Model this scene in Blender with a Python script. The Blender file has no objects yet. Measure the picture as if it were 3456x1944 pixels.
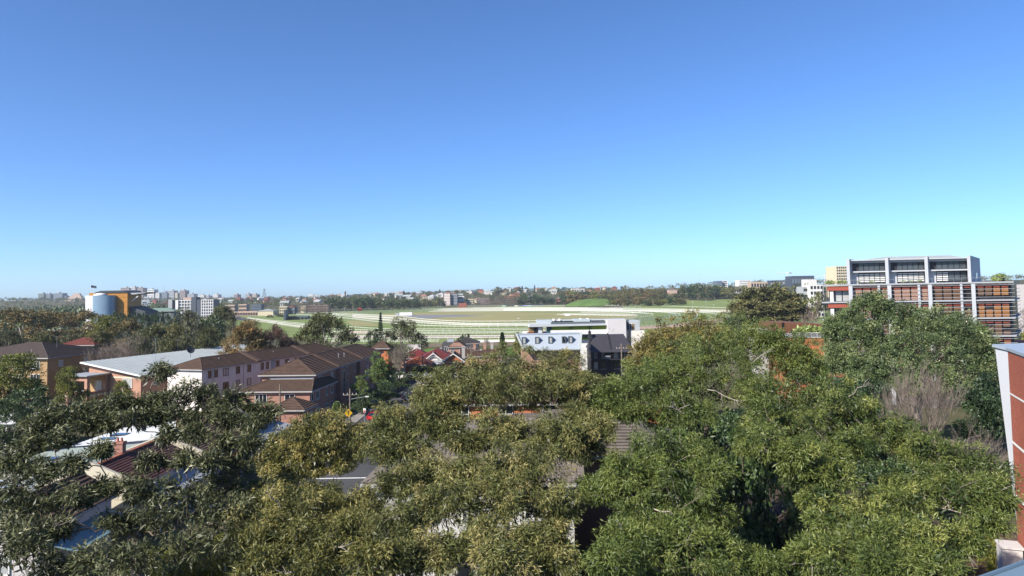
import bpy, math, random
import numpy as np
from mathutils import Vector, Matrix, noise as mnoise

R = math.radians
rnd = random.Random(7)
rng = np.random.default_rng(11)
sc = bpy.context.scene
col = sc.collection

# ------------------------------------------------------------------ camera
CAM_H = 22.0
PITCH, ROLL = R(3.0), R(1.0)
FPX = 2469.0                       # focal length in pixels of a 3456 px wide frame
SHIFT = -111.4 / 3456.0
CAM_R = (Matrix.Rotation(R(90) + PITCH, 3, 'X') @ Matrix.Rotation(-ROLL, 3, 'Z'))
cd = bpy.data.cameras.new('camera')
cam = bpy.data.objects.new('camera', cd)
col.objects.link(cam)
cam.matrix_world = Matrix.Translation((0, 0, CAM_H)) @ CAM_R.to_4x4()
cd.sensor_width = 36.0
cd.sensor_fit = 'HORIZONTAL'
cd.lens = 36.0 * FPX / 3456.0
cd.shift_y = SHIFT
cd.clip_start = 0.5
cd.clip_end = 20000
sc.camera = cam

# ------------------------------------------------------------------ sky and sun
SUN_AZ = 52.0      # degrees to the left of straight behind the camera
SUN_EL = 36.0
world = bpy.data.worlds.new('World')
sc.world = world
world.use_nodes = True
wn = world.node_tree
for n in list(wn.nodes):
    wn.nodes.remove(n)
wo = wn.nodes.new('ShaderNodeOutputWorld')
wb = wn.nodes.new('ShaderNodeBackground')
sky = wn.nodes.new('ShaderNodeTexSky')
sky.sky_type = 'NISHITA'
sky.sun_disc = False
sky.sun_elevation = R(SUN_EL)
sky.sun_rotation = R(180 + SUN_AZ)
sky.altitude = 0
sky.air_density = 0.6
sky.dust_density = 0.6
sky.ozone_density = 6.5
wb.inputs['Strength'].default_value = 0.102
hsv = wn.nodes.new('ShaderNodeHueSaturation')
hsv.inputs['Saturation'].default_value = 1.05
hsv.inputs['Hue'].default_value = 0.5
wn.links.new(sky.outputs[0], hsv.inputs['Color'])
wbal = wn.nodes.new('ShaderNodeVectorMath')      # white balance of the whole sky
wbal.operation = 'MULTIPLY'
wbal.inputs[1].default_value = (0.95, 1.0, 1.04)
wn.links.new(hsv.outputs[0], wbal.inputs[0])
wn.links.new(wbal.outputs[0], wb.inputs[0])
wn.links.new(wb.outputs[0], wo.inputs[0])

sd = bpy.data.lights.new('sun', 'SUN')
sd.energy = 4.9
sd.angle = R(0.53)
sd.color = (1.0, 0.93, 0.83)
sun = bpy.data.objects.new('sun', sd)
col.objects.link(sun)
to_sun = Vector((-math.sin(R(SUN_AZ)) * math.cos(R(SUN_EL)),
                 -math.cos(R(SUN_AZ)) * math.cos(R(SUN_EL)), math.sin(R(SUN_EL))))
sun.rotation_euler = to_sun.to_track_quat('Z', 'Y').to_euler()
sun.location = (-40, -60, 120)

sc.view_settings.view_transform = 'Standard'
sc.view_settings.look = 'None'
sc.view_settings.exposure = 1.08
sc.view_settings.gamma = 1.0
sc.view_settings.use_curve_mapping = False
sc.render.engine = 'CYCLES'
sc.cycles.max_bounces = 6
sc.cycles.diffuse_bounces = 2
sc.cycles.glossy_bounces = 2
sc.cycles.transmission_bounces = 3
sc.cycles.transparent_max_bounces = 4
sc.cycles.volume_bounces = 0
sc.cycles.use_denoising = True
sc.cycles.caustics_reflective = False
sc.cycles.caustics_refractive = False

# ------------------------------------------------------------------ picture point -> place
def ray(px, py):
    d = CAM_R @ Vector((px - 1728.0, 972.0 - py + SHIFT * 3456.0, -FPX))
    return d

def P(px, py, D):
    """point seen at (px,py) that stands D metres ahead of the viewpoint"""
    d = ray(px, py)
    k = D / d.y
    return Vector((d.x * k, D, CAM_H + d.z * k))

def G(px, py, z=0.0):
    d = ray(px, py)
    k = (z - CAM_H) / d.z
    return Vector((d.x * k, d.y * k, z))

def PX(px, D, py=1000):
    return P(px, py, D).x

# ------------------------------------------------------------------ terrain
def sstep(a, b, x):
    t = min(1.0, max(0.0, (x - a) / (b - a)))
    return t * t * (3 - 2 * t)

_RX = [-2200, 0, 300, 800, 1200, 1500, 1740, 2000, 2300, 2700, 3456, 6000]
_RH = [30, 27, 20, 13, 19, 25, 30, 27, 30, 34, 36, 36]

def terr(x, y):
    if y < 500:
        return 0.0
    px = 1728 + 2469 * x / y
    a = float(np.interp(px, _RX, _RH))
    h = a * sstep(1250, 2300, y)
    right = sstep(1900, 2350, px)
    h2 = (a - 2) * sstep(920, 1800, y) * right
    return max(h, h2)

# ------------------------------------------------------------------ materials
MATS = {}
ALB = 0.72          # common scale on the painted and built surfaces
def nodes_of(m):
    m.use_nodes = True
    nt = m.node_tree
    b = nt.nodes.get('Principled BSDF')
    return nt, b

def mat(name, c, rough=0.75, var=0.18, scale=0.6, bump=0.0, bscale=8.0, metal=0.0, spec=0.4, objvar=0.0):
    if name in MATS:
        return MATS[name]
    c = tuple(v * ALB for v in c)
    m = bpy.data.materials.new(name)
    nt, b = nodes_of(m)
    L = nt.links.new
    b.inputs['Roughness'].default_value = rough
    b.inputs['Metallic'].default_value = metal
    b.inputs['Specular IOR Level'].default_value = spec
    tc = nt.nodes.new('ShaderNodeTexCoord')
    out = None
    if var > 0:
        n1 = nt.nodes.new('ShaderNodeTexNoise')
        n1.inputs['Scale'].default_value = scale
        n1.inputs['Detail'].default_value = 6
        n1.inputs['Roughness'].default_value = 0.65
        L(tc.outputs['Object'], n1.inputs['Vector'])
        mr = nt.nodes.new('ShaderNodeMapRange')
        mr.inputs['From Min'].default_value = 0.25
        mr.inputs['From Max'].default_value = 0.75
        mr.inputs['To Min'].default_value = 1 - var
        mr.inputs['To Max'].default_value = 1 + var
        L(n1.outputs['Fac'], mr.inputs['Value'])
        mx = nt.nodes.new('ShaderNodeVectorMath')
        mx.operation = 'SCALE'
        mx.inputs[0].default_value = c
        L(mr.outputs[0], mx.inputs['Scale'])
        out = mx.outputs[0]
        if objvar > 0:
            oi = nt.nodes.new('ShaderNodeObjectInfo')
            m2 = nt.nodes.new('ShaderNodeMapRange')
            m2.inputs['To Min'].default_value = 1 - objvar
            m2.inputs['To Max'].default_value = 1 + objvar
            L(oi.outputs['Random'], m2.inputs['Value'])
            mx2 = nt.nodes.new('ShaderNodeVectorMath')
            mx2.operation = 'SCALE'
            L(out, mx2.inputs[0])
            L(m2.outputs[0], mx2.inputs['Scale'])
            out = mx2.outputs[0]
        L(out, b.inputs['Base Color'])
    else:
        b.inputs['Base Color'].default_value = (*c, 1)
    if bump > 0:
        n2 = nt.nodes.new('ShaderNodeTexNoise')
        n2.inputs['Scale'].default_value = bscale
        n2.inputs['Detail'].default_value = 5
        L(tc.outputs['Object'], n2.inputs['Vector'])
        bp = nt.nodes.new('ShaderNodeBump')
        bp.inputs['Strength'].default_value = bump
        bp.inputs['Distance'].default_value = 0.05
        L(n2.outputs['Fac'], bp.inputs['Height'])
        L(bp.outputs[0], b.inputs['Normal'])
    MATS[name] = m
    return m

def mat_brick(name, c1, c2, mortar, sx=0.24, sz=0.086, rough=0.85, var=0.12, vertical=True, msize=0.012, offset=0.5):
    if name in MATS:
        return MATS[name]
    m = bpy.data.materials.new(name)
    nt, b = nodes_of(m)
    L = nt.links.new
    b.inputs['Roughness'].default_value = rough
    b.inputs['Specular IOR Level'].default_value = 0.25
    tc = nt.nodes.new('ShaderNodeTexCoord')
    sep = nt.nodes.new('ShaderNodeSeparateXYZ')
    L(tc.outputs['Object'], sep.inputs[0])
    cmb = nt.nodes.new('ShaderNodeCombineXYZ')
    if vertical:
        ad = nt.nodes.new('ShaderNodeMath')
        ad.operation = 'ADD'
        L(sep.outputs[0], ad.inputs[0])
        L(sep.outputs[1], ad.inputs[1])
        L(ad.outputs[0], cmb.inputs[0])
        L(sep.outputs[2], cmb.inputs[1])
    else:
        L(sep.outputs[0], cmb.inputs[0])
        L(sep.outputs[1], cmb.inputs[1])
    bt = nt.nodes.new('ShaderNodeTexBrick')
    bt.offset = offset
    bt.inputs['Scale'].default_value = 1.0
    bt.inputs['Brick Width'].default_value = sx
    bt.inputs['Row Height'].default_value = sz
    bt.inputs['Mortar Size'].default_value = msize
    bt.inputs['Color1'].default_value = (*[v * ALB for v in c1], 1)
    bt.inputs['Color2'].default_value = (*[v * ALB for v in c2], 1)
    bt.inputs['Mortar'].default_value = (*[v * ALB for v in mortar], 1)
    L(cmb.outputs[0], bt.inputs['Vector'])
    n1 = nt.nodes.new('ShaderNodeTexNoise')
    n1.inputs['Scale'].default_value = 0.5
    n1.inputs['Detail'].default_value = 5
    L(tc.outputs['Object'], n1.inputs['Vector'])
    mr = nt.nodes.new('ShaderNodeMapRange')
    mr.inputs['From Min'].default_value = 0.3
    mr.inputs['From Max'].default_value = 0.7
    mr.inputs['To Min'].default_value = 1 - var
    mr.inputs['To Max'].default_value = 1 + var
    L(n1.outputs['Fac'], mr.inputs['Value'])
    mx = nt.nodes.new('ShaderNodeVectorMath')
    mx.operation = 'SCALE'
    L(bt.outputs['Color'], mx.inputs[0])
    L(mr.outputs[0], mx.inputs['Scale'])
    L(mx.outputs[0], b.inputs['Base Color'])
    MATS[name] = m
    return m

def mat_leaf(name, c_dark, c_mid, c_light, rough=0.45, spec=0.5, transl=0.25, objvar=0.25, tcol=None):
    """foliage: colour picked per spray by the face attribute 'tint'"""
    if name in MATS:
        return MATS[name]
    m = bpy.data.materials.new(name)
    nt, b = nodes_of(m)
    L = nt.links.new
    at = nt.nodes.new('ShaderNodeAttribute')
    at.attribute_name = 'tint'
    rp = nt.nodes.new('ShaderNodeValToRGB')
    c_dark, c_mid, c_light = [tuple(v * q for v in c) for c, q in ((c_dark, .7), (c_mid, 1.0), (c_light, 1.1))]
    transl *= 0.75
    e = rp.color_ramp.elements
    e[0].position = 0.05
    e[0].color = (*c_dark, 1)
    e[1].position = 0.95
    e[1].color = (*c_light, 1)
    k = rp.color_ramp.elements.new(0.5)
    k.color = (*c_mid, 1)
    L(at.outputs['Fac'], rp.inputs[0])
    oi = nt.nodes.new('ShaderNodeObjectInfo')
    hs = nt.nodes.new('ShaderNodeHueSaturation')
    mr = nt.nodes.new('ShaderNodeMapRange')
    mr.inputs['To Min'].default_value = 1 - objvar
    mr.inputs['To Max'].default_value = 1 + objvar
    L(oi.outputs['Random'], mr.inputs['Value'])
    L(mr.outputs[0], hs.inputs['Value'])
    mr2 = nt.nodes.new('ShaderNodeMapRange')
    mr2.inputs['To Min'].default_value = 0.5 + 0.1 * objvar
    mr2.inputs['To Max'].default_value = 0.5 - 0.1 * objvar
    L(oi.outputs['Random'], mr2.inputs['Value'])
    L(mr2.outputs[0], hs.inputs['Hue'])
    L(rp.outputs[0], hs.inputs['Color'])
    L(hs.outputs[0], b.inputs['Base Color'])
    b.inputs['Roughness'].default_value = rough
    b.inputs['Specular IOR Level'].default_value = spec
    tr = nt.nodes.new('ShaderNodeBsdfTranslucent')
    if tcol is None:
        L(hs.outputs[0], tr.inputs['Color'])
    else:
        tr.inputs['Color'].default_value = (*tcol, 1)
    ms = nt.nodes.new('ShaderNodeMixShader')
    ms.inputs[0].default_value = transl
    L(b.outputs[0], ms.inputs[1])
    L(tr.outputs[0], ms.inputs[2])
    L(ms.outputs[0], nt.nodes['Material Output'].inputs['Surface'])
    MATS[name] = m
    return m

# ------------------------------------------------------------------ object helpers
def tag(o, label=None, cat=None, group=None, kind=None):
    if label: o['label'] = label
    if cat: o['category'] = cat
    if group: o['group'] = group
    if kind: o['kind'] = kind
    return o

def empty(name, loc, rz=0.0, label=None, cat=None, group=None):
    o = bpy.data.objects.new(name, None)
    o.empty_display_size = 0.2
    col.objects.link(o)
    o.location = loc
    o.rotation_euler = (0, 0, rz)
    tag(o, label, cat, group)
    return o

def link(name, me, parent=None, loc=None, rot=None):
    o = bpy.data.objects.new(name, me)
    col.objects.link(o)
    if parent is not None:
        o.parent = parent
    if loc is not None:
        o.location = loc
    if rot is not None:
        o.rotation_euler = rot
    return o

def copy_tree(o, parent=None):
    c = o.copy()
    col.objects.link(c)
    c.parent = parent
    for ch in o.children:
        copy_tree(ch, c)
    return c

class MB:
    """collects faces; build() links them as one mesh object"""
    def __init__(s):
        s.v = []
        s.f = []
        s.m = []
        s.cm = 0
    def face(s, pts):
        i = len(s.v)
        s.v.extend([tuple(p) for p in pts])
        s.f.append(tuple(range(i, i + len(pts))))
        s.m.append(s.cm)
    def box(s, x0, x1, y0, y1, z0, z1):
        i = len(s.v)
        s.v.extend([(x0, y0, z0), (x1, y0, z0), (x1, y1, z0), (x0, y1, z0),
                    (x0, y0, z1), (x1, y0, z1), (x1, y1, z1), (x0, y1, z1)])
        for q in ((3, 2, 1, 0), (4, 5, 6, 7), (0, 1, 5, 4), (1, 2, 6, 5), (2, 3, 7, 6), (3, 0, 4, 7)):
            s.f.append(tuple(i + k for k in q))
            s.m.append(s.cm)
        return s
    def prism(s, poly, z0, z1):
        n = len(poly)
        i = len(s.v)
        s.v.extend([(p[0], p[1], z0) for p in poly])
        s.v.extend([(p[0], p[1], z1) for p in poly])
        s.f.append(tuple(i + k for k in reversed(range(n))))
        s.m.append(s.cm)
        s.f.append(tuple(i + n + k for k in range(n)))
        s.m.append(s.cm)
        for k in range(n):
            j = (k + 1) % n
            s.f.append((i + k, i + j, i + n + j, i + n + k))
            s.m.append(s.cm)
        return s
    def extrude(s, poly, off):
        """closed 3-D polygon pushed along a vector"""
        n = len(poly)
        off = Vector(off)
        i = len(s.v)
        a = [Vector(p) for p in poly]
        s.v.extend([tuple(p) for p in a])
        s.v.extend([tuple(p + off) for p in a])
        s.f.append(tuple(i + k for k in reversed(range(n))))
        s.m.append(s.cm)
        s.f.append(tuple(i + n + k for k in range(n)))
        s.m.append(s.cm)
        for k in range(n):
            j = (k + 1) % n
            s.f.append((i + k, i + j, i + n + j, i + n + k))
            s.m.append(s.cm)
        return s
    def bar(s, p, q, w, h=None, up=(0, 0, 1)):
        p, q = Vector(p), Vector(q)
        h = w if h is None else h
        d = (q - p)
        if d.length < 1e-6:
            return s
        d.normalize()
        u = Vector(up)
        x = d.cross(u)
        if x.length < 1e-4:
            x = d.cross(Vector((1, 0, 0)))
        x.normalize()
        z = x.cross(d)
        i = len(s.v)
        for c in (p, q):
            for a, b in ((-1, -1), (1, -1), (1, 1), (-1, 1)):
                s.v.append(tuple(c + x * (a * w / 2) + z * (b * h / 2)))
        for t in ((0, 1, 2, 3), (7, 6, 5, 4), (0, 4, 5, 1), (1, 5, 6, 2), (2, 6, 7, 3), (3, 7, 4, 0)):
            s.f.append(tuple(i + k for k in t))
            s.m.append(s.cm)
        return s
    def tube(s, pts, rad, n=6, cap=True):
        pts = [Vector(p) for p in pts]
        prev = None
        i0 = len(s.v)
        for k, p in enumerate(pts):
            a = pts[max(0, k - 1)]
            b = pts[min(len(pts) - 1, k + 1)]
            d = (b - a)
            if d.length < 1e-9:
                d = Vector((0, 0, 1))
            d.normalize()
            x = d.cross(Vector((0.31, 0.17, 0.93))) if prev is None else (prev - d * prev.dot(d))
            if x.length < 1e-4:
                x = d.cross(Vector((1, 0, 0)))
            x.normalize()
            prev = x
            y = d.cross(x)
            r = rad[k]
            for j in range(n):
                t = 2 * math.pi * j / n
                s.v.append(tuple(p + x * (math.cos(t) * r) + y * (math.sin(t) * r)))
        for k in range(len(pts) - 1):
            for j in range(n):
                a = i0 + k * n + j
                b = i0 + k * n + (j + 1) % n
                s.f.append((a, b, b + n, a + n))
                s.m.append(s.cm)
        if cap:
            s.f.append(tuple(i0 + j for j in reversed(range(n))))
            s.m.append(s.cm)
            e = i0 + (len(pts) - 1) * n
            s.f.append(tuple(e + j for j in range(n)))
            s.m.append(s.cm)
        return s
    def lathe(s, prof, n=24, cx=0, cy=0, a0=0.0, a1=2 * math.pi):
        full = abs(a1 - a0 - 2 * math.pi) < 1e-6
        m = n if full else n + 1
        i0 = len(s.v)
        for r, z in prof:
            for j in range(m):
                t = a0 + (a1 - a0) * j / n
                s.v.append((cx + r * math.cos(t), cy + r * math.sin(t), z))
        for k in range(len(prof) - 1):
            for j in range(n):
                a = i0 + k * m + j
                b = i0 + k * m + ((j + 1) % m)
                s.f.append((a, b, b + m, a + m))
                s.m.append(s.cm)
        return s
    def mesh(s, name, mats):
        me = bpy.data.meshes.new(name)
        me.from_pydata(s.v, [], s.f)
        if not isinstance(mats, (list, tuple)):
            mats = [mats]
        for m in mats:
            me.materials.append(m)
        if len(mats) > 1:
            me.polygons.foreach_set('material_index', s.m)
        me.update()
        return me
    def build(s, name, mats, parent=None, loc=None, rot=None, smooth=False):
        me = s.mesh(name, mats)
        if smooth:
            me.polygons.foreach_set('use_smooth', [True] * len(me.polygons))
        return link(name, me, parent, loc, rot)

def bx(name, m, parent, x0, x1, y0, y1, z0, z1):
    return MB().box(x0, x1, y0, y1, z0, z1).build(name, m, parent)

def quads_mesh(name, V, m, tint=None, nper=4):
    """V (N,nper,3) -> one mesh of N separate polygons, face attribute tint"""
    N = V.shape[0]
    me = bpy.data.meshes.new(name)
    me.vertices.add(N * nper)
    me.vertices.foreach_set('co', V.reshape(-1).astype(np.float32))
    me.loops.add(N * nper)
    me.loops.foreach_set('vertex_index', np.arange(N * nper, dtype=np.int32))
    me.polygons.add(N)
    me.polygons.foreach_set('loop_start', np.arange(0, N * nper, nper, dtype=np.int32))
    if tint is not None:
        a = me.attributes.new('tint', 'FLOAT', 'FACE')
        a.data.foreach_set('value', tint.astype(np.float32))
    me.materials.append(m)
    me.update(calc_edges=True)
    return me
# ------------------------------------------------------------------ shared materials
M_WHITE = mat('white_paint', (0.78, 0.78, 0.76), 0.6, 0.06, 0.8)
M_RAIL = mat('rail_white', (0.82, 0.82, 0.80), 0.5, 0.04, 0.2)
M_GREYM = mat('grey_metal', (0.34, 0.36, 0.38), 0.5, 0.08, 0.5)
M_DARKM = mat('dark_metal', (0.03, 0.032, 0.036), 0.45, 0.1, 0.6)
M_GLASS = mat('window_glass', (0.018, 0.022, 0.028), 0.08, 0.25, 0.7, spec=0.7)
M_CURT = mat('curtained_glass', (0.42, 0.43, 0.42), 0.25, 0.2, 1.3, spec=0.6)
M_BARK = mat('bark', (0.16, 0.125, 0.10), 0.9, 0.35, 1.5, 0.6, 6)
M_BARKP = mat('pale_bark', (0.40, 0.34, 0.28), 0.85, 0.35, 0.9, 0.5, 5)
M_TWIG = mat('bare_twig', (0.215, 0.175, 0.145), 0.9, 0.25, 0.6)
M_DEAD = mat('dead_wood', (0.46, 0.40, 0.35), 0.9, 0.2, 2)
M_CONC = mat('concrete', (0.42, 0.41, 0.39), 0.85, 0.15, 0.4, 0.3, 3)
M_CREAM = mat('cream_render', (0.66, 0.60, 0.46), 0.8, 0.1, 0.3)
M_WOODP = mat('timber_pole', (0.20, 0.165, 0.13), 0.9, 0.25, 1.2)
M_TERRA = mat('terracotta', (0.42, 0.13, 0.065), 0.8, 0.25, 0.8)
M_ROOFB = mat('brown_tile', (0.115, 0.076, 0.058), 0.9, 0.28, 0.9, 0.4, 4, spec=0.12)
M_ROOFR = mat('red_tile', (0.17, 0.045, 0.035), 0.8, 0.28, 0.9, 0.4, 4)
M_ROOFK = mat('charcoal_tile', (0.060, 0.055, 0.052), 0.8, 0.25, 0.9, 0.4, 4)
M_ROOFT = mat('weathered_tile', (0.17, 0.145, 0.125), 0.88, 0.3, 1.1, 0.4, 4)
M_ZINC = mat('pale_metal_roof', (0.38, 0.415, 0.415), 0.5, 0.1, 0.25, 0.1, 2)
M_FASC = mat('fascia_grey', (0.40, 0.39, 0.38), 0.7, 0.08, 0.6)

# foliage
L_EUC = mat_leaf('leaf_olive', (0.058, 0.070, 0.022), (0.130, 0.143, 0.042), (0.225, 0.195, 0.070), 0.5, 0.35, 0.22, 0.05)
L_GREEN = mat_leaf('leaf_green', (0.040, 0.066, 0.016), (0.108, 0.142, 0.032), (0.175, 0.195, 0.050), 0.5, 0.35, 0.25, 0.05)
L_SILV = mat_leaf('leaf_silver', (0.036, 0.044, 0.017), (0.082, 0.092, 0.036), (0.165, 0.165, 0.080), 0.48, 0.35, 0.12, 0.05)
L_YEL = mat_leaf('leaf_yellowgreen', (0.063, 0.084, 0.014), (0.140, 0.155, 0.026), (0.231, 0.223, 0.042), 0.5, 0.4, 0.3, 0.1)
L_DARK = mat_leaf('leaf_dark', (0.015, 0.031, 0.011), (0.039, 0.067, 0.022), (0.083, 0.119, 0.036), 0.5, 0.4, 0.15, 0.25)
L_MID = mat_leaf('leaf_mid', (0.039, 0.049, 0.017), (0.087, 0.095, 0.030), (0.158, 0.146, 0.050), 0.55, 0.35, 0.2, 0.28)
L_BROWN = mat_leaf('leaf_brownish', (0.053, 0.049, 0.017), (0.128, 0.105, 0.036), (0.240, 0.162, 0.062), 0.55, 0.35, 0.18, 0.15)
L_REDDY = mat_leaf('leaf_reddish', (0.045, 0.025, 0.018), (0.10, 0.055, 0.042), (0.15, 0.09, 0.065), 0.6, 0.3, 0.15, 0.1)
L_SPRING = mat_leaf('leaf_bright', (0.070, 0.115, 0.028), (0.165, 0.225, 0.062), (0.28, 0.33, 0.115), 0.5, 0.4, 0.25, 0.1)
L_TWIGGY = mat_leaf('twig_mass', (0.085, 0.066, 0.055), (0.16, 0.125, 0.105), (0.24, 0.19, 0.16), 0.8, 0.2, 0.05, 0.15)

def unit(a):
    return a / np.maximum(np.linalg.norm(a, axis=-1, keepdims=True), 1e-9)

def leaf_quads(pos, dirs, ln, wd, fold=0.12):
    """lanceolate leaves: base, side, tip, side"""
    N = len(pos)
    rv = unit(rng.normal(size=(N, 3)))
    side = unit(np.cross(dirs, rv))
    nrm = np.cross(side, dirs)
    ln = ln[:, None]
    wd = wd[:, None]
    mid = pos + dirs * ln * 0.42
    tip = pos + dirs * ln * 0.94 + nrm * ln * 0.16
    lift = nrm * wd * fold
    return np.stack([pos, mid + side * wd / 2 + lift, tip, mid - side * wd / 2 + lift], axis=1)

def crown_points(lobes, nsub, nleaf, rsub, ln, wd, droop=0.6, outw=0.6, jit=0.75, up=-0.35, shell=(0.62, 1.0), tintv=0.16, red=0.0, lvar=0.10):
    """lobes: (x,y,z,rx,ry,rz). returns leaf quads, tints, sub-clump centres per lobe"""
    Q, T, C = [], [], []
    for (x, y, z, rx, ry, rz) in lobes:
        k = max(3, int(nsub * rng.uniform(0.85, 1.15)))
        u = unit(rng.normal(size=(k * 3, 3)))
        u = u[u[:, 2] > up][:k]
        k = len(u)
        rr = rng.uniform(shell[0], shell[1], size=(k, 1))
        cen = np.array([x, y, z]) + u * rr * np.array([rx, ry, rz])
        lt = rng.normal(0.46, lvar)
        ct = lt + rng.normal(0, tintv, size=k)
        if red > 0:
            ct = np.where(rng.random(k) < red, rng.uniform(0.85, 1.0, k), ct)
        rs = rsub * rng.uniform(0.6, 1.45, size=k)
        m = int(nleaf)
        n = k * m
        idx = np.repeat(np.arange(k), m)
        b = unit(rng.normal(size=(n, 3))) * (rng.random((n, 1)) ** 0.45)
        pos = cen[idx] + b * rs[idx][:, None] * np.array([1, 1, 0.72])
        d = unit(b * outw + u[idx] * 0.35 + rng.normal(size=(n, 3)) * jit * 0.5 + np.array([0, 0, -droop]))
        ks = rng.uniform(0.7, 1.35, k)[idx]
        l = ln * ks * rng.uniform(0.7, 1.25, n)
        w = wd * ks * rng.uniform(0.7, 1.25, n)
        Q.append(leaf_quads(pos, d, l, w))
        T.append(np.clip(ct[idx] + rng.normal(0, 0.10, n), 0, 1))
        C.append(cen)
    return np.concatenate(Q), np.concatenate(T), C

def wob(p, q, n, amp, r=rnd):
    p, q = Vector(p), Vector(q)
    L = (q - p).length
    o = []
    for i in range(n + 1):
        t = i / n
        v = p.lerp(q, t)
        k = math.sin(math.pi * t) * amp * L
        o.append(v + Vector((r.uniform(-1, 1), r.uniform(-1, 1), r.uniform(-0.6, 0.9))) * k)
    return o

def hero_tree(name, label, base, fork, lobes_px, leafmat, barkmat, nsub=15, nleaf=150, rsub=0.34, ln=0.19, wd=0.031,
              droop=0.55, r0=0.42, cat='tree', flat=0.95, shell=(0.55, 1.0), red=0.05, twig=0.5, group=None, up=-0.5, jit=0.75, sat=2, inner=210, grow=1.12, dead=8):
    """big near tree: lobes given where they stand; trunk, limbs grow to every lobe"""
    bz = Vector(base)
    root = empty(name, bz, 0, label, cat, group)
    lob = []
    for (px, py, D, rp) in lobes_px:
        c = P(px, py, D) - bz
        r = rp * D / FPX * grow
        lob.append((c.x, c.y, c.z, r * 1.08, r * 1.15, r * flat))
        for q in range(sat):
            s_ = rnd.uniform(.62, .9)
            lob.append((c.x + rnd.uniform(-.5, .5) * r, c.y + rnd.uniform(-.1, 1.4) * r, c.z + rnd.uniform(-.45, .15) * r, r * s_, r * s_, r * s_ * flat))
    Q, T, C = crown_points(lob, nsub, nleaf, rsub, ln, wd, droop=droop, shell=shell, red=red, up=up, jit=jit, outw=0.3)
    # denser inner sprays that close the crown, tinted dark as interior shade
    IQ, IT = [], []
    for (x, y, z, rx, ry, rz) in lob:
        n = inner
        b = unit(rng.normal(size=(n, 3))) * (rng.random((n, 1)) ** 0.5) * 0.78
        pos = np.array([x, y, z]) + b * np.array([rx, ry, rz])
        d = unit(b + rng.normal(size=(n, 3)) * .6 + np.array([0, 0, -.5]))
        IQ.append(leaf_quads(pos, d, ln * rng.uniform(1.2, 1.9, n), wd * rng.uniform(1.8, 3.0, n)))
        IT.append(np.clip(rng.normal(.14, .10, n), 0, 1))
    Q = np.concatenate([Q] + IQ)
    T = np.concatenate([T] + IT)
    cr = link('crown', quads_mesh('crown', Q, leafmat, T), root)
    cr['kind'] = 'stuff'
    tb = MB()
    fk = Vector(fork) - bz
    tp = wob((0, 0, 0), fk, 6, 0.03)
    tb.tube(tp, [r0 * (1.15 - 0.5 * i / 6) for i in range(7)], 8)
    nodes = [(v, r0 * 0.55) for v in tp[3:]]
    order = sorted(range(len(lob)), key=lambda i: (Vector(lob[i][:3]) - fk).length)
    for i in order:
        c = Vector(lob[i][:3])
        tgt = c - Vector((0, 0, lob[i][5] * 0.35))
        best = min(nodes, key=lambda nd: (tgt - nd[0]).length + max(0, nd[0].z - tgt.z) * 2.5)
        n = 5
        pts = wob(best[0], tgt, n, 0.10)
        L = (tgt - best[0]).length
        ra = min(best[1] * 0.9, 0.06 + 0.035 * L)
        rb = max(0.022, ra * 0.45)
        rr = [ra + (rb - ra) * t / n for t in range(n + 1)]
        tb.tube(pts, rr, 6, cap=False)
        nodes.extend(list(zip(pts[2:], rr[2:])))
        for s in C[i]:
            if rnd.random() < twig:
                s = Vector(s)
                a = pts[rnd.randint(3, n)]
                tb.tube(wob(a, s, 3, 0.12), [rb * 0.7, rb * 0.5, rb * 0.35, 0.006], 4, cap=False)
    tb.build('trunk', barkmat, root, smooth=True)
    # bleached dead twigs poking out of the crown
    db = MB()
    for q in range(dead):
        l = lob[rnd.randrange(len(lob))]
        a = Vector((rnd.uniform(-1, 1), rnd.uniform(-1.2, .2), rnd.uniform(-.3, .8))).normalized()
        p0 = Vector(l[:3]) + Vector((a.x * l[3], a.y * l[4], a.z * l[5])) * .5
        p1 = p0 + Vector((a.x * l[3], a.y * l[4], a.z * l[5])) * .75
        db.tube(wob(p0, p1, 4, .08), [.022, .018, .014, .01, .006], 4, cap=False)
        for j in range(5):
            e = p0.lerp(p1, rnd.uniform(.4, .95))
            v = (a + Vector((rnd.uniform(-1, 1), rnd.uniform(-1, 1), rnd.uniform(-.8, .5))) * .8).normalized()
            db.tube(wob(e, e + v * rnd.uniform(.25, .6), 2, .1), [.010, .007, .004], 3, cap=False)
    if db.v:
        d_ = db.build('dead_twigs', M_DEAD, root)
        d_['kind'] = 'stuff'
    return root

# ------------------------------------------------------------------ tree prototypes (h = 10 m, crown radius = 5 m), copied and scaled
def dome_lobes(n, r, z0, z1, lr, flat=0.75, top=0.9, rr=None):
    rr = rr or rnd
    out = []
    for i in range(n):
        for _ in range(30):
            a = rr.uniform(0, 2 * math.pi)
            t = rr.random()
            z = z0 + (z1 - z0) * t
            rad = r * math.sqrt(max(0.02, 1 - ((z - z0) / (z1 - z0 + 0.01)) ** 2 * top))
            q = rad * (0.35 + 0.65 * math.sqrt(rr.random()))
            x, y = q * math.cos(a), q * math.sin(a)
            if all((x - o[0]) ** 2 + (y - o[1]) ** 2 + (z - o[2]) ** 2 > (lr * 0.75) ** 2 for o in out):
                break
        k = lr * rr.uniform(0.75, 1.2)
        out.append((x, y, z, k, k, k * flat))
    return out

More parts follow.
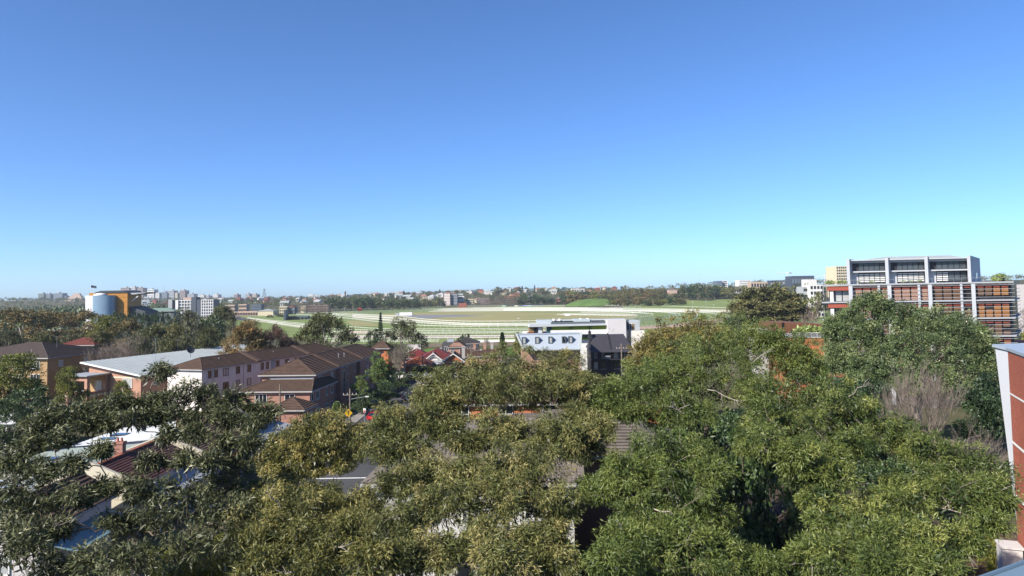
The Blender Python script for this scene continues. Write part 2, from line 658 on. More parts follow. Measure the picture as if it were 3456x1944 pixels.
def trunk_mb(lobes, h0, r0, rr):
    tb = MB()
    top = Vector((rr.uniform(-.3, .3), rr.uniform(-.3, .3), h0))
    tp = wob((0, 0, -0.6), top, 4, 0.04, rr)
    tb.tube(tp, [r0, r0 * .9, r0 * .8, r0 * .7, r0 * .6], 6)
    for l in lobes:
        c = Vector(l[:3])
        tb.tube(wob(tp[rr.randint(2, 4)], c, 3, 0.10, rr), [r0 * .42, r0 * .3, r0 * .2, r0 * .1], 5, cap=False)
    return tb

PROTO = {}
def norm(key):
    """bring a prototype to crown radius 5 m and height 10 m"""
    cm, tm = PROTO[key]
    n = len(cm.vertices)
    a = np.empty(n * 3, np.float32)
    cm.vertices.foreach_get('co', a)
    a = a.reshape(-1, 3)
    r = np.percentile(np.hypot(a[:, 0], a[:, 1]), 97)
    z = np.percentile(a[:, 2], 99.7)
    k = np.array([5 / r, 5 / r, 10 / z], np.float32)
    for me in (cm, tm):
        n = len(me.vertices)
        a = np.empty(n * 3, np.float32)
        me.vertices.foreach_get('co', a)
        a = (a.reshape(-1, 3) * k).reshape(-1)
        me.vertices.foreach_set('co', a)
        me.update()

def proto(key, leafmat, barkmat, nlobes, lr, nsub, nleaf, rsub, ln, wd, z0=3.5, z1=9.0, r=4.0, flat=0.75, droop=0.3, h0=4.0, r0=0.22,
          seed=1, lobes=None, shell=(0.6, 1.0), up=-0.4, split=True):
    rr = random.Random(seed)
    lob = lobes or dome_lobes(nlobes, r, z0, z1, lr, flat, 0.9, rr)
    Q, T, C = crown_points(lob, nsub, nleaf, rsub, ln, wd, droop=droop, shell=shell, up=up)
    PROTO[key] = (quads_mesh('crown', Q, leafmat, T), trunk_mb(lob, h0, r0, rr).mesh('trunk', barkmat))
    norm(key)

def pine_proto(key):
    Q, T = [], []
    tb = MB().tube([(0, 0, -0.5), (0, 0, 5), (0, 0, 10)], [0.16, 0.1, 0.02], 6)
    for k in range(17):
        z = 1.2 + 8.6 * k / 16
        rad = 2.1 * (1 - (z - 0.6) / 9.9) + 0.12
        nb = 7
        for j in range(nb):
            a = 2 * math.pi * (j + 0.5 * (k % 2)) / nb + rnd.uniform(-.15, .15)
            d = np.array([math.cos(a), math.sin(a), 0.12])
            n = 60
            t = rng.random(n) ** 0.8
            pos = np.array([0, 0, z]) + d * (t * rad)[:, None] + rng.normal(size=(n, 3)) * 0.09
            dd = unit(d + rng.normal(size=(n, 3)) * 0.6 + np.array([0, 0, 0.35]))
            Q.append(leaf_quads(pos, dd, rng.uniform(.2, .42, n), rng.uniform(.07, .12, n)))
            T.append(np.clip(rng.normal(.4, .18, n), 0, 1))
            tb.tube([(0, 0, z), tuple(np.array([0, 0, z]) + d * rad)], [0.04, 0.01], 4, cap=False)
    PROTO[key] = (quads_mesh('crown', np.concatenate(Q), L_DARK, np.concatenate(T)), tb.mesh('trunk', M_BARK))

def cypress_proto(key, leafmat, rad=1.5):
    n = 5200
    z = rng.random(n) ** 0.9 * 9.6 + 0.3
    r = rad * np.sqrt(np.clip(1 - (z / 10.1) ** 1.8, 0, 1)) * (0.72 + 0.28 * rng.random(n))
    a = rng.random(n) * 2 * np.pi
    r = r * (1 + 0.18 * np.sin(a * 5 + z * 2.2))
    pos = np.stack([r * np.cos(a), r * np.sin(a), z], 1)
    d = unit(np.stack([np.cos(a), np.sin(a), np.full(n, 1.3)], 1) + rng.normal(size=(n, 3)) * .5)
    Q = leaf_quads(pos, d, rng.uniform(.35, .7, n), rng.uniform(.14, .24, n))
    t = np.clip(.45 + .25 * np.sin(a * 5 + z * 2.2) + rng.normal(0, .12, n), 0, 1)
    tb = MB().tube([(0, 0, -0.5), (0, 0, 9)], [0.2, 0.03], 6)
    PROTO[key] = (quads_mesh('crown', Q, leafmat, t), tb.mesh('trunk', M_BARK))

def bare_proto(key, seed, spread=0.55, levels=5, m=M_TWIG, stems=3, leafy=0):
    rr = random.Random(seed)
    tb = MB()
    cb = MB()
    def grow(p, d, L, r, lev):
        n = 3
        pts = [p]
        dd = d.copy()
        for i in range(n):
            dd = (dd + Vector((rr.uniform(-1, 1), rr.uniform(-1, 1), rr.uniform(-.4, .8))) * 0.16).normalized()
            pts.append(pts[-1] + dd * (L / n))
        (tb if lev <= 1 else cb).tube(pts, [r, r * .85, r * .72, r * .6], 5 if lev <= 1 else 3, cap=False)
        if lev >= levels:
            return
        k = 3 if lev < 1 else (4 if lev < levels - 1 else 5)
        for i in range(k):
            a = Vector((rr.uniform(-1, 1), rr.uniform(-1, 1), rr.uniform(-.25, .75)))
            nd = (dd + a * spread * 1.25).normalized()
            q = pts[rr.randint(1, 3)] if i else pts[-1]
            grow(q, nd, L * rr.uniform(.55, .8), max(0.008, r * rr.uniform(.42, .6)), lev + 1)
    for s in range(stems):
        a = 2 * math.pi * s / stems + rr.uniform(-.4, .4)
        d = Vector((math.cos(a) * .32, math.sin(a) * .32, 1)).normalized()
        grow(Vector((math.cos(a) * .15, math.sin(a) * .15, -0.3)), d, 3.7, 0.16, 0)
    PROTO[key] = (cb.mesh('crown', m), tb.mesh('trunk', m))

def palm_proto(key):
    tb = MB().tube([(0, 0, -.5), (.1, 0, 3), (0, 0, 6.2)], [.4, .33, .36], 8)
    Q, T = [], []
    for j in range(46):
        a = rnd.uniform(0, 2 * math.pi)
        el = rnd.uniform(-.5, 1.25)
        L = rnd.uniform(3.0, 4.2)
        pts = []
        for i in range(9):
            t = i / 8
            pts.append((math.cos(a) * math.cos(el) * L * t, math.sin(a) * math.cos(el) * L * t,
                        6.2 + math.sin(el) * L * t - 1.7 * t * t))
        pts = np.array(pts)
        tb.tube(pts.tolist(), [.04 * (1 - .09 * i) for i in range(9)], 3, cap=False)
        n = 44
        t = rng.uniform(.12, 1, n)
        i = np.minimum((t * 8).astype(int), 7)
        pos = pts[i] + (pts[i + 1] - pts[i]) * (t * 8 - i)[:, None]
        sd = np.array([-math.sin(a), math.cos(a), 0]) * np.where(rng.random(n) < .5, 1, -1)[:, None]
        d = unit(sd + unit(pts[i + 1] - pts[i]) * .7 + np.array([0, 0, -.35]))
        Q.append(leaf_quads(pos, d, rng.uniform(.45, .7, n), rng.uniform(.06, .09, n)))
        T.append(np.clip(rng.normal(.5, .2, n), 0, 1))
    PROTO[key] = (quads_mesh('fronds', np.concatenate(Q), L_MID, np.concatenate(T)), tb.mesh('trunk', M_BARK))

proto('euc', L_MID, M_BARKP, 15, 1.75, 15, 46, 0.62, 0.36, 0.13, 3.6, 8.7, 3.9, .62, .35, 3.6, .26, seed=3, shell=(.5, 1.0))
proto('euc2', L_BROWN, M_BARKP, 13, 1.75, 15, 46, 0.60, 0.36, 0.13, 4.2, 8.8, 4.0, .6, .4, 3.8, .26, seed=5, shell=(.5, 1.0))
proto('grey', L_SILV, M_BARKP, 13, 1.7, 14, 44, 0.62, 0.36, 0.12, 3.4, 8.9, 3.7, .8, .3, 3.4, .26, seed=6)
proto('round', L_DARK, M_BARK, 22, 1.6, 13, 46, 0.60, 0.34, 0.20, 2.0, 8.9, 4.1, .85, .1, 3.0, .26, seed=8)
L_FIG = mat_leaf('leaf_fig', (0.052, 0.060, 0.020), (0.110, 0.116, 0.042), (0.20, 0.165, 0.068), 0.55, 0.35, 0.18, 0.05)
proto('fig', L_FIG, M_BARK, 95, 1.2, 13, 36, 0.42, 0.26, 0.15, 0.6, 8.8, 4.2, .85, .1, 2.6, .35, seed=9)
proto('olive', L_YEL, M_BARK, 22, 1.5, 14, 48, 0.52, 0.30, 0.13, 2.2, 8.9, 4.0, .75, .25, 3.0, .24, seed=10)
proto('casu', L_BROWN, M_BARK, 22, 1.4, 14, 46, 0.55, 0.50, 0.09, 2.0, 9.0, 4.0, .9, .2, 3.4, .22, seed=12)
proto('red', L_REDDY, M_BARK, 18, 1.5, 12, 40, 0.55, 0.40, 0.10, 2.4, 8.8, 4.0, .8, .2, 3.2, .22, seed=13)
proto('bright', L_SPRING, M_BARK, 16, 1.5, 14, 50, 0.5, 0.36, 0.15, 1.8, 8.8, 3.4, 1.0, -.5, 3.2, .22, seed=14)
pine_proto('pine')
cypress_proto('cypress', L_DARK)
cypress_proto('cypress_light', L_SPRING, 2.3)
bare_proto('bare', 21)
bare_proto('bare2', 23, .7, 5, M_TWIG, 4)
palm_proto('palm')
for k_ in ('pine', 'cypress', 'cypress_light', 'bare', 'bare2', 'palm'):
    norm(k_)
# far versions: fewer, larger sprays
proto('f_dark', L_DARK, M_BARK, 14, 1.9, 8, 9, .75, 0.95, 0.55, 2.2, 8.7, 4.0, .8, .05, 3, .3, seed=31)
proto('f_mid', L_MID, M_BARK, 13, 1.9, 8, 9, .75, 0.95, 0.50, 2.6, 8.7, 4.0, .75, .1, 3, .3, seed=32)
proto('f_brown', L_BROWN, M_BARK, 13, 1.9, 8, 9, .75, 0.95, 0.50, 2.6, 8.7, 4.0, .75, .1, 3, .3, seed=33)
proto('f_olive', L_YEL, M_BARK, 12, 1.9, 8, 9, .75, 0.95, 0.50, 2.4, 8.7, 3.8, .8, .1, 3, .3, seed=34)
proto('f_twig', L_TWIGGY, M_TWIG, 12, 1.8, 8, 9, .8, 0.9, 0.10, 2.6, 8.8, 3.8, .9, -.6, 3.4, .25, seed=35)

def tree(key, px, ytop, D, rpx, label, group, name='tree', base=None, rz=None, cat='tree', xy=None, h=None, r=None):
    """a tree whose top is seen at (px,ytop) D metres away; rpx = half width in the picture"""
    if xy is None:
        t = P(px, ytop, D)
        b = terr(t.x, t.y) if base is None else base
        h = t.z - b
        r = rpx * D / FPX
        loc = (t.x, t.y, b)
    else:
        loc = (xy[0], xy[1], terr(*xy) if base is None else base)
    root = empty(name, loc, rnd.uniform(0, 6.28) if rz is None else rz, label, cat, group)
    cm, tm = PROTO[key]
    root.scale = (r / 5.0, r / 5.0, h / 10.0)
    c = link('crown', cm, root)
    c['kind'] = 'stuff'
    link('trunk', tm, root)
    return root
# ------------------------------------------------------------------ ground
def struct(o):
    o['kind'] = 'structure'
    return o

def ground():
    ys = [-60, 0, 40, 80, 120, 160, 200, 260, 330, 420, 520, 640, 760, 860, 930, 1000, 1070, 1140, 1210, 1280, 1350, 1420, 1500,
          1600, 1700, 1800, 1900, 2000, 2100, 2200, 2350, 2600, 3000, 3600, 4500, 6000, 9000, 13000]
    ts = np.linspace(-1.3, 1.3, 79)
    V, F = [], []
    for y in ys:
        w = max(y, 120)
        for t in ts:
            x = t * w
            V.append((x, y, terr(x, y)))
    n = len(ts)
    for i in range(len(ys) - 1):
        for j in range(n - 1):
            a = i * n + j
            F.append((a, a + 1, a + n + 1, a + n))
    me = bpy.data.meshes.new('ground')
    me.from_pydata(V, [], F)
    me.materials.append(M_GROUND)
    me.polygons.foreach_set('use_smooth', [True] * len(F))
    o = link('ground', me)
    return struct(o)

def mat_ground():
    m = bpy.data.materials.new('earth_and_grass')
    nt, b = nodes_of(m)
    L = nt.links.new
    tc = nt.nodes.new('ShaderNodeTexCoord')
    n1 = nt.nodes.new('ShaderNodeTexNoise')
    n1.inputs['Scale'].default_value = 0.05
    n1.inputs['Detail'].default_value = 8
    n1.inputs['Roughness'].default_value = 0.7
    L(tc.outputs['Object'], n1.inputs['Vector'])
    rp = nt.nodes.new('ShaderNodeValToRGB')
    e = rp.color_ramp.elements
    e[0].position = 0.35
    e[0].color = (0.045, 0.055, 0.022, 1)
    e[1].position = 0.65
    e[1].color = (0.095, 0.080, 0.050, 1)
    L(n1.outputs['Fac'], rp.inputs[0])
    L(rp.outputs[0], b.inputs['Base Color'])
    b.inputs['Roughness'].default_value = 0.95
    b.inputs['Specular IOR Level'].default_value = 0.1
    return m

def mat_turf(name, c1, c2, scale=0.02, c3=None):
    m = bpy.data.materials.new(name)
    nt, b = nodes_of(m)
    L = nt.links.new
    tc = nt.nodes.new('ShaderNodeTexCoord')
    mp = nt.nodes.new('ShaderNodeMapping')
    mp.inputs['Scale'].default_value = (1, 3.0, 1)
    L(tc.outputs['Object'], mp.inputs[0])
    n1 = nt.nodes.new('ShaderNodeTexNoise')
    n1.inputs['Scale'].default_value = scale
    n1.inputs['Detail'].default_value = 7
    n1.inputs['Roughness'].default_value = 0.62
    L(mp.outputs[0], n1.inputs['Vector'])
    rp = nt.nodes.new('ShaderNodeValToRGB')
    e = rp.color_ramp.elements
    e[0].position = 0.38
    e[0].color = (*c1, 1)
    e[1].position = 0.62
    e[1].color = (*c2, 1)
    L(n1.outputs['Fac'], rp.inputs[0])
    L(rp.outputs[0], b.inputs['Base Color'])
    b.inputs['Roughness'].default_value = 0.95
    b.inputs['Specular IOR Level'].default_value = 0.1
    return m

M_GROUND = mat_ground()
M_TURF = mat_turf('track_turf', (0.110, 0.152, 0.045), (0.160, 0.190, 0.072))
M_INF = mat_turf('infield_dry_grass', (0.175, 0.175, 0.07), (0.25, 0.225, 0.115), 0.015)
M_SAND = mat_turf('sand_track', (0.25, 0.21, 0.175), (0.33, 0.285, 0.24), 0.03)
M_SANDW = mat_turf('pale_track', (0.27, 0.275, 0.18), (0.38, 0.37, 0.27), 0.03)
M_PINK = mat_turf('pink_dirt', (0.25, 0.175, 0.13), (0.32, 0.23, 0.175), 0.03)
M_ASPH = mat('asphalt', (0.060, 0.060, 0.064), 0.9, 0.2, 0.15, 0.2, 20)
M_PAD = mat('worn_asphalt', (0.19, 0.19, 0.20), 0.9, 0.12, 0.03)
M_PAVE = mat('footpath_concrete', (0.27, 0.25, 0.23), 0.9, 0.2, 0.3, 0.2, 10)
M_LAWN = mat_turf('lawn', (0.06, 0.115, 0.02), (0.09, 0.15, 0.03), 0.2)
ground()

def sheet(name, pts, z, m, px=True):
    vs = []
    for p in pts:
        if px:
            g = G(p[0], p[1], 0)
            vs.append((g.x, g.y, z))
        else:
            vs.append((p[0], p[1], z))
    me = bpy.data.meshes.new(name)
    me.from_pydata(vs, [], [tuple(range(len(vs)))])
    me.materials.append(m)
    me.update()
    if me.polygons[0].normal.z < 0:
        me.flip_normals()
    return struct(link(name, me))

def catmull(pts, n=8, closed=False):
    out = []
    m = len(pts)
    rngk = range(m if closed else m - 1)
    for i in rngk:
        if closed:
            p0, p1, p2, p3 = pts[(i - 1) % m], pts[i], pts[(i + 1) % m], pts[(i + 2) % m]
        else:
            p0, p1, p2, p3 = pts[max(0, i - 1)], pts[i], pts[i + 1], pts[min(m - 1, i + 2)]
        for k in range(n):
            t = k / n
            out.append(0.5 * ((2 * p1) + (p2 - p0) * t + (2 * p0 - 5 * p1 + 4 * p2 - p3) * t * t + (3 * p1 - p0 - 3 * p2 + p3) * t ** 3))
    if not closed:
        out.append(pts[-1])
    return out

# turf of the whole course
sheet('racecourse_turf', [(740, 1090), (820, 1066), (900, 1062), (1100, 1053.5), (1360, 1041.5), (1500, 1038.5), (1740, 1031), (2000, 1030.5),
                          (2240, 1032), (2440, 1040), (2900, 1052), (2900, 1130), (2300, 1158), (1800, 1160), (1180, 1161), (1000, 1140), (800, 1112)],
      0.04, M_TURF)
sheet('infield', [(1240, 1063), (1425, 1079), (1520, 1086), (1700, 1087), (1900, 1086), (2060, 1084), (2140, 1076), (2160, 1064),
                  (2050, 1057), (1700, 1052.5), (1500, 1053), (1350, 1057)], 0.08, M_INF)
sheet('parking_apron', [(1335, 1066), (1400, 1073.5), (1440, 1075), (1500, 1071), (1640, 1066), (1560, 1063), (1430, 1062.5)], 0.12, M_PAD)
sheet('dry_bank', [(1168, 1084), (1210, 1082), (1275, 1094), (1275, 1101), (1190, 1100)], 0.12, M_INF)

def band(name, a, b, z, m):
    A = catmull([G(x, y).copy() for x, y in a], 8)
    B = catmull([G(x, y).copy() for x, y in b], 8)
    n = min(len(A), len(B))
    V = [(p.x, p.y, z) for p in A[:n]] + [(p.x, p.y, z) for p in B[:n]]
    F = [(i, i + 1, n + i + 1, n + i) for i in range(n - 1)]
    me = bpy.data.meshes.new(name)
    me.from_pydata(V, [], F)
    me.materials.append(m)
    me.update()
    if me.polygons[0].normal.z < 0:
        me.flip_normals()
    return struct(link(name, me))

band('sand_track', [(1120, 1131), (1440, 1132), (1800, 1130), (2000, 1128)], [(1120, 1141), (1440, 1142), (1800, 1139), (2000, 1137)], 0.10, M_SAND)
band('sand_track', [(835, 1076), (919, 1085), (985, 1095), (1047, 1101), (1120, 1106)], [(835, 1081), (919, 1092), (985, 1103), (1047, 1110), (1120, 1116)], 0.10, M_SANDW)
band('dirt_track', [(2160, 1102), (2260, 1096), (2360, 1086), (2460, 1071)], [(2160, 1112), (2260, 1106), (2360, 1097), (2460, 1082)], 0.10, M_PINK)
band('dirt_track', [(1180, 1117), (1240, 1119), (1300, 1120)], [(1180, 1125), (1240, 1126), (1300, 1127)], 0.10, M_PINK)
band('far_track', [(1500, 1040.5), (1740, 1036), (2000, 1038.5), (2240, 1042), (2460, 1050)], [(1440, 1053), (1700, 1051), (2000, 1051.5), (2200, 1052), (2460, 1057)], 0.10, M_SANDW)
band('inner_track', [(1330, 1071), (1440, 1081), (1560, 1089), (1700, 1090), (1840, 1089)], [(1330, 1080), (1440, 1090), (1560, 1098), (1700, 1099), (1840, 1098)], 0.10, M_SANDW)
band('inner_track', [(1190, 1060), (1290, 1063), (1335, 1066)], [(1190, 1074), (1290, 1084), (1335, 1089)], 0.105, M_SANDW)
band('inner_track', [(1900, 1057), (2000, 1054.5), (2080, 1056), (2150, 1061)], [(1900, 1064), (2000, 1066), (2080, 1067), (2150, 1068)], 0.12, M_SANDW)
band('dirt_track', [(790, 1064), (815, 1071), (850, 1078)], [(770, 1068), (795, 1079), (850, 1083)], 0.11, M_ASPH)

# running rails
def rail(name, pts, label, group, spacing=4.0, hgt=1.15, w=0.24, m=M_RAIL, closed=False, panel=False, post=0.09):
    base = [G(x, y) for x, y in pts]
    path = catmull(base, 10, closed)
    if closed:
        path.append(path[0])
    o0 = path[0].copy()
    root = empty(name, o0, 0, label, 'rail', group)
    rb = MB()
    for a, b in zip(path[:-1], path[1:]):
        p, q = a - o0, b - o0
        if panel:
            rb.bar(p + Vector((0, 0, hgt * .55)), q + Vector((0, 0, hgt * .55)), 0.08, hgt * .8)
        else:
            rb.bar(p + Vector((0, 0, hgt)), q + Vector((0, 0, hgt)), w, w)
    rb.build('top_rail', m, root)
    pb = MB()
    acc = 0.0
    for a, b in zip(path[:-1], path[1:]):
        L = (b - a).length
        d = (b - a).normalized()
        side = Vector((d.y, -d.x, 0))
        while acc < L:
            p = a + d * acc - o0
            pb.bar(p + side * 0.25, p + side * 0.25 + Vector((0, 0, hgt * .7)), post, post)
            pb.bar(p + side * 0.25 + Vector((0, 0, hgt * .7)), p + Vector((0, 0, hgt)), post, post)
            acc += spacing
        acc -= L
    if pb.v:
        po = pb.build('rail_posts', m, root)
        po['kind'] = 'stuff'
    return root

RL = 'white running rail on slim posts following the grass track of the racecourse'
RG = 'white running rails of the racecourse'
rail('boundary_fence', [(1120, 1159), (1190, 1158.5), (1430, 1158.5), (1480, 1158)], 'open white post and rail fence along the near edge of the racecourse', None, 4.0, 1.5, 0.16)
rail('boundary_fence', [(1120, 1158), (1190, 1157), (1430, 1157.5), (1480, 1157)], 'low white middle rail beside the open racecourse edge fence', None, 8.0, 0.8, 0.14)
rail('boundary_fence', [(1590, 1158), (1700, 1157), (1800, 1156.5), (1960, 1156)], 'solid white panel fence along the near edge of the racecourse', None, 4.0, 1.5, 0.16, panel=True)
RAILS = [
    [(1100, 1150), (1180, 1149.5), (1440, 1148.5), (1800, 1146.5), (2000, 1145)],
    [(1100, 1142), (1206, 1142), (1440, 1142), (1800, 1139), (2000, 1137)],
    [(1060, 1127), (1200, 1131), (1440, 1132), (1800, 1130), (2000, 1128)],
    [(1060, 1122), (1200, 1126), (1440, 1128), (1800, 1125.5), (2000, 1123)],
    [(905, 1092), (985, 1103), (1047, 1110), (1200, 1119), (1440, 1122), (1790, 1119), (2000, 1117), (2172, 1110), (2300, 1101), (2400, 1091), (2480, 1080)],
    [(835, 1075), (900, 1083), (993, 1093), (1100, 1103), (1200, 1109), (1270, 1114), (1440, 1116.5), (1790, 1114), (2000, 1110), (2172, 1103), (2300, 1093), (2400, 1082), (2480, 1070)],
    [(1000, 1064), (1100, 1070), (1177, 1078), (1280, 1091), (1406, 1102), (1500, 1106), (1640, 1106.5), (1900, 1103), (2060, 1101), (2174, 1094), (2300, 1083), (2390, 1073), (2420, 1066), (2400, 1061), (2330, 1057), (2200, 1052), (2000, 1048)],
    [(1100, 1063), (1200, 1074), (1330, 1086), (1440, 1096), (1560, 1101), (1700, 1102), (1900, 1099), (2050, 1095), (2164, 1087), (2260, 1078), (2339, 1070), (2354, 1064), (2330, 1059.5), (2250, 1054), (2100, 1050), (1900, 1047), (1700, 1046)],
    [(1100, 1060), (1200, 1069), (1330, 1078), (1440, 1089), (1560, 1096), (1700, 1097), (1900, 1094), (2050, 1090), (2133, 1085), (2215, 1078), (2280, 1070), (2296, 1064), (2270, 1058.5), (2195, 1054), (2050, 1050), (1900, 1048.5), (1700, 1048)],
    [(1120, 1061), (1200, 1064.5), (1290, 1067), (1350, 1070.5), (1425, 1080), (1518, 1087), (1640, 1089), (1900, 1087), (2050, 1086), (2133, 1082), (2215, 1074), (2268, 1068), (2280, 1063.5), (2250, 1058.5), (2180, 1054.5), (2050, 1051.5), (1900, 1050), (1700, 1050)],
    [(1880, 1064.5), (1990, 1066), (2080, 1068), (2150, 1067), (2184, 1064), (2160, 1060), (2060, 1056.5), (1960, 1057)],
    [(1500, 1053), (1620, 1051.5), (1800, 1051.5), (2000, 1053), (2130, 1057), (2205, 1064), (2150, 1073), (2080, 1080), (1990, 1084), (1900, 1085)],
    [(1040, 1058), (1200, 1053.5), (1360, 1047), (1500, 1043), (1740, 1039), (2000, 1041), (2240, 1045), (2480, 1052)],
    [(1000, 1060), (1200, 1056), (1360, 1050), (1500, 1046), (1740, 1042), (2000, 1043.5), (2240, 1048), (2480, 1055)],
    [(1200, 1058.5), (1360, 1052.5), (1500, 1048.5), (1740, 1044.5), (2000, 1045.5), (2240, 1050), (2480, 1058)],
    [(1120, 1063), (1250, 1060), (1400, 1054), (1540, 1049.5), (1740, 1046.5)],
    [(1560, 1035.5), (1740, 1033.5), (1900, 1033), (2030, 1033), (2130, 1034), (2160, 1037.5), (2060, 1039.5)],
    [(2040, 1033), (2180, 1033.5), (2330, 1038), (2480, 1043)],
    [(835, 1077), (900, 1086), (985, 1097), (1060, 1104)],
    [(840, 1071.5), (880, 1068.5), (940, 1067)],
    [(2390, 1102), (2440, 1096), (2500, 1088)],
]
for i, r_ in enumerate(RAILS):
    D0 = 22 * FPX / (r_[len(r_) // 2][1] - 992)
    rail('running_rail', r_, RL, RG, spacing=4.2 if D0 < 480 else 6.0, hgt=1.2, w=0.15 if D0 < 480 else 0.22, post=0.08 if D0 < 480 else 0.12)
rail('perimeter_fence', [(800, 1068), (860, 1063.5), (980, 1059), (1120, 1053.5), (1360, 1042.5), (1500, 1039.5)],
     'long pale mesh fence along the far edge of the racecourse', None, 5.0, 2.0, 0.16, m=mat('pale_green_steel', (0.40, 0.50, 0.44), .6, .05), post=0.14)

# grass mound and slopes
def mound(name, cx, cy, rx, ry, h, m, pw=1.6):
    V, F = [], []
    N, K = 48, 10
    for k in range(K + 1):
        t = k / K
        for j in range(N):
            a = 2 * math.pi * j / N
            q = 1 - t
            jit = 1 + 0.05 * math.sin(3 * a + cx) + 0.03 * math.sin(7 * a)
            x, y = cx + rx * q * jit * math.cos(a), cy + ry * q * jit * math.sin(a)
            V.append((x, y, terr(x, y) - 0.4 + h * (1 - q ** 2.6)))
    for k in range(K):
        for j in range(N):
            F.append((k * N + j, k * N + (j + 1) % N, (k + 1) * N + (j + 1) % N, (k + 1) * N + j))
    me = bpy.data.meshes.new(name)
    me.from_pydata(V, [], F)
    me.materials.append(m)
    me.polygons.foreach_set('use_smooth', [True] * len(F))
    return struct(link(name, me))
c0 = P(2003, 1032, 1180)
mound('grass_hill', c0.x, 1180, 46, 60, 10.8, mat_turf('mound_grass', (0.055, 0.105, 0.026), (0.095, 0.145, 0.042), 0.05))
gs = sheet('grass_slope', [(2290, 1041), (2360, 1030), (2480, 1030), (2700, 1040), (2700, 1050), (2480, 1049)], 0.06, M_INF)
M_SLOPE = mat_turf('park_grass', (0.11, 0.16, 0.045), (0.17, 0.195, 0.075), 0.02)
def park_grass():
    V, F = [], []
    nx, ny = 40, 16
    for i in range(ny + 1):
        y = 850 + (1180 - 850) * i / ny
        for j in range(nx + 1):
            t = 0.150 + (0.42 - 0.150) * j / nx
            x = t * y
            V.append((x, y, terr(x, y) + 0.15))
    for i in range(ny):
        for j in range(nx):
            a = i * (nx + 1) + j
            F.append((a, a + 1, a + nx + 2, a + nx + 1))
    me = bpy.data.meshes.new('park_lawn')
    me.from_pydata(V, [], F)
    me.materials.append(M_SLOPE)
    me.polygons.foreach_set('use_smooth', [True] * len(F))
    struct(link('park_lawn', me))
park_grass()

# streets
sheet('road', [(-27.5, 84), (-17.5, 84), (-17.5, 330), (-27.5, 330)], 0.02, M_ASPH, px=False)
sheet('road', [(-90, 79), (30, 79), (30, 89), (-90, 89)], 0.024, M_ASPH, px=False)
def kerbed(name, x0, x1, y0, y1, m=M_PAVE, h=0.13):
    return struct(MB().box(x0, x1, y0, y1, -0.2, h).build(name, m))
kerbed('footpath', -30.2, -27.5, 89.05, 330)
kerbed('footpath', -17.5, -15.0, 89.05, 330)
kerbed('footpath', -90, -27.55, 76.2, 79)
kerbed('footpath', -17.45, 30, 76.2, 79)
kerbed('road_median', -27.4, -20, 72, 76, mat_brick('brick_paving', (0.30, 0.15, 0.09), (0.24, 0.11, 0.07), (0.2, 0.15, 0.1), .23, .11, vertical=False), 0.14)
M_LINE = mat('road_paint', (0.75, 0.75, 0.72), 0.7, 0.1)
for y in range(95, 200, 9):
    sheet('road_marking', [(-22.55, y), (-22.4, y), (-22.4, y + 3.5), (-22.55, y + 3.5)], 0.03, M_LINE, px=False)
sheet('road_marking', [(-25.2, 92), (-25.05, 92), (-25.05, 128), (-25.2, 128)], 0.03, M_LINE, px=False)
sheet('road_marking', [(-27, 89.6), (-18, 89.6), (-18, 90), (-27, 90)], 0.03, M_LINE, px=False)
# sunlit concrete drive between the trees
_a = [G(2870, 1500), G(2895, 1570), G(2930, 1650), G(2990, 1690), G(3060, 1690), G(3010, 1620), G(2960, 1560), G(2930, 1500)]
sheet('concrete_drive', [(p.x, p.y) for p in _a], 0.03, mat('pale_drive', (0.46, 0.46, 0.47), .8, .12, .3), px=False)
# ------------------------------------------------------------------ building helpers
_wc = {}
_rot = {'f': 0.0, 'r': R(90), 'l': R(-90), 'b': R(180)}
def win(root, x, y, z, w, h, face='f', frame=None, glass=None, bars=1, hbar=False, sill=True, name='window', fw=0.07):
    """window part at (x,y,z)=centre on the wall surface; pane, frame and sill stand out from the wall"""
    frame = frame or M_WHITE
    if glass is None:
        glass = M_CURT if rnd.random() < 0.28 else M_GLASS
    k = (round(w, 2), round(h, 2), frame.name, glass.name, bars, hbar, sill, fw)
    if k not in _wc:
        a = MB().box(-w / 2, w / 2, -0.03, 0.02, -h / 2, h / 2).mesh('window', glass)
        f = MB()
        f.box(-w / 2 - fw, -w / 2, -0.10, 0.03, -h / 2 - fw, h / 2 + fw)
        f.box(w / 2, w / 2 + fw, -0.10, 0.03, -h / 2 - fw, h / 2 + fw)
        f.box(-w / 2, w / 2, -0.10, 0.03, h / 2, h / 2 + fw)
        f.box(-w / 2, w / 2, -0.10, 0.03, -h / 2 - fw, -h / 2)
        for b in range(bars):
            c = -w / 2 + w * (b + 1) / (bars + 1)
            f.box(c - 0.03, c + 0.03, -0.08, -0.032, -h / 2, h / 2)
        if hbar:
            f.box(-w / 2, w / 2, -0.078, -0.034, -0.03, 0.03)
        fm = f.mesh('window_frame', frame)
        s = None
        if sill:
            s = MB().box(-w / 2 - 0.15, w / 2 + 0.15, -0.16, 0.02, -h / 2 - fw - 0.10, -h / 2 - fw - 0.003).mesh('window_sill', M_CONC)
        _wc[k] = (a, fm, s)
    a, fm, s = _wc[k]
    o = link(name, a, root, (x, y, z), (0, 0, _rot[face]))
    link('window_frame', fm, o)
    if s:
        link('window_sill', s, o)
    return o

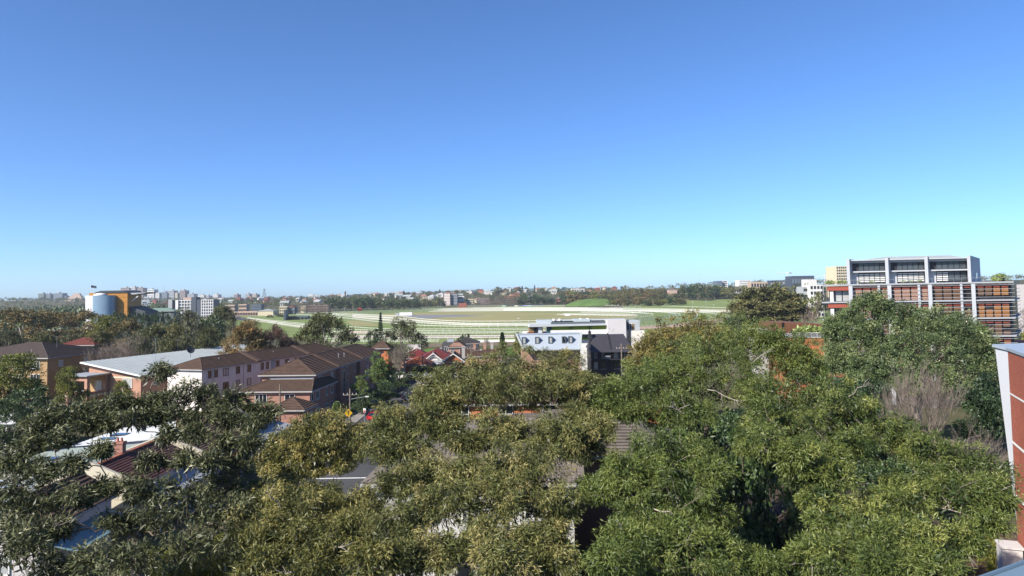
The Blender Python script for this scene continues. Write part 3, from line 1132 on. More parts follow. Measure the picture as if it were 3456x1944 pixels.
def slope(mb, e0, e1, r1, r0, step=0.46, lift=0.12):
    """one roof plane laid in overlapping courses from eave e0-e1 to ridge r0-r1"""
    e0, e1, r0, r1 = Vector(e0), Vector(e1), Vector(r0), Vector(r1)
    L = ((r0 + r1) / 2 - (e0 + e1) / 2).length
    n = max(2, int(L / step))
    nr = (e1 - e0).cross(((r0 + r1) - (e0 + e1)) / 2)
    nr.normalize()
    if nr.z < 0:
        nr = -nr
    for i in range(n):
        a, b = i / n, (i + 1) / n
        p, q = e0.lerp(r0, a), e1.lerp(r1, a)
        s, t = e1.lerp(r1, b), e0.lerp(r0, b)
        up = nr * lift
        mb.face([p + up, q + up, s + nr * 0.004, t + nr * 0.004])
        mb.face([p, q, q + up, p + up])
    mb.face([e1, e0, r0, r1] if r0 != r1 else [e1, e0, r0])

def hip_roof(root, x0, x1, y0, y1, z, rise, axis='y', oh=0.45, m=None, h0=True, h1=True, step=0.46, capm=None, fascia=None, gablemat=None):
    m = m or M_ROOFB
    X0, X1, Y0, Y1 = x0 - oh, x1 + oh, y0 - oh, y1 + oh
    mb = MB()
    if axis == 'y':
        c = (X0 + X1) / 2
        hw = (X1 - X0) / 2
        a = Y0 + (hw if h0 else 0)
        b = Y1 - (hw if h1 else 0)
        if b < a:
            a = b = (a + b) / 2
        r0, r1 = Vector((c, a, z + rise)), Vector((c, b, z + rise))
        slope(mb, (X1, Y0, z), (X1, Y1, z), r1, r0, step)
        slope(mb, (X0, Y1, z), (X0, Y0, z), r0, r1, step)
        if h0:
            slope(mb, (X0, Y0, z), (X1, Y0, z), r0, r0, step)
        if h1:
            slope(mb, (X1, Y1, z), (X0, Y1, z), r1, r1, step)
    else:
        c = (Y0 + Y1) / 2
        hw = (Y1 - Y0) / 2
        a = X0 + (hw if h0 else 0)
        b = X1 - (hw if h1 else 0)
        if b < a:
            a = b = (a + b) / 2
        r0, r1 = Vector((a, c, z + rise)), Vector((b, c, z + rise))
        slope(mb, (X0, Y0, z), (X1, Y0, z), r1, r0, step)
        slope(mb, (X1, Y1, z), (X0, Y1, z), r0, r1, step)
        if h0:
            slope(mb, (X0, Y1, z), (X0, Y0, z), r0, r0, step)
        if h1:
            slope(mb, (X1, Y0, z), (X1, Y1, z), r1, r1, step)
    ro = mb.build('roof', m, root)
    cb = MB()
    if (r1 - r0).length > 0.3:
        cb.bar(r0 + Vector((0, 0, .05)), r1 + Vector((0, 0, .05)), .24, .14)
    cor = {'y': [((X0, Y0, z), r0, h0), ((X1, Y0, z), r0, h0), ((X0, Y1, z), r1, h1), ((X1, Y1, z), r1, h1)],
           'x': [((X0, Y0, z), r0, h0), ((X0, Y1, z), r0, h0), ((X1, Y0, z), r1, h1), ((X1, Y1, z), r1, h1)]}[axis]
    for p, q, _ in cor:
        cb.bar(Vector(p) + Vector((0, 0, .06)), q + Vector((0, 0, .05)), .2, .12)
    cb.build('ridge_cap', capm or m, ro)
    fb = MB()
    fm = fascia or M_FASC
    fb.box(X0 - .1, X1 + .1, Y0 - .1, Y0 + .02, z - .22, z - .01)
    fb.box(X0 - .1, X1 + .1, Y1 - .02, Y1 + .1, z - .22, z - .01)
    fb.box(X0 - .1, X0 + .02, Y0 + .02, Y1 - .02, z - .22, z - .01)
    fb.box(X1 - .02, X1 + .1, Y0 + .02, Y1 - .02, z - .22, z - .01)
    fb.box(X0 + .02, X1 - .02, Y0 + .02, Y1 - .02, z - .12, z - .05)
    fb.build('gutter', fm, ro)
    gm = gablemat
    if gm is not None:
        g = MB()
        if axis == 'y':
            if not h0:
                g.extrude([(x0, y0 + .01, z - .05), (x1, y0 + .01, z - .05), (c, y0 + .01, z + rise - .15)], (0, .12, 0))
            if not h1:
                g.extrude([(x0, y1 - .13, z - .05), (x1, y1 - .13, z - .05), (c, y1 - .13, z + rise - .15)], (0, .12, 0))
        else:
            if not h0:
                g.extrude([(x0 + .01, y0, z - .05), (x0 + .01, y1, z - .05), (x0 + .01, c, z + rise - .15)], (.12, 0, 0))
            if not h1:
                g.extrude([(x1 - .13, y0, z - .05), (x1 - .13, y1, z - .05), (x1 - .13, c, z + rise - .15)], (.12, 0, 0))
        g.build('gable', gm, root)
    return ro

def pipe(root, x, y, z0, z1, m=None, r=0.05):
    return MB().tube([(x, y, z0), (x, y, z1)], [r, r], 6).build('downpipe', m or M_FASC, root)

def vent(root, x, y, z):
    return MB().tube([(x, y, z - .3), (x, y, z + .45)], [.07, .07], 6).box(x - .12, x + .12, y - .12, y + .12, z + .45, z + .55).build('roof_vent', M_GREYM, root)

def antenna(loc, h, label, group='television aerials on the roofs', rz=0.0):
    o = empty('aerial', loc, rz, label, 'aerial', group)
    MB().tube([(0, 0, -.2), (0, 0, h)], [.03, .02], 5).build('mast', M_GREYM, o)
    a = MB()
    a.bar((-.7, 0, h - .1), (.7, 0, h - .1), .03)
    for i in range(7):
        x = -.6 + .2 * i
        a.bar((x, -.35 + .03 * i, h - .1), (x, .35 - .03 * i, h - .1), .02)
    a.build('elements', M_GREYM, o)
    return o

BR_RED = mat_brick('red_brick', (0.42, 0.18, 0.125), (0.36, 0.15, 0.105), (0.38, 0.28, 0.23))
BR_SAL = mat_brick('salmon_brick', (0.50, 0.235, 0.155), (0.44, 0.20, 0.13), (0.42, 0.33, 0.26))
BR_YEL = mat_brick('yellow_brick', (0.44, 0.27, 0.12), (0.39, 0.23, 0.10), (0.36, 0.28, 0.18))
BR_ORA = mat_brick('orange_brick', (0.52, 0.15, 0.055), (0.45, 0.12, 0.045), (0.45, 0.22, 0.12))
BR_WHT = mat_brick('white_painted_brick', (0.62, 0.61, 0.58), (0.56, 0.55, 0.53), (0.42, 0.41, 0.40))
BR_PNK = mat_brick('pink_brick', (0.44, 0.235, 0.165), (0.38, 0.195, 0.14), (0.40, 0.30, 0.24))
M_PALEW = mat('pale_render', (0.60, 0.565, 0.55), 0.85, 0.10, 0.25, 0.2, 3)
M_STAIN = mat('stained_render', (0.80, 0.745, 0.70), 0.85, 0.16, 0.35, 0.2, 3)

# ---- red brick flats
b1 = empty('brick_apartment_block', (-36.7, 135, 0), R(-3.9), 'long red brick apartment block with stepped brown tiled hip roofs', 'building')
bx('wall', BR_RED, b1, -9.7, 0, 0, 50, -1, 7.8)
hip_roof(b1, -9.7, 0, 0, 50, 7.8, 2.45, 'y', .5, M_ROOFB)
# dividing walls capped with tiles across the roof
for yy in (13.5, 31.5):
    w_ = MB()
    for sx in (-1, 1):
        p0 = Vector((-4.85 + sx * 5.5, yy, 7.86))
        p1 = Vector((-4.85, yy, 10.45))
        w_.bar(p0, p1, 1.1, .30)
    w_.build('dividing_wall_cap', M_ROOFB, b1)
# recessed bays on the street side
bx('bay_wall', BR_RED, b1, 0.003, 0.9, 13.2, 17.6, -1, 7.55)
bx('bay_wall', BR_RED, b1, 0.003, 0.7, 28.2, 33.4, -1, 7.55)
for y, w, bars in ((3.4, 1.9, 2), (10.6, .9, 0), (20.2, 1.6, 1), (26.3, 1.0, 0), (36.5, 1.6, 1), (41.5, 1.0, 0), (46.5, 1.6, 1)):
    for z in (6.35, 3.6, 1.0):
        if y < 11 and z < 6:
            continue
        win(b1, 0.0, y, z, w, 1.35, 'r', bars=bars)
aw = MB()
aw.cm = 0
pts = [(0.9, 14.9, 2.6), (0.9, 16.0, 2.6)]
arch = [(0.93, 14.9, 2.4), (0.93, 16.1, 2.4)] + [(0.93, 15.5 + .6 * math.cos(a), 6.3 + .6 * math.sin(a)) for a in [math.pi * i / 10 for i in range(11)]]
ao = MB().extrude(arch, (0.03, 0, 0)).build('arched_window', M_GLASS, b1)
af = MB()
for i in range(2, len(arch) - 1):
    af.bar(Vector(arch[i]) + Vector((.02, 0, 0)), Vector(arch[i + 1]) + Vector((.02, 0, 0)), .12, .1, (1, 0, 0))
af.bar((.95, 14.9, 2.4), (.95, 14.9, 6.3), .12, .1, (1, 0, 0))
af.bar((.95, 16.1, 2.4), (.95, 16.1, 6.3), .12, .1, (1, 0, 0))
for zz in (3.4, 4.4, 5.4):
    af.bar((.96, 14.95, zz), (.96, 16.05, zz), .06, .06)
af.build('window_frame', M_FASC, ao)
# front wing with lean-to hips
bx('wing_wall', BR_RED, b1, -11.2, 1.0, -5.0, -0.003, -1, 5.5)
bx('wing_wall', BR_RED, b1, 0.003, 1.0, 0.0, 8.8, -1, 5.5)
lr_ = MB()
slope(lr_, (-11.7, -5.5, 5.5), (1.5, -5.5, 5.5), (0.02, -0.02, 7.0), (-8.2, -0.02, 7.0))
slope(lr_, (1.5, -5.5, 5.5), (1.5, 9.3, 5.5), (0.02, 9.3, 6.5), (0.02, -0.02, 7.0))
slope(lr_, (-11.7, 2.0, 5.5), (-11.7, -5.5, 5.5), (-8.2, -0.02, 7.0), (-9.75, 2.0, 6.4))
lo = lr_.build('wing_roof', M_ROOFB, b1)
MB().bar((1.5, -5.5, 5.58), (0.0, -.05, 7.06), .22, .12).build('ridge_cap', M_ROOFB, lo)
MB().bar((-11.7, -5.5, 5.58), (-8.2, -.05, 7.06), .22, .12).build('ridge_cap', M_ROOFB, lo)
lg = MB().box(-11.8, 1.62, -5.62, -5.5, 5.26, 5.48).box(1.5, 1.62, -5.5, 9.4, 5.26, 5.48)
lg.build('gutter', M_FASC, lo)
lg2 = MB().box(-8.3, 0.1, -.12, -0.004, 7.0, 7.25)
lg2.build('flashing', M_WHITE, lo)
for y, w, bars in ((-3.8, .9, 0), (-1.0, 1.7, 2), (4.2, .9, 0), (7.2, 1.0, 0)):
    for z in (4.2, 1.2):
        win(b1, 1.0, y, z, w, 1.3, 'r', bars=bars)
for x, w, bars in ((-7.8, 2.0, 2), (-2.6, 1.7, 1)):
    win(b1, x, -5.0, 4.2, w, 1.3, 'f', bars=bars)
    win(b1, x, -5.0, 1.3, w, 1.3, 'f', bars=bars)
pipe(b1, -1.2, -.09, 7.2, 7.7)
pipe(b1, 0.09, 12.6, 0, 7.6)
# porch with pyramid roof
bx('porch_wall', BR_RED, b1, -3.6, 2.1, -11.5, -5.6, -1, 3.2)
hip_roof(b1, -3.6, 2.1, -11.5, -5.6, 3.2, 1.65, 'y', .45, M_ROOFB)
for y in (-10, -7.6):
    win(b1, 2.1, y, 1.6, .9, 1.3, 'r', bars=0)
vent(b1, -1.6, 20, 9.4)
vent(b1, -1.3, 23, 9.3)
vent(b1, -7, 6, 9.2)
# turret house behind
bt_ = empty('brick_turret', P(1283, 1180, 196).xy.to_3d(), R(-4), 'small orange brick turret with brown pyramid roof behind the red brick flats', 'building')
bx('wall', BR_ORA, bt_, -2.2, 2.2, 0, 4.4, 0, 8.0)
hip_roof(bt_, -2.2, 2.2, 0, 4.4, 8.0, 2.0, 'y', .45, M_ROOFB)
win(bt_, -.6, 0, 7, .8, 1.0, 'f', bars=0)
win(bt_, 2.2, 2, 7, .8, 1.0, 'r', bars=0)

# ---- white long block
b2 = empty('rendered_apartment_block', (-61.5, 145, 0), R(-18.4), 'long off white rendered apartment block with brown tiled roof', 'building')
bx('wall', M_STAIN, b2, -8.4, 0, 0, 50, -1, 8.1)
hip_roof(b2, -8.4, 0, 0, 50, 8.1, 1.85, 'y', .4, M_ROOFB)
for yy in (17.0, 36.0):
    w_ = MB()
    for sx in (-1, 1):
        w_.bar((-4.2 + sx * 4.8, yy, 8.15), (-4.2, yy, 10.1), 1.4, .28)
    w_.build('dividing_wall_cap', M_ROOFB, b2)
M_WOODF = mat('timber_window', (0.10, 0.07, 0.055), .6, .1)
ys = [2.2, 4.0, 6.9, 10.6, 14.2, 18.6, 20.4, 24.0, 27.6, 31.2, 33.0, 37.4, 41, 44.6, 48]
ws = [.8, .8, 1.5, 1.1, 1.0, .8, .8, 1.3, 1.3, .8, .8, 1.3, 1.1, 1.1, .8]
for y, w in zip(ys, ws):
    for z in (6.9, 4.1, 1.3):
        win(b2, 0, y, z, w, 1.35, 'r', frame=M_WOODF, bars=1 if w > 1 else 0, fw=.06)
for y in (3.1, 12.4, 21.8, 35):
    pipe(b2, .08, y, 0, 7.9)
bx('stair_panel', mat('grey_blue_panel', (0.36, 0.40, 0.44), .7, .08), b2, .003, .12, 21.9, 23.3, 0, 7.8)
vent(b2, -2.6, 8, 9.1)
vent(b2, -2.5, 26, 9.1)

# ---- pale metal roofed block with brick balconies
b3 = empty('brick_balcony_block', (-76.0, 150, 0), R(-17), 'salmon brick flats with a wide pale metal skillion roof and stacked balconies', 'building')
MB().extrude([(0, 0, -1), (-13.4, 0, -1), (-13.4, 0, 8.7), (0, 0, 6.5)], (0, 50, 0)).build('wall', BR_SAL, b3)
rm = MB()
rm.extrude([(.9, -1.0, 6.58), (-14.6, -1.0, 9.12), (-14.6, -1.0, 9.28), (.9, -1.0, 6.74)], (0, 52, 0))
r3 = rm.build('roof', M_ZINC, b3)
sm = MB()
for i in range(42):
    y = -.6 + i * 1.22
    sm.bar((.9, y, 6.76), (-14.6, y, 9.30), .06, .07)
sm.build('seams', M_ZINC, r3)
MB().bar((.95, -1.06, 6.62), (-14.7, -1.06, 9.16), .1, .3).build('fascia', M_WHITE, r3)
MB().bar((.98, -1, 6.60), (.98, 51, 6.60), .14, .2).build('gutter', M_FASC, r3)
bx('cream_band', M_CREAM, b3, -7.6, -.0, -.06, -.003, 6.0, 6.3)
win(b3, -3.4, 0, 5.0, 2.3, 1.7, 'f', bars=2)
win(b3, -3.4, 0, 2.1, 2.3, 1.5, 'f', bars=2)
for y in (4, 10, 18, 26):
    win(b3, 0, y, 5.0, 1.3, 1.2, 'r', bars=1)
    win(b3, 0, y, 2.2, 1.3, 1.2, 'r', bars=1)
# balcony tower
for x in (-13.6, -8.9):
    for y in (-5.3, -.75):
        bx('balcony_pillar', BR_SAL, b3, x, x + .7, y, y + .7, -1, 6.75)
for k, z in enumerate((-.3, 2.55, 5.2)):
    if k < 2:
        bx('balcony_floor', M_CREAM, b3, -13.7, -8.1, -5.4, -.05, z + .2, z + .55)
        bx('balcony_parapet', BR_SAL, b3, -12.9, -8.9, -5.25, -5.02, z + .552, z + 1.1)
        bx('balcony_parapet', BR_SAL, b3, -8.75, -8.5, -4.6, -.75, z + .552, z + 1.1)
        for q in (1.25, 1.42):
            MB().bar((-12.9, -5.1, z + q), (-8.9, -5.1, z + q), .07).build('balcony_rail', M_WHITE, b3)
bx('balcony_back_wall', BR_YEL, b3, -13.2, -8.3, -.5, -.06, 0, 6.6)  # yellow brick wall closing the back of the balconies
bx('balcony_lintel', BR_SAL, b3, -12.9, -8.9, -5.25, -5.02, 5.9, 6.74)
bx('balcony_roof', M_GREYM, b3, -14.1, -7.6, -5.9, -.003, 6.92, 7.06)
bx('balcony_fascia', M_CREAM, b3, -13.9, -7.8, -5.7, -.003, 6.752, 6.918)
win(b3, -10.3, -.5, 4.4, 1.4, 2.0, 'f', bars=1, sill=False)
dish = empty('satellite_dish', P(643, 1187, 168), 0, 'dark satellite dish standing on the pale metal roof', 'satellite dish')
MB().lathe([(.05, .0), (.5, .06), (.85, .22), (.87, .22), (.5, .02), (.05, -.06)], 18).build('reflector', M_DARKM, dish, (0, 0, .4), (R(70), 0, R(40)), True)
MB().tube([(0, 0, -1.2), (0, 0, .4)], [.05, .05], 6).build('mast', M_DARKM, dish)
for px, py, D, h in ((525, 1195, 165, 4.5), (600, 1172, 190, 3.0)):
    p = P(px, py, D)
    antenna((p.x, p.y, p.z - 1), h, 'thin television aerial standing on the pale metal roof')

# ---- yellow brick flats
b4 = empty('yellow_brick_flats', (-104.6, 165, 0), R(-8), 'yellow brick flats with a broad dark brown tiled hip roof among trees', 'building')
bx('wall', BR_YEL, b4, -26, 0, 0, 22, -1, 9.4)
hip_roof(b4, -26, 0, 0, 22, 9.4, 2.7, 'x', .6, mat('dark_brown_tile', (0.085, 0.062, 0.055), .85, .3, .9, .4, 4))
for x in (-3, -7.5, -13, -18, -23):
    for z in (7.8, 4.9, 2.0):
        win(b4, x, 0, z, 2.2, 1.5, 'f', bars=2)
for y in (4, 12, 18):
    for z in (7.8, 4.9):
        win(b4, 0, y, z, 1.2, 1.3, 'r')
vent(b4, -7, 3.5, 10.4)
vent(b4, -22, 3.5, 10.4)
p = P(192, 1160, 176)
antenna((p.x, p.y, p.z - .6), 2.4, 'spiky television aerial on the dark brown hip roof')
b4b = empty('yellow_brick_house', P(258, 1165, 230).xy.to_3d(), R(-8), 'ochre brick building half hidden by trees behind the dark hip roof', 'building')
bx('wall', BR_YEL, b4b, -6, 6, 0, 9, 0, 8.2)
hip_roof(b4b, -6, 6, 0, 9, 8.2, 2, 'x', .4, M_ROOFR)
for x in (-3.5, 0, 3.5):
    win(b4b, x, 0, 6.8, 1.6, 1.4)
    win(b4b, x, 0, 4.0, 1.6, 1.4)

# ---- terraces in the left foreground
def terrace(y0, y1, wallm, roofm, vm, label, zr=6.2, ze=4.4, x0=-45, xr=-40.2, x1=-36.2, capm=M_CREAM, rz=0):
    o = empty('terrace_house', (xr, y0, 0), 0, label, 'house', None)
    L = y1 - y0
    a, b = x0 - xr, x1 - xr
    MB().extrude([(a, 0.15, -.2), (b, 0.15, -.2), (b, 0.15, ze - .1), (0, 0.15, zr - .12), (a, 0.15, ze - .1)], (0, L - .3, 0)).build('wall', wallm, o)
    mb = MB()
    slope(mb, (b + .35, .3, ze - .15), (b + .35, L - .3, ze - .15), (0, L - .3, zr), (0, .3, zr), .34, .07)
    slope(mb, (a - .3, L - .3, ze - .15), (a - .3, .3, ze - .15), (0, .3, zr), (0, L - .3, zr), .34, .07)
    ro = mb.build('roof', roofm, o)
    MB().bar((0, .3, zr + .08), (0, L - .3, zr + .08), .28, .16).build('ridge_cap', M_TERRA, ro)
    pm = MB()
    pm.extrude([(a - .3, 0, -.2), (b + .45, 0, -.2), (b + .45, 0, ze + .25), (0, 0, zr + .45), (a - .3, 0, ze + .25)], (0, .29, 0))
    po = pm.build('party_wall', capm, o)
    cm_ = MB()
    cm_.bar((b + .5, .145, ze + .30), (.0, .145, zr + .52), .4, .12)
    cm_.bar((a - .35, .145, ze + .30), (.0, .145, zr + .52), .4, .12)
    cm_.build('coping', capm, po)
    # verandah on the street side
    vr = MB()
    vr.extrude([(b + .02, .4, 3.35), (b + 2.6, .4, 2.75), (b + 2.6, .4, 2.83), (b + .02, .4, 3.45)], (0, L - .8, 0))
    vo = vr.build('verandah_roof', vm, o)
    for y in (.6, L / 2, L - .6):
        MB().box(b + 2.35, b + 2.45, y - .05, y + .05, 0, 2.74).build('verandah_post', M_WHITE, o)
    for y in (L * .3, L * .7):
        win(o, b, y, 1.7, .9, 1.7, 'r')
    return o
t1 = terrace(70, 84, M_PALEW, mat('maroon_tile', (0.085, 0.030, 0.026), .8, .3, .8, .4, 4), M_GREYM, 'terrace house with maroon tiled roof and an orange edged gable parapet')
t2 = terrace(84.4, 98, M_PALEW, M_ROOFB, mat('red_verandah', (0.26, 0.055, 0.04), .6, .1), 'terrace house with a cream gable parapet and red verandah roof', 6.0, 4.3)
t3 = terrace(98.4, 112, M_PALEW, M_ROOFK, M_GREYM, 'terrace house with charcoal roof and a cream parapet beside the red brick flats', 5.8, 4.2)
# gablet on the charcoal roof
g3 = MB()
slope(g3, (1.2, 5.0, 4.9), (4.6, 5.0, 3.9), (4.0, 6.4, 5.2), (.8, 6.4, 5.4), .34)
slope(g3, (4.6, 7.8, 3.9), (1.2, 7.8, 4.9), (.8, 6.4, 5.4), (4.0, 6.4, 5.2), .34)
g3.extrude([(4.3, 5.1, 3.6), (4.3, 7.7, 3.6), (4.3, 6.4, 4.95)], (.1, 0, 0))
g3.build('gablet', M_ROOFB, t3)
for i, (x, y, z, m) in enumerate(((-40.6, 76, 6.1, BR_RED), (-40.6, 90, 5.9, BR_PNK), (-41, 104, 5.7, M_CREAM))):
    c = MB().box(-.45, .45, -.35, .35, -.3, 1.4).box(-.52, .52, -.42, .42, 1.4, 1.6)
    c.build('chimney', m, (t1, t2, t3)[i], (x + 40.2, y - (70, 84.4, 98.4)[i], z - .2))
    for k in (-.2, .2):
        MB().tube([(x + 40.2 + k, y - (70, 84.4, 98.4)[i], z + 1.35), (x + 40.2 + k, y - (70, 84.4, 98.4)[i], z + 1.8)], [.12, .1], 8).build('chimney_pot', M_TERRA, (t1, t2, t3)[i])
# additions behind the terraces: low metal roofs
def lowroof(x0, x1, y0, y1, z, rise, m, label, wallm=M_PALEW, sky_=0):
    o = empty('rear_addition', (x0, y0, 0), 0, label, 'building', None)
    a, b = x1 - x0, y1 - y0
    MB().extrude([(0, 0, -.2), (a, 0, -.2), (a, 0, z - .05 + rise), (0, 0, z - .05)], (0, b, 0)).build('wall', wallm, o)
    r_ = MB().extrude([(-.3, -.3, z - .02), (a + .3, -.3, z + rise + .0), (a + .3, -.3, z + rise + .1), (-.3, -.3, z + .08)], (0, b + .6, 0)).build('roof', m, o)
    s_ = MB()
    n = int(b / .75)
    for i in range(n + 1):
        y = -.2 + (b + .4) * i / n
        s_.bar((-.3, y, z + .10), (a + .3, y, z + rise + .12), .05, .05)
    s_.build('seams', m, r_)
    for k in range(sky_):
        MB().box(a * .2, a * .4, 1.5 + k * 3, 3 + k * 3, z + .2, z + .5).build('skylight', M_GLASS, o)
    return o
lowroof(-58, -46, 84, 93, 3.3, .5, mat('green_grey_metal', (0.33, 0.38, 0.34), .5, .1, .3), 'grey green metal roofed addition behind the terrace houses', sky_=1)
lowroof(-56, -46, 94, 108, 3.6, .7, mat('white_metal', (0.66, 0.68, 0.69), .5, .1, .3), 'white metal roofed addition behind the charcoal terrace', sky_=2)
lowroof(-52, -45.6, 62, 80, 3.2, .4, mat('blue_grey_metal', (0.34, 0.40, 0.46), .4, .12, .3), 'blue grey metal roof running beside the maroon tiled terrace')
lowroof(-66, -54, 64, 78, 2.8, .4, M_ZINC, 'flat pale metal shed roof beyond the dark branching gum')
o = lowroof(-82, -70, 106, 116, 4.3, .3, mat('white_metal', (0.66, 0.68, 0.69), .5, .1, .3), 'isolated white metal roof near the yellow green trees')
# white gabled house close under the dark gum
wg = empty('gabled_house', (-36.5, 57, 0), 0, 'white gabled house with blue grey verandah under the dark gum', 'house')
MB().extrude([(-6, 0, -.2), (0, 0, -.2), (0, 0, 4.4), (-3, 0, 6.2), (-6, 0, 4.4)], (0, 10, 0)).build('wall', M_PALEW, wg)
hip_roof(wg, -6, 0, 0, 10, 4.45, 1.95, 'y', .35, M_ROOFB, h0=False, h1=False)
MB().extrude([(.03, .5, 3.3), (2.6, .5, 2.6), (2.6, .5, 2.7), (.03, .5, 3.4)], (0, 9, 0)).build('verandah_roof', mat('verandah_blue', (0.16, 0.26, 0.30), .5, .1), wg)
for y in (.8, 5, 9.2):
    bx('verandah_post', M_WHITE, wg, 2.3, 2.42, y - .06, y + .06, 0, 2.64)
win(wg, -3, 0, 5.0, .7, .7)
win(wg, -3, 0, 2.0, 1.4, 1.5)
# ------------------------------------------------------------------ cottages by the racecourse
M_MAROON = mat('maroon_roof', (0.165, 0.035, 0.035), .75, .22, .8, .3, 4)
def stripes_roof(*a, **k):
    return hip_roof(*a, **k)

q = P(1462, 1225, 214)
c1 = empty('gabled_cottage', (q.x, 214, 0), R(3), 'maroon roofed cottage with ornate white front gable and verandah', 'house')
bx('wall', BR_PNK, c1, -4.5, 6, 3, 16, -.2, 3.0)
hip_roof(c1, -4.5, 6, 3, 16, 3.0, 2.6, 'y', .4, M_MAROON)
bx('gable_wall', M_WHITE, c1, -2.2, 2.2, .5, 3.1, -.2, 2.9)
hip_roof(c1, -2.2, 2.2, .5, 5.5, 2.95, 1.9, 'y', .3, M_MAROON, h0=False, h1=False, gablemat=M_WHITE)
gb = MB()
gb.bar((-2.6, .1, 2.95), (0, .1, 4.95), .12, .26)
gb.bar((2.6, .1, 2.95), (0, .1, 4.95), .12, .26)
gb.box(-.06, .06, .05, .15, 4.6, 5.5)
gb.build('bargeboard', M_WHITE, c1)
ga = MB()
for i in range(9):
    a0, a1 = math.pi * i / 9, math.pi * (i + 1) / 9
    ga.bar((1.35 * math.cos(a0), .2, 3.05 + .95 * math.sin(a0)), (1.35 * math.cos(a1), .2, 3.05 + .95 * math.sin(a1)), .14, .2, (0, 1, 0))
ga.build('fretwork', M_GREYM, c1)
MB().extrude([(-3.5, -1.3, 2.3), (-3.5, 1.0, 2.85), (-3.5, 1.0, 2.93), (-3.5, -1.3, 2.38)], (7.4, 0, 0)).build('verandah_roof', M_GREYM, c1)
for x in (-3.4, -1.2, 1.2, 3.8):
    bx('verandah_post', M_WHITE, c1, x - .06, x + .06, -1.2, -1.08, 0, 2.3)
bx('verandah_frieze', M_WHITE, c1, -3.45, 3.85, -1.22, -1.14, 1.95, 2.29)
for x in (-1, 1):
    win(c1, x, .5, 1.6, .9, 1.6)
c1b = empty('cottage', (q.x - 6, 224, 0), R(3), 'low cottage with a bright red tile roof beside the white gable', 'house')
bx('wall', BR_PNK, c1b, -5, 4, 0, 10, 0, 2.8)
hip_roof(c1b, -5, 4, 0, 10, 2.8, 2.5, 'y', .4, mat('bright_red_tile', (0.20, 0.035, 0.035), .75, .2, .8, .3, 4))
win(c1b, -2, 0, 1.6, 1.2, 1.2)
# orange terracotta porch
c1c = empty('terracotta_cottage', (P(1405, 1215, 205).x, 205, 0), 0, 'cottage with orange terracotta roof partly behind the pale gum', 'house')
bx('wall', BR_ORA, c1c, -3.5, 3.5, 0, 8, 0, 2.6)
hip_roof(c1c, -3.5, 3.5, 0, 8, 2.6, 1.9, 'x', .4, M_TERRA)
win(c1c, 0, 0, 1.5, 1.2, 1.2)
q = P(1530, 1225, 208)
c2 = empty('gabled_cottage', (q.x, 208, 0), R(2), 'brown tiled cottage with orange brick front gable and a tall pale chimney', 'house')
bx('wall', BR_ORA, c2, -2.6, 2.6, 0, 9, -.2, 3.0)
hip_roof(c2, -2.6, 2.6, 0, 9, 3.0, 2.2, 'y', .5, M_ROOFB, h0=False, h1=False, gablemat=BR_ORA)
gb = MB()
gb.bar((-3.2, -.56, 2.98), (0, -.56, 5.25), .12, .26)
gb.bar((3.2, -.56, 2.98), (0, -.56, 5.25), .12, .26)
gb.box(-.05, .05, -.6, -.5, 5, 6)
gb.build('bargeboard', M_WHITE, c2)
MB().box(2.3, 3.2, 4, 4.9, 3, 6.7).box(2.2, 3.3, 3.9, 5, 6.7, 6.95).build('chimney', M_CONC, c2)
win(c2, 0, 0, 1.5, 1.5, 1.5)
q = P(1542, 1215, 234)
c3 = empty('gabled_house', (q.x, 234, 0), R(2), 'two storey pink brick house with a clipped gable end', 'house')
bx('wall', BR_PNK, c3, -2.6, 2.6, 0, 10, 0, 5.2)
MB().extrude([(-2.6, .01, 5.2), (2.6, .01, 5.2), (1.0, .01, 6.6), (-1.0, .01, 6.6)], (0, .2, 0)).build('gable', BR_PNK, c3)
hip_roof(c3, -2.6, 2.6, 0, 10, 5.2, 1.75, 'y', .3, M_ROOFB, h1=False)
win(c3, -1.4, 0, 4.2, .8, 1.3, bars=1, hbar=True)
win(c3, 1.2, 0, 4.2, .5, 1.1, bars=0)
q = P(1553, 1200, 250)
c4 = empty('modern_house', (q.x, 250, 0), R(1), 'dark grey clad modern house with broad striped tile roof', 'house')
MGC = mat('grey_cladding', (0.075, 0.073, 0.080), .7, .1, .5)
bx('wall', MGC, c4, -6.2, 6.2, 0, 11, 0, 5.2)
hip_roof(c4, -1.8, 6.2, 0, 11, 5.2, 1.75, 'x', .2, M_ROOFK)
bx('upper_wall', MGC, c4, -5.9, -2.0, .4, 8, 5.203, 5.7)
MB().extrude([(-4.4, 0.3, 5.75), (-2.2, 0.3, 5.75), (-2.2, 4.5, 6.5), (-4.4, 4.5, 6.5)], (0, 0, .12)).build('solar_panel', M_GREYM, c4)
win(c4, -5.0, 0, 3.6, .45, 1.5, bars=0)
win(c4, -4.2, 0, 3.6, .45, 1.5, bars=0)
q = P(1625, 1215, 222)
c5 = empty('cottage', (q.x, 222, 0), R(4), 'long low brown roofed cottage with two pale chimneys', 'house')
bx('wall', BR_PNK, c5, -6, 6, 0, 9, -.2, 3.2)
hip_roof(c5, -6, 6, 0, 9, 3.2, 1.9, 'x', .4, M_ROOFB, h0=False, h1=False, gablemat=BR_PNK)
for x, m in ((-2, BR_PNK), (1.2, BR_PNK), (3.4, M_CONC)):
    MB().box(x - .4, x + .4, 4, 4.8, 4.4, 6.7).box(x - .5, x + .5, 3.9, 4.9, 6.7, 6.9).build('chimney', m, c5)
lw = sheet('lawn', [(-34, 268), (-14, 268), (-12, 300), (-36, 300)], 0.03, M_LAWN, px=False)
lw = sheet('lawn', [(-14, 262), (2, 262), (4, 300), (-12, 300)], 0.034, M_LAWN, px=False)
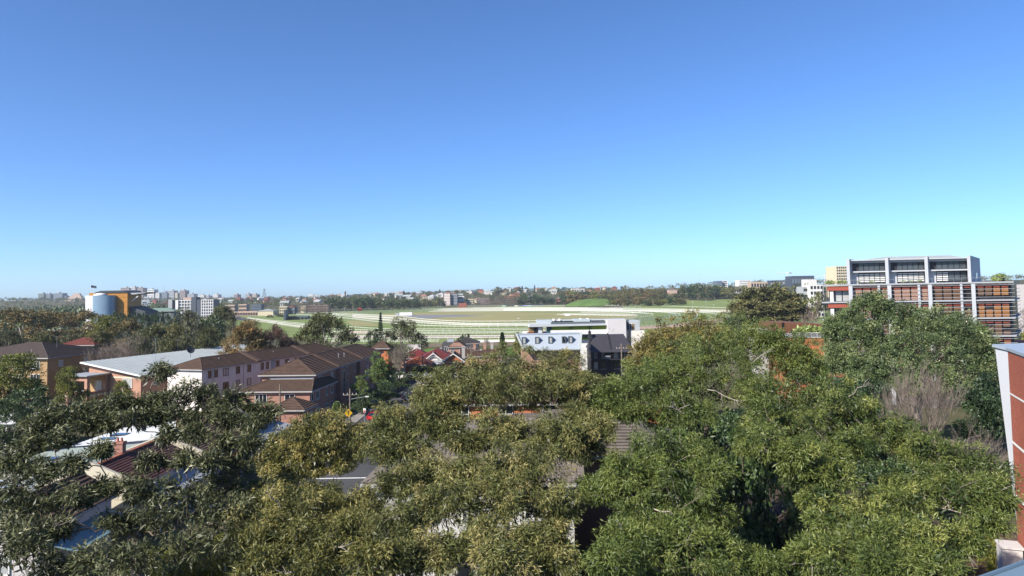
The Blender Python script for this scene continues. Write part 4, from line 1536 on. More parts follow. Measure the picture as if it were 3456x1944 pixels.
tf = empty('paling_fence', (P(1600, 1163, 312).x, 312, 0), 0, 'weathered brown paling fence below the racecourse', 'fence')
for i in range(36):
    MB().box(-22 + i * 1.25, -20.78 + i * 1.25, rnd.uniform(-.03, .0), .04, -.1, 1.5 + rnd.uniform(-.06, .06)).build('panel', M_WOODP, tf)
rm_ = empty('render_wall', (P(1395, 1205, 262).x, 262, 0), 0, 'short white rendered wall in shade beside the pale gum', 'wall')
MB().box(-2.4, 2.6, 0, .3, -.1, 4.2).box(-2.5, 2.7, -.06, .36, 4.2, 4.4).build('wall', M_PALEW, rm_)
sw = empty('garden_wall', (P(1400, 1247, 205).x, 196, 0), 0, 'white front garden wall with stepped posts before the cottages', 'wall')
for i in range(7):
    MB().box(i * 2 - 6, i * 2 - 5.6, 0, .4, -.1, 1.5).build('pillar', M_WHITE, sw)
    MB().box(i * 2 - 5.597, i * 2 - 4.003, .1, .3, -.1, 1.0).build('wall_panel', M_WHITE, sw)

# ---- green and white modern building with lift shaft
g0 = P(1784, 1180, 205)
u = (P(2175, 1120, 205).x - g0.x) / 391.0      # metres per pixel
gy = lambda py: P(1980, py, 205).z
gx = lambda px: (px - 1784) * u
g = empty('modern_apartments', (g0.x, 205, 0), R(0.6), 'white and lime green modern building with pale concrete lift shaft', 'building')
M_LIME = mat('lime_panel', (0.24, 0.36, 0.015), .5, .08, .6)
M_CLAD = mat('pale_grey_cladding', (0.50, 0.53, 0.55), .5, .06, .5)
M_DKCL = mat('slate_cladding', (0.10, 0.125, 0.145), .5, .1)
M_TIMB = mat('timber_screen', (0.24, 0.16, 0.07), .7, .2, 2)
M_CRW = mat('warm_white_render', (0.78, 0.74, 0.66), .8, .05)
bx('lower_wall', M_CRW, g, gx(1768), gx(1860), -1.5, 14, 0, gy(1122))
bx('lower_wall', M_WHITE, g, gx(1860) + .003, gx(2052), .8, 14, 0, gy(1138))
bx('recess_wall', M_DKCL, g, gx(1862), gx(2046), 1.4, 13.9, gy(1138) + .003, gy(1096) + .8)
bx('lime_band', M_LIME, g, gx(1864), gx(2046), .7, 1.398, gy(1113), gy(1099))
for px in (1930, 1993):
    win(g, gx(px), .698, gy(1107), 1.1, gy(1102) - gy(1112), 'f', frame=M_LIME, glass=mat('lime_shade', (0.12, 0.20, 0.01), .5, .05), bars=0, sill=False)
bx('balcony_front', M_WHITE, g, gx(1858), gx(2048), -1.4, -1.2, gy(1127), gy(1112))
bx('balcony_floor', M_CRW, g, gx(1860), gx(2046), -1.197, .697, gy(1127), gy(1125))
bx('soffit_wall', M_DKCL, g, gx(1862), gx(2046), -.6, .6, gy(1136), gy(1128))
bx('lower_lime_band', M_LIME, g, gx(1960), gx(2046), .3, .797, gy(1145), gy(1139))
bx('pavilion_wall', M_TIMB, g, gx(1787), gx(1833), 0, 6, gy(1122) + .003, gy(1101))
win(g, gx(1810), 0, gy(1111), 1.0, 1.5, 'f', frame=M_DARKM, bars=0, sill=False, name='door')
bx('cladding_panel', M_CLAD, g, gx(1816), gx(1830), -.06, -.003, gy(1121), gy(1101.5))
bx('corner_glazing', mat('teal_glass', (0.04, 0.09, 0.10), .12, .2), g, gx(1846), gx(1861), .2, 5, gy(1122) + .004, gy(1100))
MB().extrude([(gx(1784), -.9, gy(1100)), (gx(2054), -.9, gy(1098.5)), (gx(2054), -.9, gy(1093)), (gx(1790), -.9, gy(1093.5))], (0, 9, 0)).build('roof', M_CLAD, g)
up_ = MB()
up_.box(gx(1814), gx(1866), 2, 7, gy(1093), gy(1079))
up_.box(gx(1940), gx(1996), 2, 7, gy(1093), gy(1078))
up_.build('plant_screen', mat('clear_louvre', (0.48, 0.54, 0.56), .35, .12, 2), g)
bx('clerestory', M_DARKM, g, gx(1872), gx(2046), 3, 7, gy(1093), gy(1083))
bx('clerestory_roof', M_CLAD, g, gx(1868), gx(2120), 2.4, 7.6, gy(1083) + .003, gy(1080))
for px in (1905, 1936, 2000, 2030):
    bx('mullion', M_CLAD, g, gx(px), gx(px + 3), 2.85, 2.997, gy(1093), gy(1083))
for px in (1868, 1888, 1960, 1985):
    bx('roof_unit', M_WHITE, g, gx(px), gx(px + 7), 2.1, 3.2, gy(1083), gy(1075))
sh = bx('lift_shaft', mat('shaft_concrete', (0.62, 0.60, 0.60), .8, .05, .3), g, gx(2048), gx(2110), -2.2, 1.6, 0, gy(1080))
for px, py in ((2054, 1107), (2063, 1116), (2067, 1110)):
    MB().box(gx(px), gx(px + 2), -2.23, -2.19, gy(py + 2), gy(py)).build('wall_outlet', M_DARKM, g)
bx('slate_wall', M_DKCL, g, gx(2110) + .003, gx(2125), .4, 8, 0, gy(1083))
bx('cladding_wall', M_CLAD, g, gx(2125) + .003, gx(2160), -.2, 8, gy(1117), gy(1085))
win(g, gx(2129), -.2, gy(1105), .5, 1.6, 'f', frame=M_WHITE, bars=0, sill=False)
bx('timber_shutter', M_TIMB, g, gx(2134), gx(2142), -.26, -.203, gy(1115), gy(1096))
for k in range(5):
    bx('cladding_board', M_CLAD, g, gx(2143), gx(2160), -.25, -.203, gy(1116 - k * 6), gy(1111.2 - k * 6))
bx('boundary_wall', M_CRW, g, gx(2113), gx(2174), -1.0, 9, 0, gy(1118))
for px in (1784, 1792, 1798):
    MB().tube([(gx(px), -1, gy(1121)), (gx(px), -1, gy(1117))], [.35, .5], 8).build('planter', M_TERRA, g)

# ---- grey mansard with dormers
md = P(1735, 1180, 172)
u2 = 172 / FPX
mx_ = lambda px: (px - 1735) * u2
mz = lambda py: P(1850, py, 172).z
m_ = empty('mansard_house', (md.x, 172, 0), R(1.0), 'pale grey metal mansard roofed building with five dormer windows', 'building')
bx('wall', BR_PNK, m_, mx_(1762), mx_(1960), 1.8, 10, 0, mz(1181))
M_MANS = mat('mansard_zinc', (0.36, 0.41, 0.47), .45, .07, .4)
zt, zb = mz(1131), mz(1180)
yt = 3.0
mr_ = MB().extrude([(mx_(1760), .0, zb), (mx_(1738), yt, zt), (mx_(1738), 9, zt), (mx_(1760), 9.6, zb)], (0, 0, 0.001))
mr_ = MB()
mr_.face([(mx_(1768), 0, zb), (mx_(1956), 0, zb), (mx_(1966), yt, zt), (mx_(1744), yt, zt)])
mr_.face([(mx_(1744), yt, zt), (mx_(1966), yt, zt), (mx_(1966), 9, zt), (mx_(1744), 9, zt)])
mr_.face([(mx_(1956), 0, zb), (mx_(1956), 9.6, zb), (mx_(1966), 9, zt), (mx_(1966), yt, zt)])
mr_.face([(mx_(1768), 9.6, zb), (mx_(1768), 0, zb), (mx_(1744), yt, zt), (mx_(1744), 9, zt)])
mr_.face([(mx_(1956), 9.6, zb), (mx_(1768), 9.6, zb), (mx_(1744), 9, zt), (mx_(1966), 9, zt)])
mr_.face([(mx_(1768), 0, zb), (mx_(1768), 9.6, zb), (mx_(1956), 9.6, zb), (mx_(1956), 0, zb)])
mro = mr_.build('roof', M_MANS, m_)
MB().bar((mx_(1744), yt - .05, zt + .05), (mx_(1966), yt - .05, zt + .05), .12, .1).build('ridge_cap', M_ZINC, mro)
for a_, b_ in ((1744, 1768), (1966, 1956)):
    MB().extrude([(mx_(b_) - .25, -.35, zb - .05), (mx_(a_) - .25, yt - .4, zt + .3), (mx_(a_) + .25, yt - .4, zt + .3), (mx_(b_) + .25, -.35, zb - .05)], (0, .4, 0)).build('parapet', M_ZINC, m_)
MB().box(mx_(1764), mx_(1960), -.2, -.01, zb - .2, zb - .02).build('gutter', M_ZINC, mro)
ts_ = lambda z: yt * (z - zb) / (zt - zb)
for i, px in enumerate((1769, 1814, 1859, 1905, 1927)):
    z0, z1 = mz(1160), mz(1138)
    xc = mx_(px)
    d = MB()
    y0 = ts_(z0) - .22
    ytop = ts_(z1) + .1
    d.box(xc - .5, xc + .5, y0 + .25, ytop + .35, z0 - .1, z1)
    do = d.build('dormer', mat('dormer_zinc', (0.20, 0.235, 0.275), .5, .06), m_)
    dw = MB().box(xc - .3, xc + .3, y0 + .20, y0 + .247, z0 + .12, z1 - .12).build('dormer_window', M_CURT if i != 3 else M_GLASS, do)
    fr = MB().box(xc - .52, xc - .3, y0 + .1, y0 + .243, z0 - .1, z1 + .02).box(xc + .3, xc + .52, y0 + .1, y0 + .243, z0 - .1, z1 + .02)
    fr.box(xc - .3, xc + .3, y0 + .1, y0 + .243, z1 - .12, z1 + .02).box(xc - .3, xc + .3, y0 + .1, y0 + .243, z0 - .1, z0 + .12)
    fr.build('dormer_frame', M_DKCL, do)
p = P(1905, 1137, 173)
antenna((p.x, p.y, p.z - .4), 1.0, 'flat television aerial on the pale mansard roof')

# ---- black terrace pair
kd = P(1990, 1180, 182)
u3 = 182 / FPX
kx = lambda px: (px - 1990) * u3
kz = lambda py: P(2060, py, 182).z
M_BLACK = mat('black_paint', (0.026, 0.026, 0.032), .6, .12, .5)
M_KROOF = mat('black_slate', (0.048, 0.046, 0.058), .6, .12, .4, .15, 6)
k_ = empty('black_terrace_pair', (kd.x, 182, 0), R(0.8), 'pair of black painted terraces with slate roof and iron balconies', 'house')
bx('wall', M_BLACK, k_, kx(1994), kx(2132), 0, 8.5, 0, kz(1180))
sm_ = MB()
slope(sm_, (kx(1990), -.5, kz(1179)), (kx(2136), -.5, kz(1179)), (kx(2114), 4.2, kz(1131)), (kx(2010), 4.2, kz(1131)), .25, .02)
slope(sm_, (kx(2136), 9, kz(1179)), (kx(1990), 9, kz(1179)), (kx(2010), 4.2, kz(1131)), (kx(2114), 4.2, kz(1131)), .25, .02)
sm_.face([(kx(1990), 9, kz(1179)), (kx(1990), -.5, kz(1179)), (kx(2010), 4.2, kz(1131))])
sm_.face([(kx(2136), -.5, kz(1179)), (kx(2136), 9, kz(1179)), (kx(2114), 4.2, kz(1131))])
so = sm_.build('roof', M_KROOF, k_)
for px in (1993, 2127):
    c_ = MB().box(kx(px), kx(px + 7), 2.5, 4.2, kz(1172), kz(1122)).box(kx(px) - .08, kx(px + 7) + .08, 2.4, 4.3, kz(1122), kz(1120))
    c_.tube([(kx(px + 3.5), 3.3, kz(1120)), (kx(px + 3.5), 3.3, kz(1114))], [.16, .12], 6)
    c_.build('chimney', M_BLACK, k_)
MB().extrude([(kx(2058), -.7, 0), (kx(2058), -.7, kz(1178)), (kx(2058), 4.2, kz(1127)), (kx(2058), 9, kz(1177)), (kx(2058), 9, 0)], (.3, 0, 0)).build('party_wall', M_BLACK, k_)
bx('balcony_floor', M_BLACK, k_, kx(1994), kx(2132), -1.8, -.003, kz(1213), kz(1210))
MB().extrude([(kx(1992), -2.0, kz(1187)), (kx(2134), -2.0, kz(1187)), (kx(2134), -.52, kz(1180)), (kx(1992), -.52, kz(1180))], (0, 0, .08)).build('balcony_roof', M_KROOF, k_)
bal = MB()
for i in range(44):
    x = kx(1995) + (kx(2131) - kx(1995)) * i / 43
    bal.box(x - .015, x + .015, -1.76, -1.73, kz(1210), kz(1210) + .95)
bal.box(kx(1994), kx(2132), -1.78, -1.71, kz(1210) + .95, kz(1210) + 1.02)
bo = bal.build('balcony_railing', M_BLACK, k_)
for px in (1994, 2026, 2095, 2130):
    MB().tube([(kx(px), -1.74, kz(1212)), (kx(px), -1.74, kz(1187))], [.06, .06], 8).build('balcony_post', M_BLACK, k_)
for px in (2010, 2034, 2078, 2112):
    win(k_, kx(px), 0, kz(1198), .8, 1.7, 'f', frame=M_WHITE if px in (2112, 2078) else M_BLACK, bars=1, sill=False)
    win(k_, kx(px), 0, kz(1232), .9, 1.7, 'f', frame=M_BLACK, bars=1)
ac = MB().box(kx(2039), kx(2057), -1.3, -.9, kz(1210) + .02, kz(1199)).build('air_conditioner', M_GREYM, k_)
# ------------------------------------------------------------------ louvred apartment building (right)
A_ = Vector((57.8, 137, 0)); B_ = Vector((89.6, 131, 0))
E1 = (B_ - A_).normalized(); WID = (B_ - A_).length
E2 = Vector((0.60, 0.80, 0))
lv = empty('louvred_apartments', A_, 0, 'modern apartment building with red panels, white louvre rails and a set back penthouse', 'building')
def F(u, v, z):
    return E1 * u + E2 * v + Vector((0, 0, z))
def obox(mb, u0, u1, v0, v1, z0, z1):
    i = len(mb.v)
    for z in (z0, z1):
        for (u, v) in ((u0, v0), (u1, v0), (u1, v1), (u0, v1)):
            mb.v.append(tuple(F(u, v, z)))
    for q in ((3, 2, 1, 0), (4, 5, 6, 7), (0, 1, 5, 4), (1, 2, 6, 5), (2, 3, 7, 6), (3, 0, 4, 7)):
        mb.f.append(tuple(i + k for k in q)); mb.m.append(mb.cm)
    return mb
def ob(name, m, *a, parent=None):
    return obox(MB(), *a).build(name, m, parent or lv)
M_SLAB = mat('slab_grey_white', (0.40, 0.42, 0.45), .6, .05)
M_BLADE = mat('blade_white', (0.52, 0.54, 0.57), .7, .05)
M_REDP = mat('red_panel', (0.36, 0.085, 0.055), .6, .08, 1.2)
M_PNKP = mat('pinkish_blind', (0.38, 0.225, 0.165), .7, .1, 2)
M_BRNP = mat('brown_blind', (0.155, 0.09, 0.055), .7, .12, 2)
M_ORGP = mat('amber_blind', (0.34, 0.155, 0.05), .7, .12, 2)
M_STEEL = mat('dark_steel', (0.035, 0.032, 0.036), .45, .1)
ZS = [22.6, 19.4, 16.2, 13.0, 9.8, 6.6, 3.4]
DEP = 20.0
frac = lambda px: (px - 2770) / 646.0 * WID
ob('core_wall', M_STEEL, .9, WID - .5, 1.3, DEP, 0, ZS[0] - .5)
for i, z in enumerate(ZS):
    ob('floor_slab', M_SLAB, -.05, WID + .05, -.12, DEP + .2, z - .26, z)
cols = [2872, 3005, 3142, 3285]
for px in cols:
    ob('column', M_BLADE, frac(px) - .33, frac(px) + .33, -.35, .25, 0, ZS[0] - .345)
for px in (2968, 3104, 3245):
    for i in range(len(ZS) - 1):
        ob('fin', M_BLADE, frac(px) - .2, frac(px) + .2, -.05, 1.2, ZS[i + 1] + .003, ZS[i] - .345)
# panels behind the louvre rails
bays = [(2880, 2997, M_PNKP, 4), (3013, 3134, M_PNKP, 4), (3150, 3277, M_BRNP, 4), (3293, 3400, M_ORGP, 4)]
pr = random.Random(4)
for i in range(len(ZS) - 1):
    zt_, zb_ = ZS[i] - .40, ZS[i + 1] + .05
    for bi, (p0, p1, m, n) in enumerate(bays):
        for c in range(n):
            a = frac(p0) + (frac(p1) - frac(p0)) * c / n + .10
            b = frac(p0) + (frac(p1) - frac(p0)) * (c + 1) / n - .14
            ob('red_panel', M_REDP, a, b, .62, .72, zt_ - .62, zt_)
            mm = m
            if bi == 0 and i > 1: mm = M_BRNP
            if bi == 3 and i == 0: mm = M_BRNP if c < 2 else M_ORGP
            if bi == 3 and i == 2: mm = M_BRNP
            if bi == 2 and i == 0 and c == 3:
                continue
            rows = 3
            for r_ in range(rows):
                if bi == 3 and i == 0 and r_ == 2:
                    continue
                if pr.random() < .07:
                    continue
                hz = (zt_ - .68 - zb_) / rows
                ob('blind_panel', mm, a, b, .64 + .02 * r_, .74 + .02 * r_, zb_ + hz * (rows - 1 - r_) + .04, zb_ + hz * (rows - r_) - .07)
    for k in range(4):
        z = ZS[i + 1] + .45 + .72 * k
        if i > 4: break
        mb = MB()
        mb.bar(F(frac(2880), -.22, z), F(WID + .1, -.22, z), .05, .06)
        mb.bar(F(WID + .1, -.22, z), F(WID + .12, DEP, z), .05, .06)
        mb.build('louvre_rail', M_SLAB, lv)
    # side glazing
    for k in range(7):
        ob('side_window', M_GLASS if k % 2 else mat('side_glass', (0.10, 0.11, 0.11), .15, .3), WID - .497, WID - .42, 1.6 + k * 2.6, 3.9 + k * 2.6, ZS[i + 1] + .1, ZS[i] - .5)
# glazed corner bay on the side of the course
for i in range(len(ZS) - 1):
    ob('spandrel', M_REDP, .95, frac(2864), .15, .35, ZS[i] - 1.15, ZS[i] - .345)
    ob('bay_wall', M_WHITE, 1.3, 1.9, .4, 1.297, ZS[i + 1] + .003, ZS[i] - 1.2)
    for k in range(3):
        a = 2.1 + k * 1.25
        w_ = ob('bay_window', M_CURT if i == 0 else M_GLASS, a, a + 1.12, 1.18, 1.28, ZS[i + 1] + .1, ZS[i] - 1.2)
        fr_ = MB()
        obox(fr_, a - .06, a, 1.08, 1.297, ZS[i + 1] + .01, ZS[i] - 1.16)
        obox(fr_, a + 1.12, a + 1.18, 1.08, 1.297, ZS[i + 1] + .01, ZS[i] - 1.16)
        fr_.build('window_frame', M_STEEL, w_)
    gr = MB()
    for v in (0.1, .55, 1.0):
        obox(gr, -.02 + v * .7, .06 + v * .7, v, v + .1, ZS[i + 1] + .003, ZS[i] - .345)
    for zz in (.9, 1.9):
        gr.bar(F(0, .1, ZS[i + 1] + zz), F(.75, 1.05, ZS[i + 1] + zz), .07)
    gr.build('corner_frame', M_STEEL, lv)
# penthouse
ZP0, ZP1, ZPM = 22.6, 27.1, 24.9
V0 = 2.2
pu = [frac(2858), frac(2993), frac(3128), frac(3271)]
for k, uu in enumerate(pu):
    ob('blade_wall', M_BLADE, uu - .28, uu + .28, V0 - .6, V0 + (19.0 if k == 3 else 3.5), ZP0 + .003, ZP1 + .22 + .05 * k)
ob('penthouse_wall', M_STEEL, pu[0] + .29, pu[3] - .29, V0 + 1.6, V0 + 9, ZP0 + .003, ZP1 - .3)
ob('penthouse_slab', M_BLADE, pu[0] + .285, pu[3] - .285, V0 + .5, V0 + 2.2, ZPM - .12, ZPM + .12)
ob('penthouse_roof', M_BLADE, pu[0] + .285, pu[3] - .285, V0 + .2, V0 + 9.2, ZP1 - .12, ZP1 + .06)
rm2 = MB()
rm2.extrude([F(pu[0] + 2.5, V0 + .5, ZP1 + .063), F(pu[3] - 1, V0 + .5, ZP1 + .063), F(pu[3] - 3.5, V0 + 3, ZP1 + .62), F(pu[0] + 6, V0 + 3, ZP1 + .62)], E2 * 4)
rm2.build('vaulted_roof', M_ZINC, lv)
ob('soffit', M_CLAD, pu[0] + .29, pu[3] - .29, V0 + .9, V0 + 1.597, ZP1 - .55, ZP1 - .13)
for k in range(3):
    a, b = pu[k] + .45, pu[k + 1] - .45
    n = 5
    for c in range(n):
        x0_ = a + 1.0 + (b - a - 1.2) * c / n
        x1_ = a + 1.0 + (b - a - 1.2) * (c + 1) / n - .12
        ob('window', mat('penthouse_glass', (0.07, 0.085, 0.10), .10, .3), x0_, x1_, V0 + 1.45, V0 + 1.597, ZPM + .2, ZP1 - .6)
        if k == 2 and c > 1:
            ob('window', mat('penthouse_glass', (0.07, 0.085, 0.10), .10, .3), x0_, x1_, V0 + 1.45, V0 + 1.597, ZP0 + .3, ZPM - .25)
        else:
            for r_ in range(5):
                ob('shutter_slat', M_WHITE, x0_, x1_, V0 + 1.40, V0 + 1.55, ZP0 + .35 + r_ * .34, ZP0 + .55 + r_ * .34)
    ob('side_panel', M_BLADE, a - .16, a + .85, V0 + 1.50, V0 + 1.597, ZP0 + .003, ZPM - .123)
ob('end_window', M_GLASS, pu[3] + .281, pu[3] + .31, V0 + 9.0, V0 + 11.5, ZP0 + .7, ZP0 + 1.8)
rl = MB()
rl.bar(F(pu[0], -.02, ZP0 + .75), F(WID, -.02, ZP0 + .75), .04)
for k in range(24):
    uu = pu[0] + (WID - pu[0]) * k / 23
    rl.bar(F(uu, -.02, ZP0), F(uu, -.02, ZP0 + .75), .03)
rl.build('terrace_railing', M_GREYM, lv)
def bush(name, loc, rx, rz, m, label, group, n=500, cat='plant'):
    o = empty(name, loc, rnd.uniform(0, 6), label, cat, group)
    Q, T, C = crown_points([(0, 0, rz * .9, rx, rx, rz)], 22, max(6, n // 22), rx * .33, rx * .28, rx * .13, droop=0.1)
    c = link('foliage', quads_mesh('foliage', Q, m, T), o)
    c['kind'] = 'stuff'
    MB().tube([(0, 0, -.2), (0, 0, rz)], [rx * .08, rx * .05], 5).build('stem', M_BARK, o)
    return o
for uu in (6.2, 8.4, 13.8, 15.2, 16.6):
    w = F(uu, 1.9 if uu > 7 else 1.0, ZP0) + A_
    bush('potted_plant', w, .38, .33, L_SPRING, 'small clipped potted shrub on the penthouse terrace', 'potted shrubs on the penthouse terrace', 260)
bush('shrub', F(1.2, 1.5, ZP0) + A_, .9, .35, L_SPRING, 'low hedge like shrub on the roof corner beside the glazed bay', None, 500)
bush('shrub', F(3.2, 2.0, ZP0) + A_, .8, .35, L_SPRING, 'low shrub on the roof between the glazed bay and penthouse', None, 500)
bush('shrub', F(WID - 2.2, 3.6, ZP0) + A_, 1.35, .62, L_SPRING, 'bright clipped round shrub on the roof past the penthouse', None, 900)

# rust clad building and orange brick wall to its left
ru = empty('rust_clad_building', P(2612, 1115, 160).xy.to_3d(), R(-4), 'low building clad in rusty brown steel beside the louvred apartments', 'building')
urx = lambda px, D=160: (px - 2612) * D / FPX
M_RUST = mat('rusty_steel', (0.155, 0.065, 0.032), .8, .2, 1.2, .2, 5)
zz = lambda py, px=2690, D=160: P(px, py, D).z
MB().extrude([(0, 0, 0), (urx(2775), 0, 0), (urx(2775), 0, zz(1096)), (urx(2690), 0, zz(1090)), (0, 0, zz(1088.5))], (0, 12, 0)).build('wall', M_RUST, ru)
win(ru, urx(2642), 0, zz(1097), .55, 1.1, 'f', frame=M_RUST, glass=M_GLASS, bars=0, sill=False)
for k in range(9):
    MB().box(urx(2655) + k * .95, urx(2655) + k * .95 + .04, -.03, -.003, zz(1112), zz(1096)).build('seam', M_RUST, ru)
og = empty('orange_brick_wing', P(2690, 1180, 142).xy.to_3d(), R(-8), 'orange brick wing with glass balustrade below the rust clad building', 'building')
ogx = lambda px: (px - 2690) * 142 / FPX
z_ = lambda py: P(2735, py, 142).z
bx('wall', BR_ORA, og, ogx(2660), ogx(2795), 0, 14, 0, z_(1140))
bx('capping', M_CONC, og, ogx(2658), ogx(2796), -.12, 14, z_(1140) + .003, z_(1137))
bal = MB()
for k in range(7):
    x = ogx(2680) + k * 1.1
    bal.box(x, x + .05, .1, .15, z_(1137), z_(1124))
bal.box(ogx(2678), ogx(2790), .08, .17, z_(1124), z_(1122.5))
bal.build('balustrade', M_WHITE, og)
bx('balustrade_glass', mat('grey_glass', (0.16, 0.17, 0.18), .15, .2), og, ogx(2680), ogx(2790), .2, .23, z_(1137), z_(1124))
gsh = bush('roof_garden', P(2735, 1118, 147) + Vector((0, 0, -.4)), 2.6, .35, L_SPRING, 'strip of grass and low plants on the roof beside the rust cladding', None, 1200)
cl = empty('concrete_annex', P(2580, 1112, 165).xy.to_3d(), R(-4), 'pale concrete annex roof in front of the great fig', 'building')
MB().box(-2, 1, 0, 6, 0, P(2580, 1113, 165).z).box(-2.2, 1.2, -.2, 6.2, P(2580, 1113, 165).z + .003, P(2580, 1110.5, 165).z).build('wall', M_CONC, cl)

# ------------------------------------------------------------------ brick tower beside the viewpoint (right edge)
nb_top = P(3358, 1171, 45)
nr = empty('brick_apartment_tower', (nb_top.x, 45, 0), 0, 'near red brick apartment tower with tapering pale grey corner panel', 'building')
def N(px, py, D):
    p = P(px, py, D)
    return p - Vector((nb_top.x, 45, 0))
# face runs towards the viewer on the right: depth shrinks from left to right
DL, DM, DR = 45.0, 43.6, 40.0
tl, tm = N(3358, 1171, DL), N(3403, 1183, DM)
xm = tm.x
bz_ = 22 - 45 * (1778 - 960) / FPX
gp = MB()
# tapering panel, real slab 0.5 m deep
low = N(3430, 1778, DM)
gp.extrude([(tl.x, tl.y, tl.z), (xm, tm.y, tm.z), (xm, tm.y, low.z), (xm - .02, tm.y, low.z)], (1.2, .1, 0))
gp.build('grey_panel', mat('pale_grey_panel', (0.55, 0.57, 0.60), .6, .04, .3), nr)
ev = N(3456, 1196, DR)
dirv = Vector((ev.x - xm, ev.y - tm.y, 0)).normalized()
LEN = 9.0
farp = Vector((xm, tm.y, 0)) + dirv * LEN
nrm = Vector((dirv.y, -dirv.x, 0))
if nrm.x > 0: nrm = -nrm
bk = MB()
o0 = Vector((xm, tm.y, 0)) - nrm * .02
bk.extrude([o0, o0 + dirv * LEN, o0 + dirv * LEN + Vector((0, 0, tm.z)), o0 + Vector((0, 0, tm.z))], -nrm * 8)
M_MORT = mat('mortar', (0.66, 0.52, 0.42), .9, .1)
bk.build('wall', M_MORT, nr)
# every brick that shows: courses 0.105 m, bricks 0.30 m
M_BRK = mat('tower_brick', (0.40, 0.115, 0.065), .8, .12, .8, objvar=.14)
bl, bh, bd = 0.305, 0.096, 0.035
one = MB().box(0, bl - .022, -bd, 0.0, 0, bh - .020).mesh('brick', M_BRK)
rest = MB()
cnt = 0
ang = math.atan2(dirv.y, dirv.x)
nz = int((tm.z - .2) / bh)
band_z = [N(3456, 1360, DR).z, N(3456, 1540, DR).z, N(3456, 1735, DR).z]
for r_ in range(nz):
    z = tm.z - .06 - (r_ + 1) * bh
    if z < 2.5: break
    if any(abs(z + bh / 2 - b) < .08 for b in band_z):
        continue
    nvis = 17
    for c in range(nvis):
        s_ = c * bl
        p = Vector((xm, tm.y, z)) + dirv * (s_ + .01) + nrm * .0
        if 20 <= r_ < 85 and c < 5 and cnt < 300:
            link('brick', one, nr, p, (0, 0, ang)); cnt += 1
        else:
            a = p; 
            q0 = [a, a + dirv * (bl - .022)]
            rest.extrude([q0[0], q0[1], q0[1] + nrm * bd, q0[0] + nrm * bd], (0, 0, bh - .020))
ro_ = rest.build('brickwork', M_BRK, nr); ro_['kind'] = 'stuff'
for b in band_z:
    MB().bar(Vector((xm, tm.y, b)) + nrm * .03, farp + Vector((0, 0, b)) + nrm * .03, .08, .075).build('shelf_strip', M_WHITE, nr)
    q_ = Vector((tl.x, tl.y, b + .15))
capb = MB()
capb.extrude([tl + Vector((-.12, .1, .0)), tm + nrm * .12 + Vector((0, 0, 0.02)), farp + nrm * .12 + Vector((0, 0, tm.z + .02)), farp - nrm * 8 + Vector((0, 0, tm.z + .02)), tl + Vector((8, 2, 0))], (0, 0, .16))
capb.build('roof_capping', mat('capping_steel', (0.34, 0.40, 0.46), .4, .06), nr)
# small white rendered wall at its foot and metal awning close below
fw_ = empty('render_pier', P(3422, 1890, 42).xy.to_3d(), R(-20), 'white rendered pier at the foot of the brick tower', 'wall')
pz = P(3415, 1855, 42).z
MB().box(-.55, .45, 0, 1.2, 0, pz).box(-.62, .52, -.07, 1.27, pz + .003, pz + .12).build('pier', M_PALEW, fw_)
aw_ = empty('metal_awning', P(3456, 1925, 14), 0, 'blue grey ribbed metal roof edge beside the viewpoint', 'awning')
a0, a1 = P(3300, 1958, 13.5) - P(3456, 1925, 14), P(3600, 1850, 13.5) - P(3456, 1925, 14)
dd = (a1 - a0)
M_AWN = mat('awning_steel', (0.10, 0.155, 0.22), .35, .06)
MB().extrude([a0, a1, a1 + Vector((0, -4, -1.6)), a0 + Vector((0, -4, -1.6))], (0, 0, -.12)).build('roof_sheet', M_AWN, aw_)
rb_ = MB()
for k in range(9):
    t = k / 9
    off = Vector((0, -4 * t, -1.6 * t + .03))
    rb_.bar(a0 + off, a1 + off, .05, .05)
rb_.build('ribs', M_AWN, aw_)

# ------------------------------------------------------------------ flats under the near trees
ft = empty('white_brick_flats', (-9.0, 47, 0), R(-3), 'white painted brick flats with weathered grey tiled roof beneath the gums', 'building')
bx('wall', BR_WHT, ft, 0, 12.6, 0, 17, -.2, 10.2)
bx('rear_wing_wall', BR_RED, ft, 12.603, 20.5, 7.5, 16.9, -.2, 10.2)  # red brick in place of white, darker to stand for tree shade
# roof: base plus individual tiles on the visible slope
zE, zR, yE, yR = 10.35, 13.1, -.6, 8.5
hip_roof(ft, 0, 12.6, 0, 17, 10.25, 2.7, 'x', .6, M_ROOFT, h0=True, h1=False, step=.40)
hip_roof(ft, 11.0, 20.5, 7.5, 16.9, 10.22, 2.4, 'x', .5, M_ROOFT, h0=False, h1=True, step=.40)
tw, tl_ = .32, .42
sl = math.atan2(2.7, 9.1)
tile = MB()
n_ = 5
for k in range(n_):
    x0, x1 = tw * k / n_, tw * (k + 1) / n_
    h0, h1 = .035 * math.sin(math.pi * k / n_) + .02, .035 * math.sin(math.pi * (k + 1) / n_) + .02
    tile.face([(x0, 0, h0), (x1, 0, h1), (x1, tl_, h1 - .02), (x0, tl_, h0 - .02)])
    tile.face([(x0, 0, 0), (x1, 0, 0), (x1, 0, h1), (x0, 0, h0)])
tme = tile.mesh('roof_tile', M_ROOFT)
rest = MB()
cnt = 0
nrow = 22
